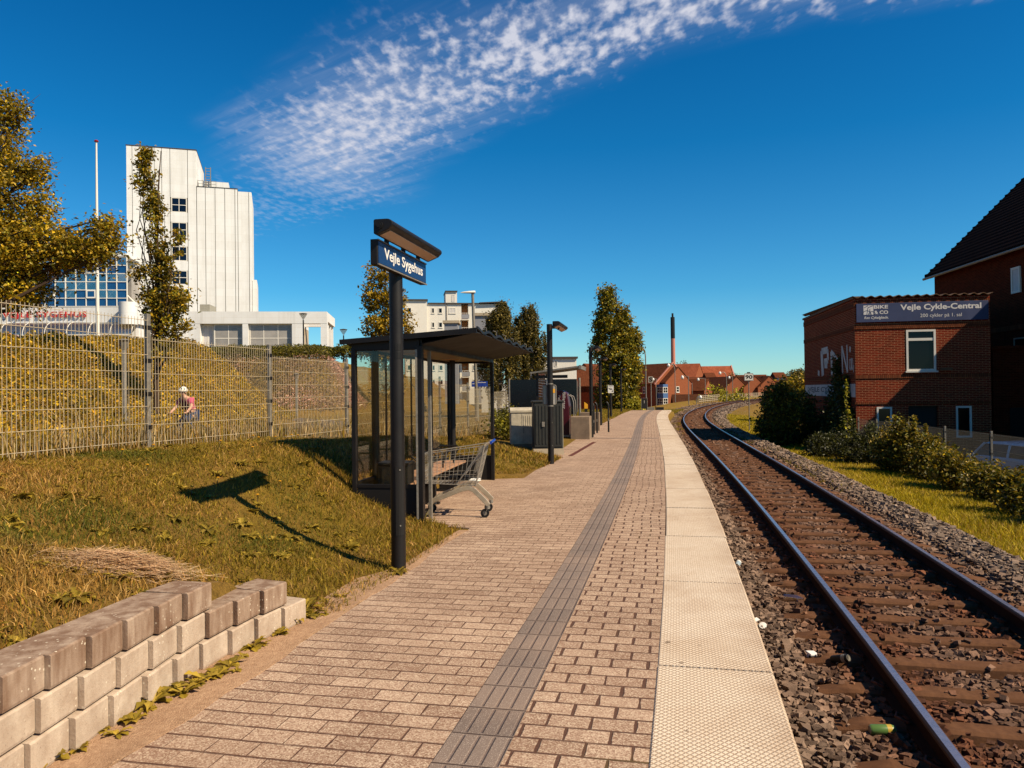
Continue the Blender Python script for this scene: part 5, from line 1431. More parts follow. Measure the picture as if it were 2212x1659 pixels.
def shop():
    SX, SY, A = 13.4, 30.0, -math.atan2(.166, .986); B0 = -1.5
    F = Fac(SX, SY, A); s = F.s; Z = lambda X, Y: F.sz(X, Y)[1] - B0
    t = F.root('bicycle_shop', 'two-storey old brick shop with navy name board and worn painted walls', 'building', B0)
    Lx, Ly, H = 4.85, 9.5, 5.03 - B0
    wx0, wx1, wz0, wz1 = s(1959), s(2023), Z(1990, 801), Z(1990, 712)
    a0, a1, az0, az1 = s(1893), s(1926), .55, Z(1910, 879)
    g0, g1_, gz1 = s(1962), s(2027), Z(1990, 877)
    c0, c1, cz0, cz1 = s(2064), s(2098), Z(2080, 945), Z(2080, 877)
    w = MB()
    # front wall built round its openings
    def strip(x0, x1, holes):
        zz = 0
        for h0, h1 in holes: w.bx(x0, x1, 0, .3, zz, h0); zz = h1
        w.bx(x0, x1, 0, .3, zz, H)
    cuts = [(0, a0, []), (a0, a1, [(az0, az1)]), (a1, wx0, []), (wx0, g0, [(wz0, wz1)]) if g0 > wx0 else (g0, wx0, [(0, gz1)]), (max(g0, wx0), min(g1_, wx1), [(0, gz1), (wz0, wz1)]),
            (min(g1_, wx1), max(g1_, wx1), [(0, gz1)] if g1_ > wx1 else [(wz0, wz1)]), (max(g1_, wx1), c0, []), (c0, c1, [(cz0, cz1)]), (c1, Lx, [])]
    for q in cuts: strip(*q)
    w.bx(0, .3, .3, Ly, 0, H - .001); w.bx(Lx - .3, Lx, .3, Ly, 0, H - .001); w.bx(.3, Lx - .3, Ly - .3, Ly, 0, H - .001)
    w.build('wall', M['brick_dark'], t)
    inn = MB(); inn.bx(.31, Lx - .31, 1.6, 1.7, 0, H - .3); inn.bx(.31, Lx - .31, .31, 1.6, 2.2, 2.3); inn.build('interior', M['black'], t)
    sc_ = MB()
    for z0, z1 in ((Z(1990, 707) - .02, Z(1990, 698)), (Z(1990, 816), Z(1990, 808)), (Z(1990, 876) + .06, Z(1990, 868)), (H - .34, H - .12)):
        sc_.bx(.02, Lx - .02, -.025, -.001, z0, z1); sc_.bx(-.025, -.001, -.024, Ly, z0, z1)
    sc_.build('soldier_course', M['soldier'], t)
    cp = MB(); cp.bx(-.06, .34, .02, Ly + .05, H, H + .09); cp.build('wall_coping', M['corr'], t)
    rf = MB(); n = 15 * 8; vs = []; fs = []
    for i in range(n + 1):
        x = -.08 + (Lx + .16) * i / n; q = .035 * math.cos(2 * math.pi * 15 * i / n)
        vs += [(x, -.10, H + .06 + q), (x, Ly, H + .25 + q), (x, -.10, H + .035 + q), (x, Ly, H + .225 + q)]
    for i in range(n): k = i * 4; fs += [(k, k + 4, k + 5, k + 1), (k + 2, k + 3, k + 7, k + 6), (k, k + 2, k + 6, k + 4)]
    rf.add(vs, fs); rf.build('corrugated_roof', M['corr'], t, fix=False)
    # name board
    b0, b1, bz0, bz1 = .05, Lx - .08, Z(1848, 697) , Z(1848, 657)
    b = MB(); b.bx(b0, b1, -.075, -.03, bz0, bz1); bd = b.build('name_board', M['shopblue'], t, bev=.004)
    fr = lambda x, z: frame((x, -.0755, z), (1, 0, 0), (0, 0, 1))
    bl, bh = b1 - b0, bz1 - bz0; px = lambda u: b0 + bl * (u - 203) / 1580; pz = lambda v: bz0 + bh * (1 - v)
    text('lettering', 'Vejle Cykle-Central', M['letter2'], px(1700) - px(738), bh * .40, fr(px(738), pz(.50)), bd, bold=.028, thick=.003)
    # serif feet make the name read as a roman face
    text('lettering', '200 cykler på 1. sal', M['letter2'], px(1468) - px(975), bh * .24, fr(px(975), pz(.86)), bd, bold=.0, thick=.003)
    text('lettering', 'BIKE', M['letter2'], px(590) - px(416), bh * .19, fr(px(416), pz(.29)), bd, bold=.03, thick=.003)
    text('lettering', '& CO', M['letter2'], px(590) - px(420), bh * .19, fr(px(420), pz(.58)), bd, bold=.03, thick=.003)
    text('lettering', 'Ren Cykelglæde.', M['letter2'], px(592) - px(297), bh * .185, fr(px(297), pz(.875)), bd, bold=.012, thick=.003, shear=.25)
    lg = MB(); lg.bx(px(290), px(410), -.0775, -.0755, pz(.60), pz(.10)); lo = lg.build('emblem', M['letter2'], bd)
    lk = MB(); yv = -.0785; cx1, cx2, cz = px(330), px(392), pz(.60)
    def arcb(cx, r, a0, a1, w_):
        pts = [(cx + r * math.cos(a), yv, cz + r * math.sin(a)) for a in np.linspace(a0, a1, 9)]
        for p, q in zip(pts, pts[1:]): lk.bar(p, q, w_, .003, (0, 1, 0))
    arcb(cx1, bh * .22, 0, math.pi, .022); arcb(cx2, bh * .17, 0, math.pi, .022)
    lk.bar((cx1, yv, cz), (px(345), yv, pz(.22)), .02, .003, (0, 1, 0)); lk.bar((px(345), yv, pz(.22)), (px(405), yv, pz(.12)), .025, .003, (0, 1, 0)); lk.bar((px(300), yv, pz(.22)), (px(345), yv, pz(.12)), .022, .003, (0, 1, 0)); lk.bar((px(368), yv, cz), (px(368), yv, pz(.3)), .02, .003, (0, 1, 0))
    lk.build('emblem_lines', M['shopblue'], lo)
    # windows
    f = window(t, wx0, wx1, wz0, wz1, .07, 1, 1, 'white', 'winglass', fw=.075, depth=.09, sill=True)
    q = MB(); zt = wz1 - (wz1 - wz0) * .235; q.bx(wx0 + .07, wx1 - .07, -.005, .05, zt - .05, zt + .05); q.build('transom', M['white'], f)
    q = MB(); q.bx(wx0 + (wx1 - wx0) * .55, wx0 + (wx1 - wx0) * .80, .35, .37, wz0 + .15, wz0 + .95); q.build('shelf_unit', M['cabside'], f)
    window(t, a0, a1, az0, az1, .07, 1, 1, 'white', 'winglass', fw=.07, depth=.09)
    window(t, c0, c1, cz0, cz1, .07, 1, 1, 'white', 'winglass', fw=.07, depth=.09)
    d = MB(); d.bx(g0, g1_, .2, .25, 0, gz1); d.build('opening_dark_sheet', M['black'], t)  # flat black sheet painting the darkness inside the garage opening
    v = MB(); v.bx(s(2031), s(2056), -.12, -.001, Z(2040, 800), Z(2040, 795)); v.build('vent_hood', M['corr'], t)
    # painted marks on the track-side wall (local x = 0, facing -x, text runs towards -y)
    def side(X): kk = (X - CX) / FPX; return (13.4 - 30 * kk) / (.986 * kk - .166)
    gr = MB(); sx = -.006
    def stroke(pts, w_):
        for (p, q) in zip(pts, pts[1:]):
            a, b_ = Vector((sx, p[0], p[1])), Vector((sx, q[0], q[1])); gr.bar(a, b_, w_, .008, (1, 0, 0))
            
    zt_, zb_ = Z(1800, 741), Z(1800, 806)
    zh = lambda u: zb_ + (zt_ - zb_) * u
    stroke([(side(1778), zh(-.02)), (side(1776), zh(.97))], .42); stroke([(side(1776), zh(.93)), (side(1789), zh(.95)), (side(1790), zh(.55))], .30); stroke([(side(1790), zh(.55)), (side(1781), zh(.52))], .26); stroke([(side(1782), zh(.38)), (side(1788), zh(.36))], .26)
    stroke([(side(1769), zh(.0)), (side(1769.5), zh(.2))], .32)
    stroke([(side(1798), zh(.0)), (side(1797), zh(.86))], .30); stroke([(side(1797), zh(.86)), (side(1803), zh(.72)), (side(1811), zh(.48)), (side(1809), zh(.25)), (side(1804), zh(.08))], .17)
    stroke([(side(1821), zh(.0)), (side(1820), zh(.98))], .16); stroke([(side(1820.5), zh(.95)), (side(1831), zh(.05))], .13); stroke([(side(1831.5), zh(.04)), (side(1831), zh(.98))], .14)
    stroke([(side(1837.5), zh(.72)), (side(1838), zh(.90))], .16)
    for cx, r0 in ((1837.5, .13), (1842, .10)):
        pts = [(side(cx) + r0 * math.cos(a), zh(.30) + .22 * math.sin(a)) for a in np.linspace(0, 2 * math.pi, 9)]; stroke(pts, .045)
    stroke([(side(1840), zh(.1)), (side(1840.5), zh(.5))], .05); stroke([(side(1844.5), zh(.02)), (side(1845), zh(.25))], .05)
    gr.build('graffiti', M['limewash'], t)
    zs1, zs0 = Z(1848, 829), Z(1848, 858)
    pb = MB(); pb.bx(-.005, -.0005, .05, Ly - .12, zs0, zs1); ps = pb.build('painted_sign', M['limewash'], t)
    text('lettering', 'VEJLE CYKLER', M['lettergrey'], 6.3, (zs1 - zs0) * .58, frame((-.0055, Ly - .9, zs0 + (zs1 - zs0) * .22), (0, -1, 0), (0, 0, 1)), ps, bold=.03, thick=.002)
    # tall brick house behind
    K = Vector((22.05, 40.0, -1.5)); th = thing('brick_house', 'tall dark brick house with steep dark tiled roof at the right edge', 'building', K, -math.atan2(.0995, .995))
    EV = 7.5 + 1.5; W = 10.0; RZ = EV + W / 2
    w = MB(); L = 26
    ts = lambda X, Y: ((lambda kk: (22.05 - 40.0 * kk) / (.0995 - .995 * kk))(ray(X, Y).x / ray(X, Y).y))
    u0, u1 = ts(2187, 600), ts(2206, 600); dd = 40.0 - .995 * (u0 + u1) / 2; z0, z1 = zat(2195, 633, dd) + 1.5, zat(2195, 577, dd) + 1.5
    v0, v1 = ts(2193, 750), ts(2222, 750); y0, y1 = zat(2195, 775, 30) + 1.5, zat(2195, 722, 30) + 1.5
    w.prism([(0, 0, 0), (W, 0, 0), (W, 0, EV), (W / 2, 0, RZ), (0, 0, EV)], (0, -L, 0)); w.build('wall', M['brick_tall'], th)
    rf = MB(); ov = .38; lift = .05
    rf.prism([(-ov, .22, EV - ov + lift), (W / 2, .22, RZ + lift), (W + ov, .22, EV - ov + lift), (W + ov, .22, EV - ov + lift + .16), (W / 2, .22, RZ + lift + .19), (-ov, .22, EV - ov + lift + .16)], (0, -L - .3, 0))
    nrow = 20
    for i in range(nrow):
        a = i / nrow; x = -ov + (W / 2 + ov) * a; z = EV - ov + lift + .16 + (RZ - EV + ov) * a; rf.bx(x, x + .30, -.1, .26, z - .12, z + .09)
    rf.build('roof', M['tile_dark'], th)
    gt = MB(); gt.tube([(-ov - .06, .25, EV - ov + .05), (-ov - .06, -L, EV - ov + .05)], .065, 8); gt.build('gutter', M['gutter'], th)
    window(th, -u1, -u0, z0, z1, -.02, 1, 1, 'white', 'curtain', fw=.09, depth=.05, at_x=True)
    window(th, -v1, -v0, y0, y1, -.02, 1, 2, 'cabside', 'winglass', fw=.06, depth=.05, at_x=True)
    ps = MB()
    for zz in (4.3, 5.4): ps.bx(-.03, -.001, -L, -.02, zz, zz + .22)
    ps.build('brick_band', M['soldier'], th)
    pr = MB(); pr.bx(-2.2, -.03, -10.1, -8.0, 0, 4.5); pr.bx(-2.3, -.03, -10.25, -7.9, 4.5, 4.62); pr.build('porch', M['brick_tall'], th)
    pd_ = MB(); pd_.bx(-1.6, -.7, -10.13, -10.102, 0, 2.2); pd_.build('door', M['black'], th)
shop()

def cars():
    def car(name, label, paint, loc, rz, sc=1):
        t = thing(name, label, 'car', loc, rz)
        side = [(-2.1, .32), (-2.12, .62), (-1.95, .86), (-1.55, .95), (-1.02, 1.0), (-.92, 1.0), (1.35, 1.02), (1.9, .98), (2.08, .80), (2.1, .34)]
        b = MB(); rings = []
        for y, ins in ((-.86, .05), (-.84, 0), (-.5, -.02), (.5, -.02), (.84, 0), (.86, .05)): rings.append([(x * (1 - ins * .4), y, z + (.03 if abs(y) < .6 else 0) - (ins if z > .5 else -ins)) for x, z in side])
        b.loft(rings); b.build('body', paint, t, smooth=True)
        gh = MB(); rings = []
        for z, x0, x1, w_ in ((1.0, -1.05, 1.75, .78), (1.18, -.70, 1.62, .74), (1.38, -.30, 1.38, .66)): rings.append([(x0, -w_, z), (x1, -w_, z), (x1, w_, z), (x0, w_, z)])
        gh.loft(rings); gh.build('windows', M['winglass'], t)
        rf = MB(); rings = []
        for z, x0, x1, w_ in ((1.37, -.38, 1.42, .68), (1.43, -.2, 1.3, .62), (1.455, .1, 1.0, .5)): rings.append([(x0, -w_, z), (x1, -w_, z), (x1, w_, z), (x0, w_, z)])
        rf.loft(rings)
        for sy in (-1, 1):
            for a, b_ in (((-1.06, .785, 1.0), (-.33, .675, 1.39)), ((.42, .785, 1.0), (.42, .675, 1.39)), ((1.76, .785, 1.0), (1.38, .675, 1.39))): rf.bar((a[0], sy * a[1], a[2]), (b_[0], sy * b_[1], b_[2]), .07)
        rf.build('roof', paint, t, smooth=False, bev=.02)
        for x in (-1.32, 1.28):
            for sy in (-1, 1):
                w_ = MB(); w_.tube([(x, sy * .72, .31), (x, sy * .88, .31)], .31, 22); wo = w_.build('wheel', M['rubber'], t, smooth=True)
                r_ = MB(); r_.tube([(x, sy * .74, .31), (x, sy * .885, .31)], .2, 14); r_.build('rim', M['galv'], wo)
        for sy in (-1, 1):
            h = MB(); h.box((-2.04, sy * .62, .70), (.12, .34, .14)); h.build('headlight', M['lamp_glass'], t, bev=.02)
            h = MB(); h.box((2.05, sy * .66, .76), (.1, .28, .2)); h.build('tail_light', M['redletter'], t, bev=.02)
            h = MB(); h.box((-.78, sy * .96, 1.03), (.12, .16, .11)); h.build('mirror', paint, t, bev=.02)
        n = MB(); n.bx(-2.135, -2.11, -.26, .26, .38, .49); n.build('number_plate', M['signwhite'], t)
        return t
    car('parked_car', 'white hatchback parked in shade behind the yard fence', M['carwhite'], (14.9, 21.6, -1.5), 1.72)
    p = at(2, 700, 60); car('parked_car', 'red car by the hospital entrance at the left edge', M['carred'], (p.x - .6, 60, g1(p.x, 60) + .35), .2)
cars()

# ------------------------------------------------------------------ town at the far end
def house(name, label, X, Yb, d, rot, w, l, eave, wallm, roofm, zb=-3.3, pitch=.85, wins=(), parapet=False, group=None):
    """gabled house: gable faces local -y at y=0, ridge runs along +y"""
    p = at(X, Yb, d); t = thing(name, label, 'building', (p.x, d, zb), rot, group); R = eave + w / 2 * pitch
    m_ = MB(); m_.prism([(-w / 2, 0, 0), (w / 2, 0, 0), (w / 2, 0, eave), (0, 0, R), (-w / 2, 0, eave)], (0, l, 0)); m_.build('wall', wallm, t)
    r = MB(); o = .25
    for sx in (-1, 1):
        r.prism([(sx * (w / 2 + o), -.12, eave - o * pitch + .03), (0, -.12, R + .03), (0, -.12, R + .2), (sx * (w / 2 + o), -.12, eave - o * pitch + .2)], (0, l + .24, 0))
    ro = r.build('roof', roofm, t)
    if parapet:
        g = MB()
        for sx in (-1, 1): g.prism([(sx * (w / 2 + .15), -.2, eave - .1), (0, -.2, R + .25), (0, -.2, R + .5), (sx * (w / 2 + .15), -.2, eave + .15)], (0, .35, 0))
        g.build('gable_coping', M['chim'], ro)
    for (x, z, ww, hh, nx, nz, face) in wins:
        if face == 'f': window(t, x - ww / 2, x + ww / 2, z, z + hh, 0, nx, nz, fw=.12, sill=True)
        else: window(t, x - ww / 2, x + ww / 2, z, z + hh, -w / 2, nx, nz, fw=.12, at_x=True)
    return t
def town():
    br, tr, tb = M['brick_red'], M['tile_red'], M['tile_bright']
    A = rad(32)
    # main gabled house: lit gable turned to the right, long shaded side to the left
    p = at(1474, 842, 172)
    t = house('gabled_house', 'large brick house with lit gable and blue corner bay below the chimney', 1466, 842, 168, A, 7.6, 3.0, 6.3, br, tr, wins=((-.3, 1.7, .9, 1.3, 1, 2, 'f'), (-.3, 4.1, .9, 1.3, 1, 2, 'f')))
    R2 = 9.0; m_ = MB(); w2, ea, l2 = 10.2, 6.0, 17
    m_.prism([(-w2 / 2 - .2, 1.6, 0), (w2 / 2 - .2, 1.6, 0), (w2 / 2 - .2, 1.6, ea), (-.2, 1.6, ea + w2 / 2 * .85), (-w2 / 2 - .2, 1.6, ea)], (0, l2, 0)); m_.build('main_wall', br, t)
    r = MB()
    for sx in (-1, 1): r.prism([(sx * (w2 / 2 + .3) - .2, 1.7, ea - .2), (-.2, 1.7, ea + w2 / 2 * .85 + .06), (-.2, 1.7, ea + w2 / 2 * .85 + .25), (sx * (w2 / 2 + .3) - .2, 1.7, ea)], (0, l2, 0))
    r.build('main_roof', tr, t)
    g = MB()
    for sx in (-1, 1): g.prism([(sx * (w2 / 2 + .35) - .2, 1.35, ea - .2), (-.2, 1.35, ea + w2 / 2 * .85 + .2), (-.2, 1.35, ea + w2 / 2 * .85 + .5), (sx * (w2 / 2 + .35) - .2, 1.35, ea + .1)], (0, .32, 0))
    g.build('gable_coping', M['chim'], t)
    for y in (5, 9.5, 14): 
        for z in (1.5, 3.9): window(t, y - .6, y + .6, z, z + 1.5, -w2 / 2 - .2, 2, 2, fw=.12, at_x=True)
    b = MB(); b.bx(-4.9, -3.5, -.35, 1.5, 0, 1.6); b.bx(-4.9, -3.5, -.35, 1.5, 2.9, 4.0); b.bx(-4.9, -3.5, -.35, 1.5, 5.3, 5.9); bo = b.build('corner_bay', M['blueclad'], t)
    for z in (1.6, 4.0):
        window(t, -4.85, -3.55, z, z + 1.3, -.30, 2, 2, fw=.1); window(t, -.3, 1.45, z, z + 1.3, -4.85, 3, 2, fw=.1, at_x=True)
    dpp = MB(); dpp.tube([(4.05, -.05, 0), (4.05, -.05, 6.2)], .07, 6); dpp.build('downpipe', M['galv'], t)
    # chimney
    c = at(1455, 842, 262); t = thing('chimney', 'tall pale red factory chimney with black top above the brick house', 'chimney', (c.x, 262, -3.3)); zt = zat(1455, 685, 262) + 3.3; zk = zat(1455, 731, 262) + 3.3
    b = MB(); b.lathe([(.84, 0), (.70, zk)], 10); b.build('stack', M['chim'], t, smooth=False)
    b = MB(); b.lathe([(.74, zk), (.72, zt)], 10); b.build('black_top', M['black'], t); b = MB(); b.lathe([(.34, zt), (.34, zt + 1.3)], 10); b.build('flue', M['black'], t)
    # houses and sheds
    house('low_house', 'low brick house with a small gable right of the large gabled house', 1530, 842, 178, rad(58), 6.0, 13, 4.4, br, tr, wins=((4, 1.3, 1.4, 1.3, 2, 1, 's'), (9, 1.3, 1.4, 1.3, 2, 1, 's')))
    house('tiled_shed', 'long dark tiled shed in front of the gabled houses', 1556, 842, 140, rad(84), 6.5, 8.6, 1.4, M['brick_tall'], M['tile_brown'], pitch=.7)
    house('brick_house_row', 'brick house left of the tall leafy tree with white windows', 1330, 842, 140, rad(76), 8, 16, 4.7, M['brick_tall'], tr, zb=-2.4, wins=((10, 1.3, 1.2, 1.3, 2, 2, 's'), (13.4, 1.3, 1.2, 1.3, 2, 2, 's'), (10, 3.3, 1.2, 1.2, 2, 2, 's'), (13.4, 3.3, 1.2, 1.2, 2, 2, 's')))
    house('brick_house_row', 'small brick gable peeping out right of the white flat-roofed block', 1262, 842, 165, rad(-35), 7, 12, 6.6, br, tr, zb=-2.5)
    for k, (X, lab) in enumerate(((1592, 'first of three brick gables, behind the bushes by the railing'), (1632, 'second of three brick gables, right of the speed sign'), (1663, 'third of three brick gables, nearest the brick shop'))):
        house('gable_shed', lab, X, 842, 205, rad(14), 7.0, 20, 4.9, br, tr, group='row of brick gables')
    # long tiled roof with white lanterns
    a = at(1490, 842, 232); b_ = at(1840, 842, 232); L = (b_ - a).length
    t = thing('long_hall', 'very long brick hall with dark tiled roof and white roof lanterns', 'building', (a.x, 232, -3.3))
    ze, zr = zat(1600, 829, 232) + 3.3, zat(1600, 816, 236) + 3.3
    w = MB(); w.prism([(0, 0, 0), (0, 0, ze), (0, 6, zr), (0, 12, ze), (0, 12, 0)], (L, 0, 0)); w.build('wall', br, t)
    r = MB(); r.prism([(-.3, -.4, ze), (-.3, 6, zr + .15), (-.3, 12.4, ze), (-.3, 12.4, ze + .2), (-.3, 6, zr + .4), (-.3, -.4, ze + .2)], (L + .6, 0, 0)); ro = r.build('roof', tr, t)
    for X0, X1, Yt in ((1519, 1546, 805), (1667, 1698, 804)):
        x0, x1 = at(X0, 842, 234).x - a.x, at(X1, 842, 234).x - a.x; zt = zat(X0, Yt, 234) + 3.3; xm = x0 + (x1 - x0) * .32
        l_ = MB(); l_.bx(xm, x1, 2.0, 7.0, ze + .6, zt - 1.6); lo = l_.build('lantern', M['white'], ro)
        q = MB(); q.prism([(xm - .3, 1.6, zt - 1.65), (xm - .3, 4.5, zt), (xm - .3, 7.4, zt - 1.65)], (x1 - xm + .6, 0, 0)); q.build('lantern_roof', tr, lo)
    # brighter tiled houses behind
    house('tiled_house', 'brick house with bright hipped red tile roof right of the chimney foot', 1512, 842, 250, rad(60), 10, 12, 8.6, br, tb)
    t = house('tiled_house', 'long house with bright red tile roof and end parapets behind the lanterns', 1580, 842, 262, rad(88), 10, 22, 8.0, br, tb, parapet=True)
    house('tiled_house', 'low red tiled roof beyond the speed sign', 1655, 842, 275, rad(80), 14, 14, 6.6, br, tr, pitch=.4)
town()

# ------------------------------------------------------------------ cyclist
def skin(name, pts, edges, radii, mt, parent, root=0, sub=2):
    me = bpy.data.meshes.new(name); me.from_pydata([tuple(p) for p in pts], edges, []); o = bpy.data.objects.new(name, me); COL.objects.link(o)
    sk = o.modifiers.new('skin', 'SKIN'); sk.use_smooth_shade = True
    if not me.skin_vertices: me.skin_vertices.new() if hasattr(me.skin_vertices, 'new') else None
    lay = me.skin_vertices[0].data
    for i, r in enumerate(radii):
        lay[i].radius = (r, r) if not hasattr(r, '__len__') else r; lay[i].use_root = (i == root)
    sb = o.modifiers.new('sub', 'SUBSURF'); sb.levels = sub; sb.render_levels = sub
    bpy.context.view_layer.update()
    ev = bpy.data.meshes.new_from_object(o.evaluated_get(bpy.context.evaluated_depsgraph_get())); bpy.data.objects.remove(o)
    ev.name = name; ev.materials.clear(); ev.materials.append(mt); ev.polygons.foreach_set('use_smooth', [True] * len(ev.polygons))
    q = bpy.data.objects.new(name, ev); COL.objects.link(q); q.parent = parent; return q
def cyclist():
    p = at(403, 842, 21.4); X0, Y0 = p.x, 21.4; z0 = g1(X0, Y0) + .012
    RZ = -math.pi / 2 - .32           # rides towards the viewer, slightly to the left of it
    b = thing('bicycle', 'dark bicycle under the rider with the white helmet', 'bicycle', (X0, Y0, z0), RZ)
    for x in (-.52, .52):
        w = MB(); w.tube([(x + .34 * math.cos(a), 0, .34 + .34 * math.sin(a)) for a in np.linspace(0, 2 * math.pi, 29)], .018, 8, cap=False); wo = w.build('wheel', M['rubber'], b, smooth=True)
        s_ = MB()
        for a in np.linspace(0, math.pi, 9)[:-1]: s_.bar((x + .33 * math.cos(a), 0, .34 + .33 * math.sin(a)), (x - .33 * math.cos(a), 0, .34 - .33 * math.sin(a)), .004)
        s_.tube([(x, -.04, .34), (x, .04, .34)], .02, 8); s_.build('spokes', M['galv'], wo)
    f = MB(); bb, st_, hd_, rr, fr = (-.08, 0, .29), (-.2, 0, .82), (.38, 0, .82), (-.52, 0, .34), (.52, 0, .34)
    for a, c in ((bb, st_), (st_, hd_), (bb, (.41, 0, .70)), (bb, rr), (st_, rr), (hd_, fr), (hd_, (.35, 0, 1.0)), (st_, (-.22, 0, .95))): f.tube([a, c], .017, 8)
    f.build('frame', M['black'], b, smooth=True)
    h = MB(); h.tube([(.30, -.29, 1.03), (.38, -.2, 1.02), (.36, 0, 1.0), (.38, .2, 1.02), (.30, .29, 1.03)], .013, 8); h.build('handlebar', M['black'], b, smooth=True)
    s_ = MB(); s_.loft([[(-.36, -.07, .96), (-.36, .07, .96), (-.36, .07, .99), (-.36, -.07, .99)], [(-.2, -.05, .97), (-.2, .05, .97), (-.2, .05, 1.0), (-.2, -.05, 1.0)], [(-.06, -.015, .96), (-.06, .015, .96), (-.06, .015, .99), (-.06, -.015, .99)]]); s_.build('saddle', M['black'], b, bev=.01)
    c = MB(); c.tube([(-.08, -.06, .29), (-.08, .06, .29)], .02, 8); c.bar((-.08, -.07, .29), (.06, -.07, .20), .02); c.bar((-.08, .07, .29), (-.22, .07, .38), .02); c.bar((.06, -.16, .2), (.06, -.07, .2), .07, .02); c.bar((-.22, .16, .38), (-.22, .07, .38), .07, .02); c.build('crank', M['galv'], b)
    t = thing('person', 'cyclist in pink t-shirt, jeans and white helmet riding behind the tall fence', 'person', (X0, Y0, z0), RZ)
    hip = (-.20, 0, 1.02); v = [hip, (-.12, 0, 1.18), (-.02, 0, 1.33), (.06, 0, 1.44), (.11, 0, 1.50), (.135, 0, 1.555), (.15, 0, 1.63), (.14, 0, 1.69)]
    r = [(.13, .15), (.125, .145), (.13, .165), (.10, .13), (.052, .055), (.07, .065), (.082, .075), (.06, .055)]
    e = [(0, 1), (1, 2), (2, 3), (3, 4), (4, 5), (5, 6), (6, 7)]
    def chain(base, pts, rs):
        q = base
        for p_, r_ in zip(pts, rs): v.append(p_); r.append((r_, r_)); e.append((q, len(v) - 1)); q = len(v) - 1
        return q
    for sy in (-1, 1):
        chain(3, [(.05, sy * .17, 1.42), (.10, sy * .25, 1.22), (.27, sy * .27, 1.09), (.32, sy * .265, 1.05)], [.058, .046, .036, .03])
    chain(0, [(-.17, -.10, .98), (.16, -.11, .74), (.04, -.11, .34), (.02, -.115, .25), (.14, -.12, .225)], [.10, .066, .045, .038, .036])
    chain(0, [(-.17, .10, .98), (.14, .13, .86), (-.14, .12, .50), (-.20, .12, .43), (-.10, .12, .41)], [.10, .066, .045, .038, .036])
    skin('body', v, e, r, M['skin'], t)
    sh = [(-.19, 0, 1.04), (-.12, 0, 1.18), (-.02, 0, 1.33), (.05, 0, 1.425)]; se = [(0, 1), (1, 2), (2, 3)]; sr = [(.145, .17), (.15, .172), (.152, .19), (.105, .135)]
    for sy in (-1, 1):
        k = len(sh); sh += [(.05, sy * .175, 1.415), (.085, sy * .235, 1.27)]; sr += [.078, .066]; se += [(3, k), (k, k + 1)]
    so_ = skin('t_shirt', sh, se, sr, M['pink'], t)
    pr = MB(); rings = []
    for a, w_, q in ((1.42, .05, .135), (1.34, .12, .13), (1.24, .13, .075), (1.14, .12, .035)): rings.append([(q + .015, -w_, a), (q + .045, 0, a + .01), (q + .015, w_, a), (q - .02, 0, a)])
    pr.loft(rings); pr.build('dark_print', M['maroon'], so_, smooth=True)
    jv = [(-.21, 0, 1.0), (-.17, -.10, .98), (.16, -.11, .74), (.045, -.11, .36), (-.17, .10, .98), (.14, .13, .86), (-.135, .12, .51)]
    skin('jeans', jv, [(0, 1), (1, 2), (2, 3), (0, 4), (4, 5), (5, 6)], [(.14, .165), .115, .082, .06, .115, .082, .06], M['denim'], t)
    hm = MB(); rings = []
    for ph in np.linspace(-.12, 1.45, 8): rings.append([(.14 + .135 * math.cos(ph) * math.cos(a), .115 * math.cos(ph) * math.sin(a), 1.655 + .125 * math.sin(ph)) for a in np.linspace(0, 2 * math.pi, 18, endpoint=False)])
    hm.loft(rings); ho = hm.build('helmet', M['white'], t, smooth=True)
    vt = MB()
    for a, ph in ((.0, .75), (.5, .5), (-.5, .5), (1.1, .45), (-1.1, .45), (.28, 1.1), (-.28, 1.1)):
        n = Vector((math.cos(ph) * math.cos(a), math.cos(ph) * math.sin(a), math.sin(ph))); c0 = Vector((.14 + .135 * n.x, .115 * n.y, 1.655 + .125 * n.z)); R = n.to_track_quat('X', 'Z').to_matrix(); vt.box(c0, (.008, .025, .05), R)
    vt.build('vent', M['black'], ho)
    fc = MB()
    for sy in (-1, 1): fc.lathe([(.0, -.008), (.010, 0), (0, .008)], 8, (.232, sy * .032, 1.622))
    fc.bx(.225, .236, -.03, .03, 1.565, 1.573); fc.build('eyes_and_mouth', M['black'], t)
    ns = MB(); ns.prism([(.225, -.012, 1.585), (.225, .012, 1.585), (.225, 0, 1.63)], (.028, 0, -.006)); ns.build('nose', M['skin'], t)
    for sy in (-1, 1):
        ea = MB(); ea.lathe([(.0, -.006), (.022, 0), (0, .006)], 8, (.13, sy * .085, 1.612), Matrix.Rotation(math.pi / 2, 3, 'X')); ea.build('ear', M['skin'], t)
        hv = [(.31, sy * .265, 1.06), (.335, sy * .262, 1.055)]; he = [(0, 1)]; hr = [.026, .026]
        for kf, (dy, ln) in enumerate(((-.03, .036), (-.01, .042), (.01, .040), (.03, .034))):
            k = len(hv); hv += [(.345, sy * .262 + dy, 1.062), (.345 + ln * .6, sy * .262 + dy, 1.05), (.345 + ln * .4, sy * .262 + dy, 1.025)]; he += [(1, k), (k, k + 1), (k + 1, k + 2)]; hr += [.0095, .0088, .008]
        k = len(hv); hv += [(.32, sy * .225, 1.045), (.335, sy * .205, 1.03)]; he += [(0, k), (k, k + 1)]; hr += [.010, .009]
        skin('hand', hv, he, hr, M['skin'], t)
    hr_ = MB(); hr_.lathe([(.0, -.05), (.082, -.02), (.088, .03), (.08, .05)], 14, (.118, 0, 1.60)); hr_.build('hair', M['bark'], t, smooth=True)
cyclist()
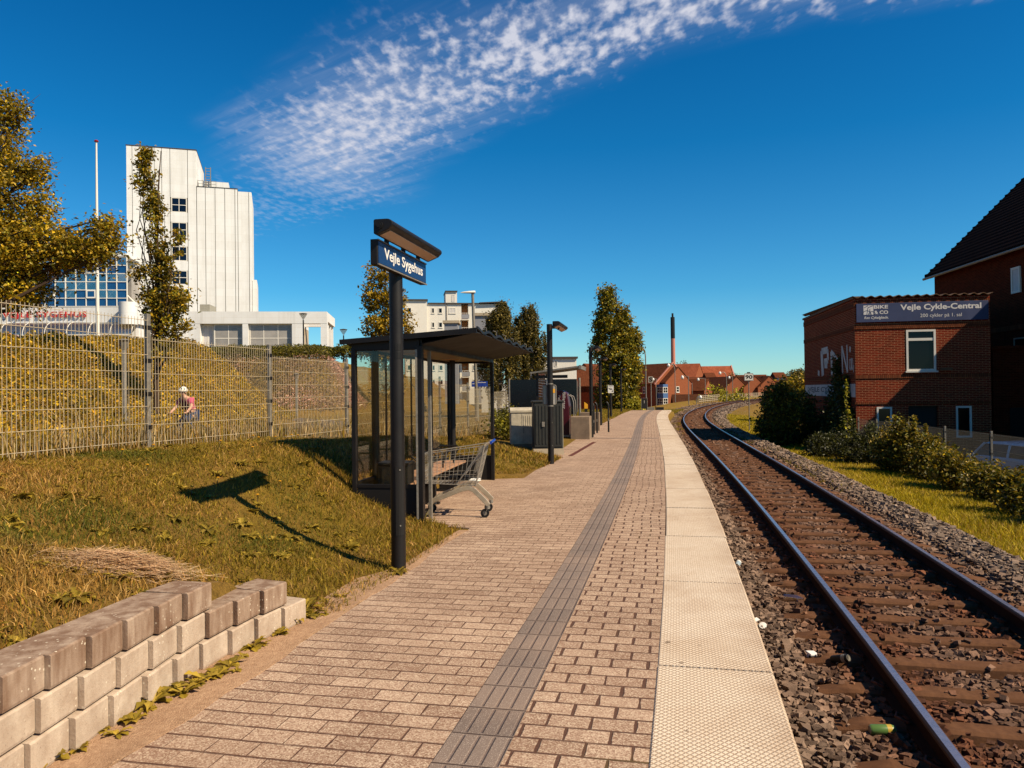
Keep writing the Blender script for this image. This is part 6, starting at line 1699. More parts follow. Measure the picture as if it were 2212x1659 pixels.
# ================================================================== VEGETATION
GOLD = [C(150, 122, 22), C(128, 104, 20), C(110, 96, 22), C(168, 134, 30)]
OLIVE = [C(112, 104, 26), C(92, 90, 24), C(126, 116, 32), C(80, 76, 22)]
DULL = [C(104, 92, 40), C(86, 78, 34), C(122, 104, 46), C(70, 62, 26)]
LIME = [C(150, 140, 34), C(128, 124, 28), C(168, 150, 44)]
SHADEY = [C(70, 72, 26), C(58, 60, 22), C(84, 84, 30)]  # leaf greens with shade mixed into the colour

def leaf_mesh(p, size, r, aspect=.62, up=.35, fold=.25):
    """leaf-sized diamond faces, one per point, with random attitudes"""
    n = len(p)
    nrm = r.normal(0, 1, (n, 3)); nrm[:, 2] = np.abs(nrm[:, 2]) + up; nrm /= np.linalg.norm(nrm, axis=1)[:, None]
    a = r.normal(0, 1, (n, 3)); a -= nrm * (a * nrm).sum(1)[:, None]; a /= np.linalg.norm(a, axis=1)[:, None]
    b = np.cross(nrm, a); s = (size * np.exp(r.normal(0, .25, n)))[:, None]
    f = nrm * s * fold
    V = np.stack([p - a * s, p - b * s * aspect + f, p + a * s * 1.1, p + b * s * aspect + f], 1)
    return V.reshape(-1, 3), np.arange(n * 4).reshape(-1, 4)
def leaf_cols(n, pal, r, clump=None, var=.30):
    pal = np.array(pal); c = pal[r.randint(0, len(pal), n)]
    c = c * np.exp(r.normal(0, var, (n, 1)))
    if clump is not None: c = c * clump[:, None]
    return np.clip(c * 1.4, 0, 1)
def crown_points(lobes, r, n_clump, per, spread, shell=.55):
    """clumps of leaves in a set of ellipsoids: (cx,cy,cz,rx,ry,rz,weight)"""
    L = np.array(lobes, float); w = L[:, 6] / L[:, 6].sum(); k = r.choice(len(L), n_clump, p=w)
    d = r.normal(0, 1, (n_clump, 3)); d /= np.linalg.norm(d, axis=1)[:, None]
    rad_ = (shell + (1 - shell) * r.rand(n_clump) ** .6)[:, None]
    c = L[k, :3] + d * rad_ * L[k, 3:6]
    P_ = np.repeat(c, per, 0) + r.normal(0, 1, (n_clump * per, 3)) * (spread * np.exp(r.normal(0, .25, n_clump)))[:, None].repeat(per, 0) * np.array([1, 1, .8])
    cl = np.repeat(np.exp(r.normal(0, .30, n_clump)), per)
    return P_, cl, c
def tree(name, label, base, lobes, n_clump, per, spread, leaf, pal, seed, trunk_r=.12, trunk_h=None, barkm='bark', group=None, limbs=26, twigs=0, shell=.55, cat='tree', droop=None):
    r = np.random.RandomState(seed); t = thing(name, label, cat, base, 0, group)
    P_, cl, c = crown_points(lobes, r, n_clump, per, spread, shell)
    if droop:
        # hanging strands below each clump
        k = r.randint(0, len(c), droop); ln = r.uniform(.5, 1.9, droop); m_ = 22
        tt = np.linspace(0, 1, m_); st = c[k][:, None] + np.stack([np.sin(tt * 2)[None] * r.normal(0, .12, (droop, 1)), np.sin(tt * 2)[None] * r.normal(0, .12, (droop, 1)), -tt[None] * ln[:, None]], -1)
        st = st.reshape(-1, 3) + r.normal(0, .035, (droop * m_, 3)); st[:, 2] = np.maximum(st[:, 2], .5)
        P_ = np.concatenate([P_, st]); cl = np.concatenate([cl, np.repeat(np.exp(r.normal(0, .2, droop)), m_)])
    V, F = leaf_mesh(P_, leaf, r)
    col = np.repeat(leaf_cols(len(P_), pal, r, cl), 4, 0)
    fast('crown', V, F, M['leaf'], col, t)
    L = np.array(lobes, float); top = (L[:, 2] + L[:, 5] * .7).max(); th = trunk_h or top
    cx, cy = np.average(L[:, 0], weights=L[:, 6]), np.average(L[:, 1], weights=L[:, 6])
    tk = MB(); pts = [(0, 0, -.3)]; n = 7
    for i in range(1, n + 1): q = i / n; pts.append((cx * q * q + r.normal(0, .04) * th * .06, cy * q * q + r.normal(0, .04) * th * .06, th * q))
    tk.tube(pts, [trunk_r * (1.25 - 1.1 * i / n) for i in range(n + 1)], 9)
    for i in range(limbs):
        e = c[r.randint(len(c))]; q = np.clip(e[2] / th * r.uniform(.35, .8), .08, .92); b0 = np.array([np.interp(q * n, range(n + 1), [p[j] for p in pts]) for j in range(3)])
        mid = (b0 + e) / 2 + r.normal(0, .08, 3) * np.linalg.norm(e - b0) + np.array([0, 0, .05])
        rr = trunk_r * .42 * (1 - q * .6); tk.tube([b0, mid, e], [rr, rr * .6, rr * .18], 5)
    for i in range(twigs):
        e = c[r.randint(len(c))]; d = e - np.array([cx, cy, e[2] - .6]); d /= np.linalg.norm(d) + 1e-6; tk.tube([e - d * .6, e + d * .2, e + d * r.uniform(.5, 1.1) + r.normal(0, .12, 3)], [.02, .014, .004], 4)
    tk.build('trunk', M[barkm], t, fix=False)
    return t
def lobe_px(X, Y, rX, rZ, d, base, w=1, dy=0, ry=None):
    p = at(X, Y, d + dy); k = (d + dy) / FPX; return (p.x - base[0], p.y - base[1], p.z - base[2], rX * k, (ry if ry else rX * k), rZ * k, w)

# --- large tree leaning in at the left edge
d = 26; b = (xat(-150, d), d, g1(xat(-150, d), d))
tree('broadleaf_tree', 'large yellow-green tree leaning in from the left edge with bare twigs', b,
     [lobe_px(-40, 300, 85, 90, d, b, 3), lobe_px(10, 450, 95, 110, d, b, 6), lobe_px(-60, 560, 130, 90, d, b, 5), lobe_px(70, 540, 95, 60, d, b, 4), lobe_px(30, 620, 70, 50, d, b, 2.2),
      lobe_px(170, 545, 60, 38, d, b, 2.0), lobe_px(225, 520, 35, 48, d, b, 1.3), lobe_px(70, 370, 32, 25, d, b, .7), lobe_px(10, 230, 35, 30, d, b, .8), lobe_px(-150, 400, 100, 180, d, b, 4)],
     980, 48, .20, .058, [tuple(q * 1.2 for q in c) for c in GOLD] + OLIVE[:1], 21, .30, 7.5, limbs=110, twigs=70)
# --- young columnar oak before the hospital tower
d = 27; b = (xat(338, d), d, g1(xat(338, d), d))
tree('columnar_tree', 'slender young columnar tree in front of the hospital tower', b,
     [lobe_px(311, 345, 15, 28, d, b, .8), lobe_px(320, 395, 26, 28, d, b, 1.1), lobe_px(335, 450, 22, 35, d, b, 1.2), lobe_px(338, 510, 28, 40, d, b, 1.6), lobe_px(352, 580, 32, 50, d, b, 2), lobe_px(345, 650, 52, 45, d, b, 3), lobe_px(388, 645, 30, 35, d, b, 1.3), lobe_px(300, 590, 14, 25, d, b, .4),
      lobe_px(360, 705, 46, 40, d, b, 2.2), lobe_px(352, 760, 40, 30, d, b, 1.0), lobe_px(385, 520, 10, 30, d, b, .4)],
     300, 34, .105, .056, GOLD + OLIVE[:2], 22, .085, None, limbs=70, shell=.2)
# --- tree behind the sign post
d = 31; b = (xat(832, d), d, g1(xat(832, d), d))
tree('columnar_tree', 'golden-green young tree half hidden by the station sign post', b,
     [lobe_px(805, 590, 10, 25, d, b, .5), lobe_px(832, 600, 12, 30, d, b, .5), lobe_px(812, 640, 26, 30, d, b, 1.4), lobe_px(850, 650, 32, 35, d, b, 1.6), lobe_px(825, 700, 48, 32, d, b, 2.2), lobe_px(862, 700, 30, 25, d, b, 1.2), lobe_px(840, 760, 45, 40, d, b, 2), lobe_px(835, 820, 40, 40, d, b, 1.4), lobe_px(835, 870, 35, 30, d, b, .8)],
     260, 32, .13, .060, GOLD, 23, .08, None, limbs=60, shell=.2)
# --- weeping birches
for k, (X, Y, rX, sd, lab) in enumerate(((1078, 690, 36, 31, 'weeping birch with hanging strands right behind the shelter roof'), (1138, 695, 34, 32, 'weeping birch with hanging strands left of the nearest lamp post'))):
    d = 46 + k; b = (xat(X, d), d, g1(xat(X, d), d))
    tree('weeping_birch', lab, b, [lobe_px(X, Y, rX * .75, 34, d, b, 2), lobe_px(X - 18, Y + 55, rX * .8, 45, d, b, 2), lobe_px(X + 16, Y + 50, rX * .8, 45, d, b, 2), lobe_px(X, Y + 100, rX * 1.1, 45, d, b, 2), lobe_px(X + 8, Y - 25, 10, 14, d, b, .4)],
         170, 20, .16, .055, DULL, sd, .13, None, 'birch', limbs=40, droop=1700)
# --- tall hornbeam at the platform end
d = 62; b = (xat(1334, d), d, g1(xat(1334, d), d) - .2)
tree('hornbeam_tree', 'tall dense leafy tree at the left of the platform end', b,
     [lobe_px(1310, 640, 14, 25, d, b, .6), lobe_px(1318, 680, 26, 38, d, b, 1.5), lobe_px(1345, 690, 14, 30, d, b, .8), lobe_px(1320, 740, 36, 45, d, b, 2.6), lobe_px(1350, 735, 24, 40, d, b, 1.6), lobe_px(1335, 800, 42, 50, d, b, 3.4), lobe_px(1362, 800, 22, 60, d, b, 1.5), lobe_px(1330, 850, 44, 40, d, b, 3), lobe_px(1295, 700, 12, 20, d, b, .4), lobe_px(1285, 760, 8, 14, d, b, .2), lobe_px(1374, 740, 8, 20, d, b, .3)],
     900, 36, .20, .10, [tuple(q * 1.15 for q in c) for c in OLIVE + GOLD[:1]], 24, .16, None, limbs=30, shell=.4)
# --- trees and bushes further off
def bush(name, label, X, Ytop, d, rX, pal, seed, n=90, per=40, leaf=.045, zb=None, cat='bush', spread=.13, wide=1.0, group=None, stems=True):
    x = xat(X, d); z = g1(x, d) if zb is None else zb; b = (x, d, z); h = zat(X, Ytop, d) - z; rx_ = rX * d / FPX
    lobes = [(0, 0, h * .40, rx_, rx_ * wide, h * .38, 2.4), (-rx_ * .6, -.2, h * .34, rx_ * .55, rx_ * .6, h * .34, 1.3), (rx_ * .65, .1, h * .36, rx_ * .5, rx_ * .6, h * .36, 1.3)] + [(rx_ * q, .1 * j, h * (.66 + .08 * (j % 3)), rx_ * .13, rx_ * .13, h * .26, .34) for j, q in enumerate(np.random.RandomState(seed).uniform(-.85, .85, 5))]
    return tree(name, label, b, lobes, n, per, spread, leaf, pal, seed, .035, h * .7, group=group, limbs=18, shell=.35, cat=cat)
bush('far_bush', 'yellow-green bush by the far railing left of the speed sign', 1556, 832, 128, 26, LIME, 41, 60, 30, .16, -2.5, spread=.5)
bush('far_bush', 'small green bush between the far street lamps and the railing', 1520, 858, 126, 12, OLIVE, 42, 30, 30, .14, -2.2, spread=.4)
bush('far_bush', 'yellow bush behind the railing right of the speed sign', 1600, 846, 132, 18, LIME, 43, 40, 30, .16, -2.5, spread=.5)
d = 60; b = (xat(1715, d), d, -1.2)
tree('broadleaf_tree', 'sunlit bushy tree beyond the dark bush left of the brick shop', b, [lobe_px(1700, 848, 28, 24, d, b, 2), lobe_px(1725, 838, 24, 22, d, b, 2), lobe_px(1680, 862, 26, 22, d, b, 1.6), lobe_px(1716, 875, 40, 26, d, b, 2)], 190, 36, .26, .10, GOLD + OLIVE, 44, .1, None, limbs=30)
d = 230; b = (xat(1722, d), d, -2)
tree('broadleaf_tree', 'distant round tree on the skyline left of the brick shop', b, [lobe_px(1722, 815, 17, 12, d, b, 2), lobe_px(1732, 822, 12, 10, d, b, 1)], 90, 34, .7, .30, DULL, 45, .3, None, limbs=8)
d = 255; b = (xat(1462 + 10, d), d, -2)
tree('bare_tree', 'thin sparse tree rising behind the tiled roofs right of the chimney', (xat(1478, d), d, -2), [lobe_px(1478, 792, 7, 10, d, (xat(1478, d), d, -2), 1), lobe_px(1482, 806, 6, 8, d, (xat(1478, d), d, -2), 1)], 34, 14, .5, .24, DULL, 46, .2, None, limbs=14)
tree('bare_tree', 'sparse twiggy tree behind the roofs left of the speed sign', (xat(1583, d), d, -2), [lobe_px(1583, 815, 12, 8, d, (xat(1583, d), d, -2), 1)], 22, 8, .6, .2, DULL, 47, .2, None, limbs=26)
def far_trees():
    r = np.random.RandomState(77); n = 9000; X = r.uniform(-900, 1700, n); Y = 430 + r.uniform(-20, 20, n) + .1 * np.abs(X)
    top = 5.0 + 2.5 * vnoise(X, Y * 0, 5, .012) + 1.5 * vnoise(X, Y * 0, 6, .06); Z = -3 + (top + 3) * r.rand(n) ** .5
    V, F = leaf_mesh(np.stack([X, Y, Z], 1), 1.4, r); o = fast('distant_woods', V, F, M['leaf'], np.repeat(leaf_cols(n, DULL, r), 4, 0)); tag(o, kind='stuff')
far_trees()

# --- right-hand side: big dark bush, ivy on the corner, shrubs along the yard fence
d = 33.5; b = (xat(1688, d), d, g1(xat(1688, d), d))
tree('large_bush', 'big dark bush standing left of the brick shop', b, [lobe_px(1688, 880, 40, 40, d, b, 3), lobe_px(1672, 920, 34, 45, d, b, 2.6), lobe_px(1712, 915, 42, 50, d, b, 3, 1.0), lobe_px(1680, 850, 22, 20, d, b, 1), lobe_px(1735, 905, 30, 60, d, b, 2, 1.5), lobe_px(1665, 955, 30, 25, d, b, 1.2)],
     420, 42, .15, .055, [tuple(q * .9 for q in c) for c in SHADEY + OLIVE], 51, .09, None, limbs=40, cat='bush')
def ivy():
    r = np.random.RandomState(52); n = 9000; t_ = thing('ivy', 'dark ivy climbing the graffiti wall of the brick shop in two peaks', 'plant', (13.4, 30.0, -1.5), -math.atan2(.166, .986))
    y = r.uniform(-.3, 5.6, n * 3); u = r.rand(n * 3) ** .8
    hmax = 1.9 + 2.3 * np.exp(-((y - 2.25) / .55) ** 2) + 1.5 * np.exp(-((y - .9) / .4) ** 2) - .22 * np.clip(y - 3.2, 0, 9) + .25 * np.sin(y * 9)
    z = u * hmax; keep = r.rand(n * 3) < .8; y, z = y[keep], z[keep]
    x = -.05 - r.gamma(1.5, .10, len(y)) * (1.5 - .8 * np.clip(z / 3.5, 0, 1))
    V, F = leaf_mesh(np.stack([x, y, z], 1), .052, r, .8); fast('foliage', V, F, M['leaf'], np.repeat(leaf_cols(len(y), SHADEY, r), 4, 0), t_)
    s = MB()
    for k in range(12): y0 = r.uniform(.3, 4); s.tube([(-.05, y0, -.1), (-.04, y0 + r.uniform(-.2, .2), 1.2), (-.03, y0 * .6 + .9, 2.4)], [.03, .02, .008], 5)
    s.build('stems', M['bark'], t_, fix=False)
ivy()
DOL = [tuple(q * .72 for q in c) for c in OLIVE[:3] + GOLD[:2]]; DSH = [tuple(q * .6 for q in c) for c in SHADEY]  # both palettes darkened: the shade by the yard is in the leaf colours
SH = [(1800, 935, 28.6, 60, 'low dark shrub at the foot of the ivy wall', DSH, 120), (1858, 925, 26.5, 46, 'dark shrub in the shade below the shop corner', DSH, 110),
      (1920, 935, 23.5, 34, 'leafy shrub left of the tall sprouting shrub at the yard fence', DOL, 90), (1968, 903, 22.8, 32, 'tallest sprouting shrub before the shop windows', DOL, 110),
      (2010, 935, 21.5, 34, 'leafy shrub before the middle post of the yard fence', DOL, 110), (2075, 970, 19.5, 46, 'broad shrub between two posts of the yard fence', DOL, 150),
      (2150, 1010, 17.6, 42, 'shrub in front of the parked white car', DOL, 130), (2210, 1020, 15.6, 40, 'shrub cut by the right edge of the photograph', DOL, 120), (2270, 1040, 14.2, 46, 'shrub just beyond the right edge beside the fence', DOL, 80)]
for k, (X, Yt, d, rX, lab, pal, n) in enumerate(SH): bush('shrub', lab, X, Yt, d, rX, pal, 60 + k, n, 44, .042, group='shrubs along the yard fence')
def sprouts():
    for k, (X, Yt, d, lab) in enumerate(((1975, 898, 22.6, 'thin upright shoot before the dark garage opening'), (1998, 915, 22.3, 'second upright shoot left of the middle fence post'), (1808 + 20, 820, 28.4, 'yellow-topped climbing shoot against the shop front'))):
        x = xat(X, d); z = g1(x, d); h = zat(X, Yt, d) - z; r = np.random.RandomState(90 + k)
        t = thing('upright_shoot', lab, 'plant', (x, d, z)); n = 170; q = r.uniform(.25, 1, n); P_ = np.stack([r.normal(0, .10, n) * (1.2 - q), r.normal(0, .10, n) * (1.2 - q), q * h], 1)
        V, F = leaf_mesh(P_, .05, r); fast('leaves', V, F, M['leaf'], np.repeat(leaf_cols(n, LIME if k == 2 else GOLD + OLIVE, r), 4, 0), t)
        s = MB(); s.tube([(0, 0, -.1), (.03, 0, h * .5), (0, .02, h)], [.02, .013, .004], 6); s.build('stem', M['bark'], t)
sprouts()
bush('shrub', 'leafy bush between the fence and the grey cabinet', 1090, 880, 21.5, 22, OLIVE, 71, 60, 40, .040)
bush('shrub', 'low bush in front of the hornbeam at the platform end', 1372, 858, 60, 14, LIME, 72, 40, 34, .09)

# --- planted bank behind the fence: dense ground cover (uncountable)
def bank_cover():
    r = np.random.RandomState(14); n = 150000
    y = 9 + 36 * r.rand(n) ** .9; x = -10.2 - r.rand(n) * 11
    z = G(x, y); k = (z > .22) & (x > -1.05 * y * .6655 - 2); x, y, z = x[k], y[k], z[k]
    h = .30 + .22 * vnoise(x, y, 31, 1.5) + .17 * vnoise(x, y, 32, 4.5)
    zz = z + np.clip(h, .05, 1) * r.rand(len(x)) ** .45
    V, F = leaf_mesh(np.stack([x, y, zz], 1), .042, r, .7, .5)
    m_ = np.exp(.30 * vnoise(x, y, 33, 2.2) + .2 * vnoise(x, y, 34, .7)); col = leaf_cols(len(x), [C(176, 142, 22), C(148, 122, 20), C(122, 104, 22), C(188, 150, 32), C(92, 82, 20), C(168, 124, 22)], r, m_, .25)
    o = fast('bank_ground_cover', V, F, M['leaf'], np.repeat(col, 4, 0)); tag(o, kind='stuff')
    # dry scrub on the farther bank
    n = 42000; x = r.uniform(-30, -9.3, n); y = r.uniform(49.5, 57, n); z = G(x, y); k = z > .3; x, y, z = x[k], y[k], z[k]
    top = z > 3.6
    hh = np.where(top, .9, .7) * (1 + .3 * vnoise(x, y, 35, 1.2)); zz = z + hh * r.rand(len(x)) ** .6
    V, F = leaf_mesh(np.stack([x, y, zz], 1), .085, r, .35, .2)
    g = np.clip(.75 + .7 * vnoise(x, y, 36, .7), 0, 1)[:, None] * (~top)[:, None]
    col = leaf_cols(len(x), OLIVE + DULL, r) * (1 - g) + leaf_cols(len(x), [C(190, 144, 124), C(150, 108, 92), C(206, 164, 142)], r) * g
    o = fast('dry_scrub', V, F, M['leaf'], np.repeat(col, 4, 0)); tag(o, kind='stuff')
    # clipped growth at the crest before the entrance
    n = 26000; x = r.uniform(-34, -17, n); y = r.uniform(36, 46, n); z = G(x, y); zz = z + .4 * r.rand(n) ** .6 * (1 + .3 * vnoise(x, y, 37, 1))
    V, F = leaf_mesh(np.stack([x, y, zz], 1), .07, r, .7); o = fast('crest_ground_cover', V, F, M['leaf'], np.repeat(leaf_cols(n, GOLD, r), 4, 0)); tag(o, kind='stuff')
bank_cover()
def hedge():
    t = thing('hedge', 'long dark hedge along the top of the bank before the hospital wing', 'hedge', (-20, 58.5, g1(-20, 58.5))); r = np.random.RandomState(15); n = 26000
    x = r.uniform(-16, 12.4, n); y = r.normal(0, .7, n); z = (1.0 + .16 * vnoise(x, y, 5, 1.8)) * r.rand(n) ** .45
    fade = np.clip((12.6 - x) / 4, .3, 1); z = z * fade
    V, F = leaf_mesh(np.stack([x, y, z], 1), .085, r, .6); fast('foliage', V, F, M['leaf'], np.repeat(leaf_cols(n, OLIVE + SHADEY, r), 4, 0), t)
    s = MB()
    for q in np.linspace(-15, 12, 40): s.tube([(q, 0, -.2), (q + .1, .05, .8)], .03, 5)
    s.build('stems', M['bark'], t, fix=False)
hedge()

# --- grass blades (uncountable)
def blades(name, x, y, z, h, w, cols, r, lean=.5):
    n = len(x); a = r.uniform(0, 6.283, n); d = np.stack([np.cos(a), np.sin(a)], 1); l = lean * r.uniform(.2, 1.3, n) * h; b = r.uniform(0, 6.283, n)
    p0 = np.stack([x - d[:, 0] * w, y - d[:, 1] * w, z - .01], 1); p1 = np.stack([x + d[:, 0] * w, y + d[:, 1] * w, z - .01], 1)
    mx, my = x + np.cos(b) * l * .35, y + np.sin(b) * l * .35
    m0 = np.stack([mx - d[:, 0] * w * .7, my - d[:, 1] * w * .7, z + h * .6], 1); m1 = np.stack([mx + d[:, 0] * w * .7, my + d[:, 1] * w * .7, z + h * .6], 1)
    t0 = np.stack([x + np.cos(b) * l, y + np.sin(b) * l, z + h], 1); t1 = t0 + np.stack([d[:, 0] * w * .15, d[:, 1] * w * .15, 0 * w], 1)
    V = np.stack([p0, p1, m0, m1, t0, t1], 1).reshape(-1, 3); i = np.arange(n)[:, None] * 6
    F = np.stack([i + np.array([0, 1, 3, 2]), i + np.array([2, 3, 5, 4])], 1).reshape(-1, 4)
    o = fast(name, V, F, M['grassm'], np.repeat(cols, 6, 0)); return tag(o, kind='stuff')
def mixcols(n, r, dry, g=((C(152, 127, 34)), (C(124, 107, 30)), (C(164, 136, 43))), dr=((C(196, 146, 70)), (C(168, 120, 54)), (C(206, 162, 92)))):
    a = np.array(g)[r.randint(0, len(g), n)]; b = np.array(dr)[r.randint(0, len(dr), n)]
    k = (r.rand(n) < dry)[:, None]; return np.clip(np.where(k, b, a) * np.exp(r.normal(0, .25, (n, 1))), 0, 1)
def left_grass():
    r = np.random.RandomState(16); n = 330000
    y = 2.2 + 22 * r.rand(n) ** 1.75; o = r.uniform(-8.2, -3.9, n); ss = sl_(y); c = 1 / np.sqrt(1 + ss * ss); x = rx(y) + o * c; y2 = y - o * ss * c; o2 = off(x, y2)
    pl = np.array([pave_left(q) for q in np.linspace(-6, 60, 400)]); left = np.interp(y, np.linspace(-6, 60, 400), pl)
    edge = .25 * vnoise(x, y2, 9, 1.8)
    k = (o2 < left + .05 + np.minimum(0, edge * .4)) & ~((y2 < 5.6) & (o2 > -4.36)) & ~((y2 < 9.0) & (y2 > 5.5) & (o2 > left - .10 * r.rand(n)) & (r.rand(n) < .5)) & (y2 > 1.5)
    k &= ~((y2 > 9.38) & (y2 < 13.95) & (o2 > -5.36))
    x, y2 = x[k], y2[k]; z = G(x, y2); n = len(x)
    dens = .60 + .75 * vnoise(x, y2, 17, 1.1) + .4 * vnoise(x, y2, 18, 3.1); q = r.rand(n) < np.clip(dens, .22, 1); x, y2, z = x[q], y2[q], z[q]; n = len(x)
    dry = np.clip(.40 + .45 * vnoise(x, y2, 19, .8) + .25 * vnoise(x, y2, 20, 2.6), .06, .92)
    h = (.034 + .026 * np.clip(vnoise(x, y2, 21, 1.3), -.6, 1)) * np.exp(r.normal(0, .35, n)) + .02; w = .0028 * np.exp(r.normal(0, .25, n)) * (1 + y2 * .05)
    cc = mixcols(n, r, dry); gk = np.clip(vnoise(x, y2, 25, 1.9) * 1.6 - .25, 0, 1)[:, None] * (r.rand(n) < .8)[:, None]
    cc = cc * (1 - gk) + np.array(C(104, 102, 30)) * np.exp(r.normal(0, .25, (n, 1))) * gk
    blades('bank_grass', x, y2, z, h * .85, w, cc, r, 1.15)
    # taller dry stalks along and behind the fence
    n = 5000; y = r.uniform(4, 26, n); fx = np.interp(y, [p[1] for p in PX], [p[0] for p in PX]); x = fx - r.gamma(1.6, .38, n) + .12; z = G(x, y)
    h = r.uniform(.2, .62, n) * np.where(r.rand(n) < .15, 1.3, .8); w = .0045 * np.ones(n) * (1 + y * .03)
    blades('tall_dry_grass', x, y, z, h, w, mixcols(n, r, np.full(n, .62), dr=((C(204, 164, 98)), (C(180, 136, 72)), (C(220, 188, 132)))), r, .45)
    n = 45000; y = r.uniform(4, 26, n); fx = np.interp(y, [p[1] for p in PX], [p[0] for p in PX]); x = fx - .1 - r.rand(n) * 2.0; z = G(x, y)
    blades('rough_grass', x, y, z, r.uniform(.06, .28, n), .004 * np.ones(n), mixcols(n, r, np.full(n, .3)), r, .6)
left_grass()
def right_grass():
    r = np.random.RandomState(26); n = 200000; y = 4 + 70 * r.rand(n) ** 1.7; o = 3.0 + r.rand(n) * 3.5; o = np.where(y > 34, 3.0 + r.rand(n) * 6.5, o)
    ss = sl_(y); c = 1 / np.sqrt(1 + ss * ss); x = rx(y) + o * c; y = y - o * ss * c; z = G(x, y); o2 = off(x, y)
    k = o2 > 3.14 + .10 * np.sin(y * 1.7) + .08 * np.sin(y * .63) - .12 * r.rand(n); x, y, z = x[k], y[k], z[k]; n = len(x)
    h = (.07 + .03 * vnoise(x, y, 22, 1.5)) * np.exp(r.normal(0, .3, n)) + .02; w = .0035 * (1 + y * .07)
    blades('verge_grass', x, y, z, h, w, mixcols(n, r, np.clip(.18 + .25 * vnoise(x, y, 23, .9), .02, .7), g=((C(190, 166, 22)), (C(162, 148, 22)), (C(204, 174, 34))), dr=((C(200, 164, 80)), (C(186, 150, 60)))), r, .8)
    # sparse growth in the ballast further along
    n = 30000; y = r.uniform(16, 60, n); o = np.where(r.rand(n) < .6, r.uniform(2.0, 3.4, n), r.uniform(-.92, -.2, n)); x = rx(y) + o; z = np.where(o > 2.7, -.66 - (o - 2.7) * .45, -.64)
    q = (r.rand(n) < np.clip(.2 + vnoise(x, y, 24, .8), 0, 1)) & ((o > 0) | (y > 34)); x, y, z = x[q], y[q], z[q]; n = len(x)
    blades('ballast_weeds', x, y, z, r.uniform(.04, .12, n), .008 * np.ones(n), mixcols(n, r, np.full(n, .25), g=((C(150, 130, 30)), (C(124, 112, 24)))), r, .9)
    # grass between the platform end and the line, and left of the far platform
    n = 40000; y = r.uniform(42, 80, n); o = r.uniform(-3.4, -1.2, n); q = (y > 59.5); o = np.where(q, o, r.uniform(-9, -4.0, n)); x = rx(y) + o; z = np.where(q, np.interp(o, [-3.4, -1.2], [-.6, -.62]), G(x, y))
    blades('line_grass', x, y, z, r.uniform(.06, .16, n), .012 * np.ones(n), mixcols(n, r, np.full(n, .15), g=((C(156, 136, 26)), (C(130, 116, 24)))), r, .8)
    n = 26000; y = r.uniform(16, 46, n); o = r.uniform(-6.6, -3.98, n); x = rx(y) + o; z = G(x, y); q = (o < np.interp(y - .8, np.linspace(-6, 60, 400), [pave_left(v) for v in np.linspace(-6, 60, 400)]) - .03); x, y, z = x[q], y[q], z[q]; n = len(x)
    blades('far_bank_grass', x, y, z, r.uniform(.05, .12, n), .009 * np.ones(n), mixcols(n, r, np.full(n, .3)), r, .8)
right_grass()

# --- broad-leaved weeds, one object each
def weed_mesh(seed, nl=9, L=.13, w=.028, up=.5, pal=None):
    r = np.random.RandomState(seed); vs = []; fs = []; cs = []
    for k in range(nl):
        a = k * 2.4 + r.uniform(-.4, .4); l = L * r.uniform(.6, 1.25); el = up * r.uniform(.3, 1.5); ww = w * r.uniform(.7, 1.3); n = 6; base = len(vs)
        c = np.array((pal or OLIVE)[r.randint(3)]) * np.exp(r.normal(0, .2))
        for i in range(n + 1):
            t = i / n; rr = l * (t * (1 - .15 * t)); z = l * (math.sin(el) * t * 1.2 - .55 * t * t * (1 - el * .3)) + .008; q = ww * (math.sin(math.pi * min(1, t * .96 + .04)) ** .8) * (1 + .35 * (-1) ** i * (t < .9))
            d = np.array([math.cos(a), math.sin(a)]); s = np.array([-d[1], d[0]])
            vs += [(*(d * rr - s * q), z + q * .35), (*(d * rr), z), (*(d * rr + s * q), z + q * .35)]; cs += [c, c * 1.15, c]
        for i in range(n):
            b = base + i * 3; fs += [(b, b + 1, b + 4, b + 3), (b + 1, b + 2, b + 5, b + 4)]
    return np.array(vs), np.array(fs), np.clip(np.array(cs), 0, 1)
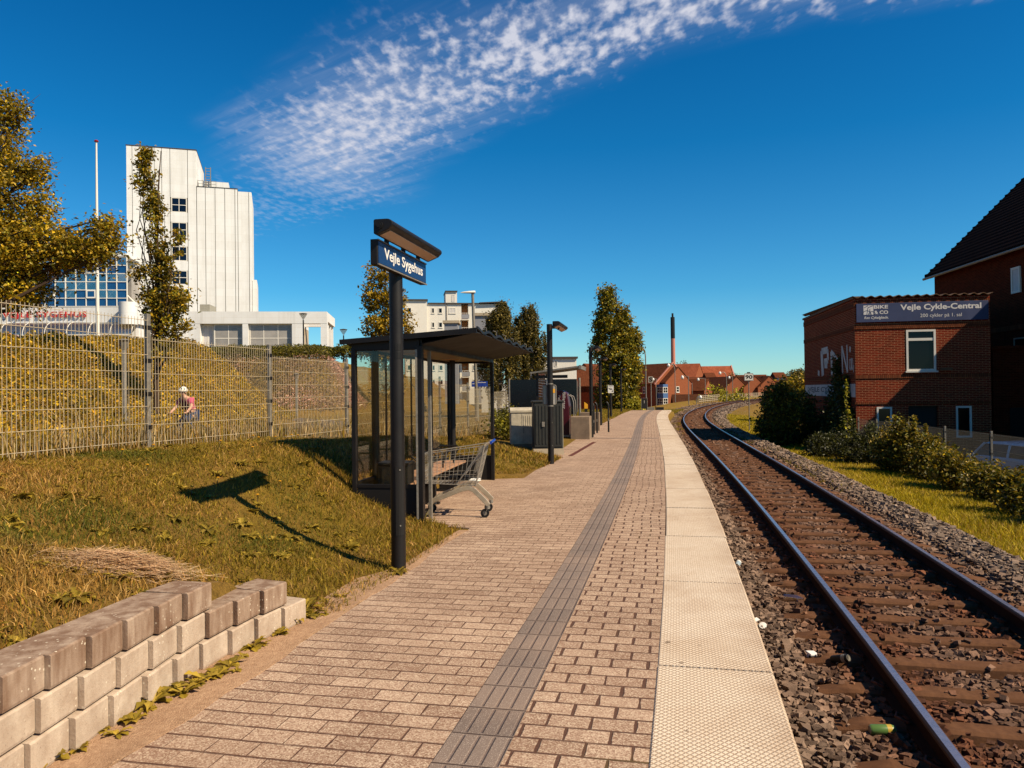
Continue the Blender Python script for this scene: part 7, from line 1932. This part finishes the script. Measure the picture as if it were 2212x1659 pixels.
def weeds():
    r = random.Random(17)
    protos = []
    for k in range(5):
        v, f, c = weed_mesh(100 + k, 8 + k * 2, .11 + .015 * k, .022 + .004 * (k % 3), .5 + .1 * (k % 2), [C(172, 144, 46), C(148, 126, 40), C(188, 158, 60)])
        protos.append((v, f, c))
    def place(o, x, y, z, s, rz): o.location = (x, y, z); o.rotation_euler = (r.uniform(-.15, .15), r.uniform(-.15, .15), rz); o.scale = (s, s, s)
    made = {}
    def put(kind, x, y, z, s, name, label, cat, group):
        k = (kind, name)
        if k not in made: o = fast(name, *protos[kind][:2], M['leaf'], protos[kind][2]); made[k] = o
        else: o = made[k].copy(); COL.objects.link(o)
        place(o, x, y, z, s, r.uniform(0, 6.28)); tag(o, label, cat, group); return o
    spots = [(2, 1640, 1.1), (128, 1600, .7), (215, 1580, .6), (332, 1520, 1.2), (362, 1500, 1.0), (322, 1535, .8), (440, 1470, 1.15), (470, 1462, .9), (425, 1480, .8), (545, 1400, 1.0), (525, 1420, .7), (580, 1370, 1.0), (620, 1352, .9), (665, 1318, 1.3), (655, 1335, 1.0), (690, 1312, .9), (250, 1590, .8), (290, 1560, .9), (395, 1500, 1.0), (495, 1440, .9), (510, 1452, .7), (565, 1395, .8), (600, 1372, .8), (640, 1342, 1.0), (675, 1328, 1.0), (700, 1300, .8), (735, 1290, .7), (170, 1622, .6), (108, 1645, 1.0), (860, 1238, 1.0), (700, 1330, .7)]
    for i, (X, Y, s) in enumerate(spots):
        p = gz(X, Y, 0); put(i % 5, p.x, p.y, .0, s * .78, 'weed', 'broad-leaved weed rooted in the dirt at the foot of the block wall', 'weed', 'weeds along the foot of the wall')
    for i in range(250):
        y = 2.6 + 9 * r.random() ** 1.5; o = r.uniform(-7.4, -4.5); p = P(y, o); 
        if 9.0 < p.y < 14.2 and o > -5.5: continue
        if p.y < 5.6 and o > -4.5: continue
        put(r.randrange(5), p.x, p.y, g1(p.x, p.y), r.uniform(.45, .95), 'dock_weed', 'broad-leaved weed growing in the dry grass of the bank', 'weed', 'weeds in the grass bank')
    # dandelion heads
    b = MB(); b.lathe([(.004, .0), (.016, .006), (.019, .012), (.008, .016)], 10, (0, 0, .10)); proto = None
    for i in range(26):
        y = r.uniform(6.2, 10.5); o = r.uniform(-7.3, -5.0); p = P(y, o)
        if p.y > 9.0 and o > -5.6: continue
        if proto is None:
            proto = thing('dandelion', 'small yellow dandelion flowering in the grass bank', 'flower', (p.x, p.y, g1(p.x, p.y)), 0, 'dandelions in the grass bank'); b.build('flower_head', M['yellow'], proto); s = MB(); s.tube([(0, 0, -.02), (.01, 0, .05), (0, 0, .10)], .003, 5); s.build('stalk', M['cabdark'], proto)
        else: dup(proto, (p.x, p.y, g1(p.x, p.y) - r.uniform(0, .03)), r.uniform(0, 6))
weeds()
def straw():
    r = np.random.RandomState(19); c = gz(270, 1232, .50); n = 1500; x = c.x + r.normal(0, .17, n); y = c.y + r.normal(0, .09, n); z = G(x, y) + .01 + .07 * np.exp(-((x - c.x) / .3) ** 2 - ((y - c.y) / .16) ** 2) * r.rand(n)
    a = r.normal(.15, .5, n); d = np.stack([np.cos(a), np.sin(a), r.normal(0, .12, n)], 1) * r.uniform(.05, .13, (n, 1)); s = np.stack([-np.sin(a), np.cos(a), 0 * a], 1) * .0026; p = np.stack([x, y, z + .015], 1)
    V = np.stack([p - d - s, p + d - s, p + d + s, p - d + s], 1).reshape(-1, 3); o = fast('straw_heap', V, np.arange(n * 4).reshape(-1, 4), M['grassm'], np.repeat(np.clip(np.array(C(255, 214, 166))[None] * .9 * np.exp(r.normal(0, .25, (n, 1))), 0, 1), 4, 0)); tag(o, 'flattened heap of dry cut straw on the grass behind the block wall', 'straw')
straw()
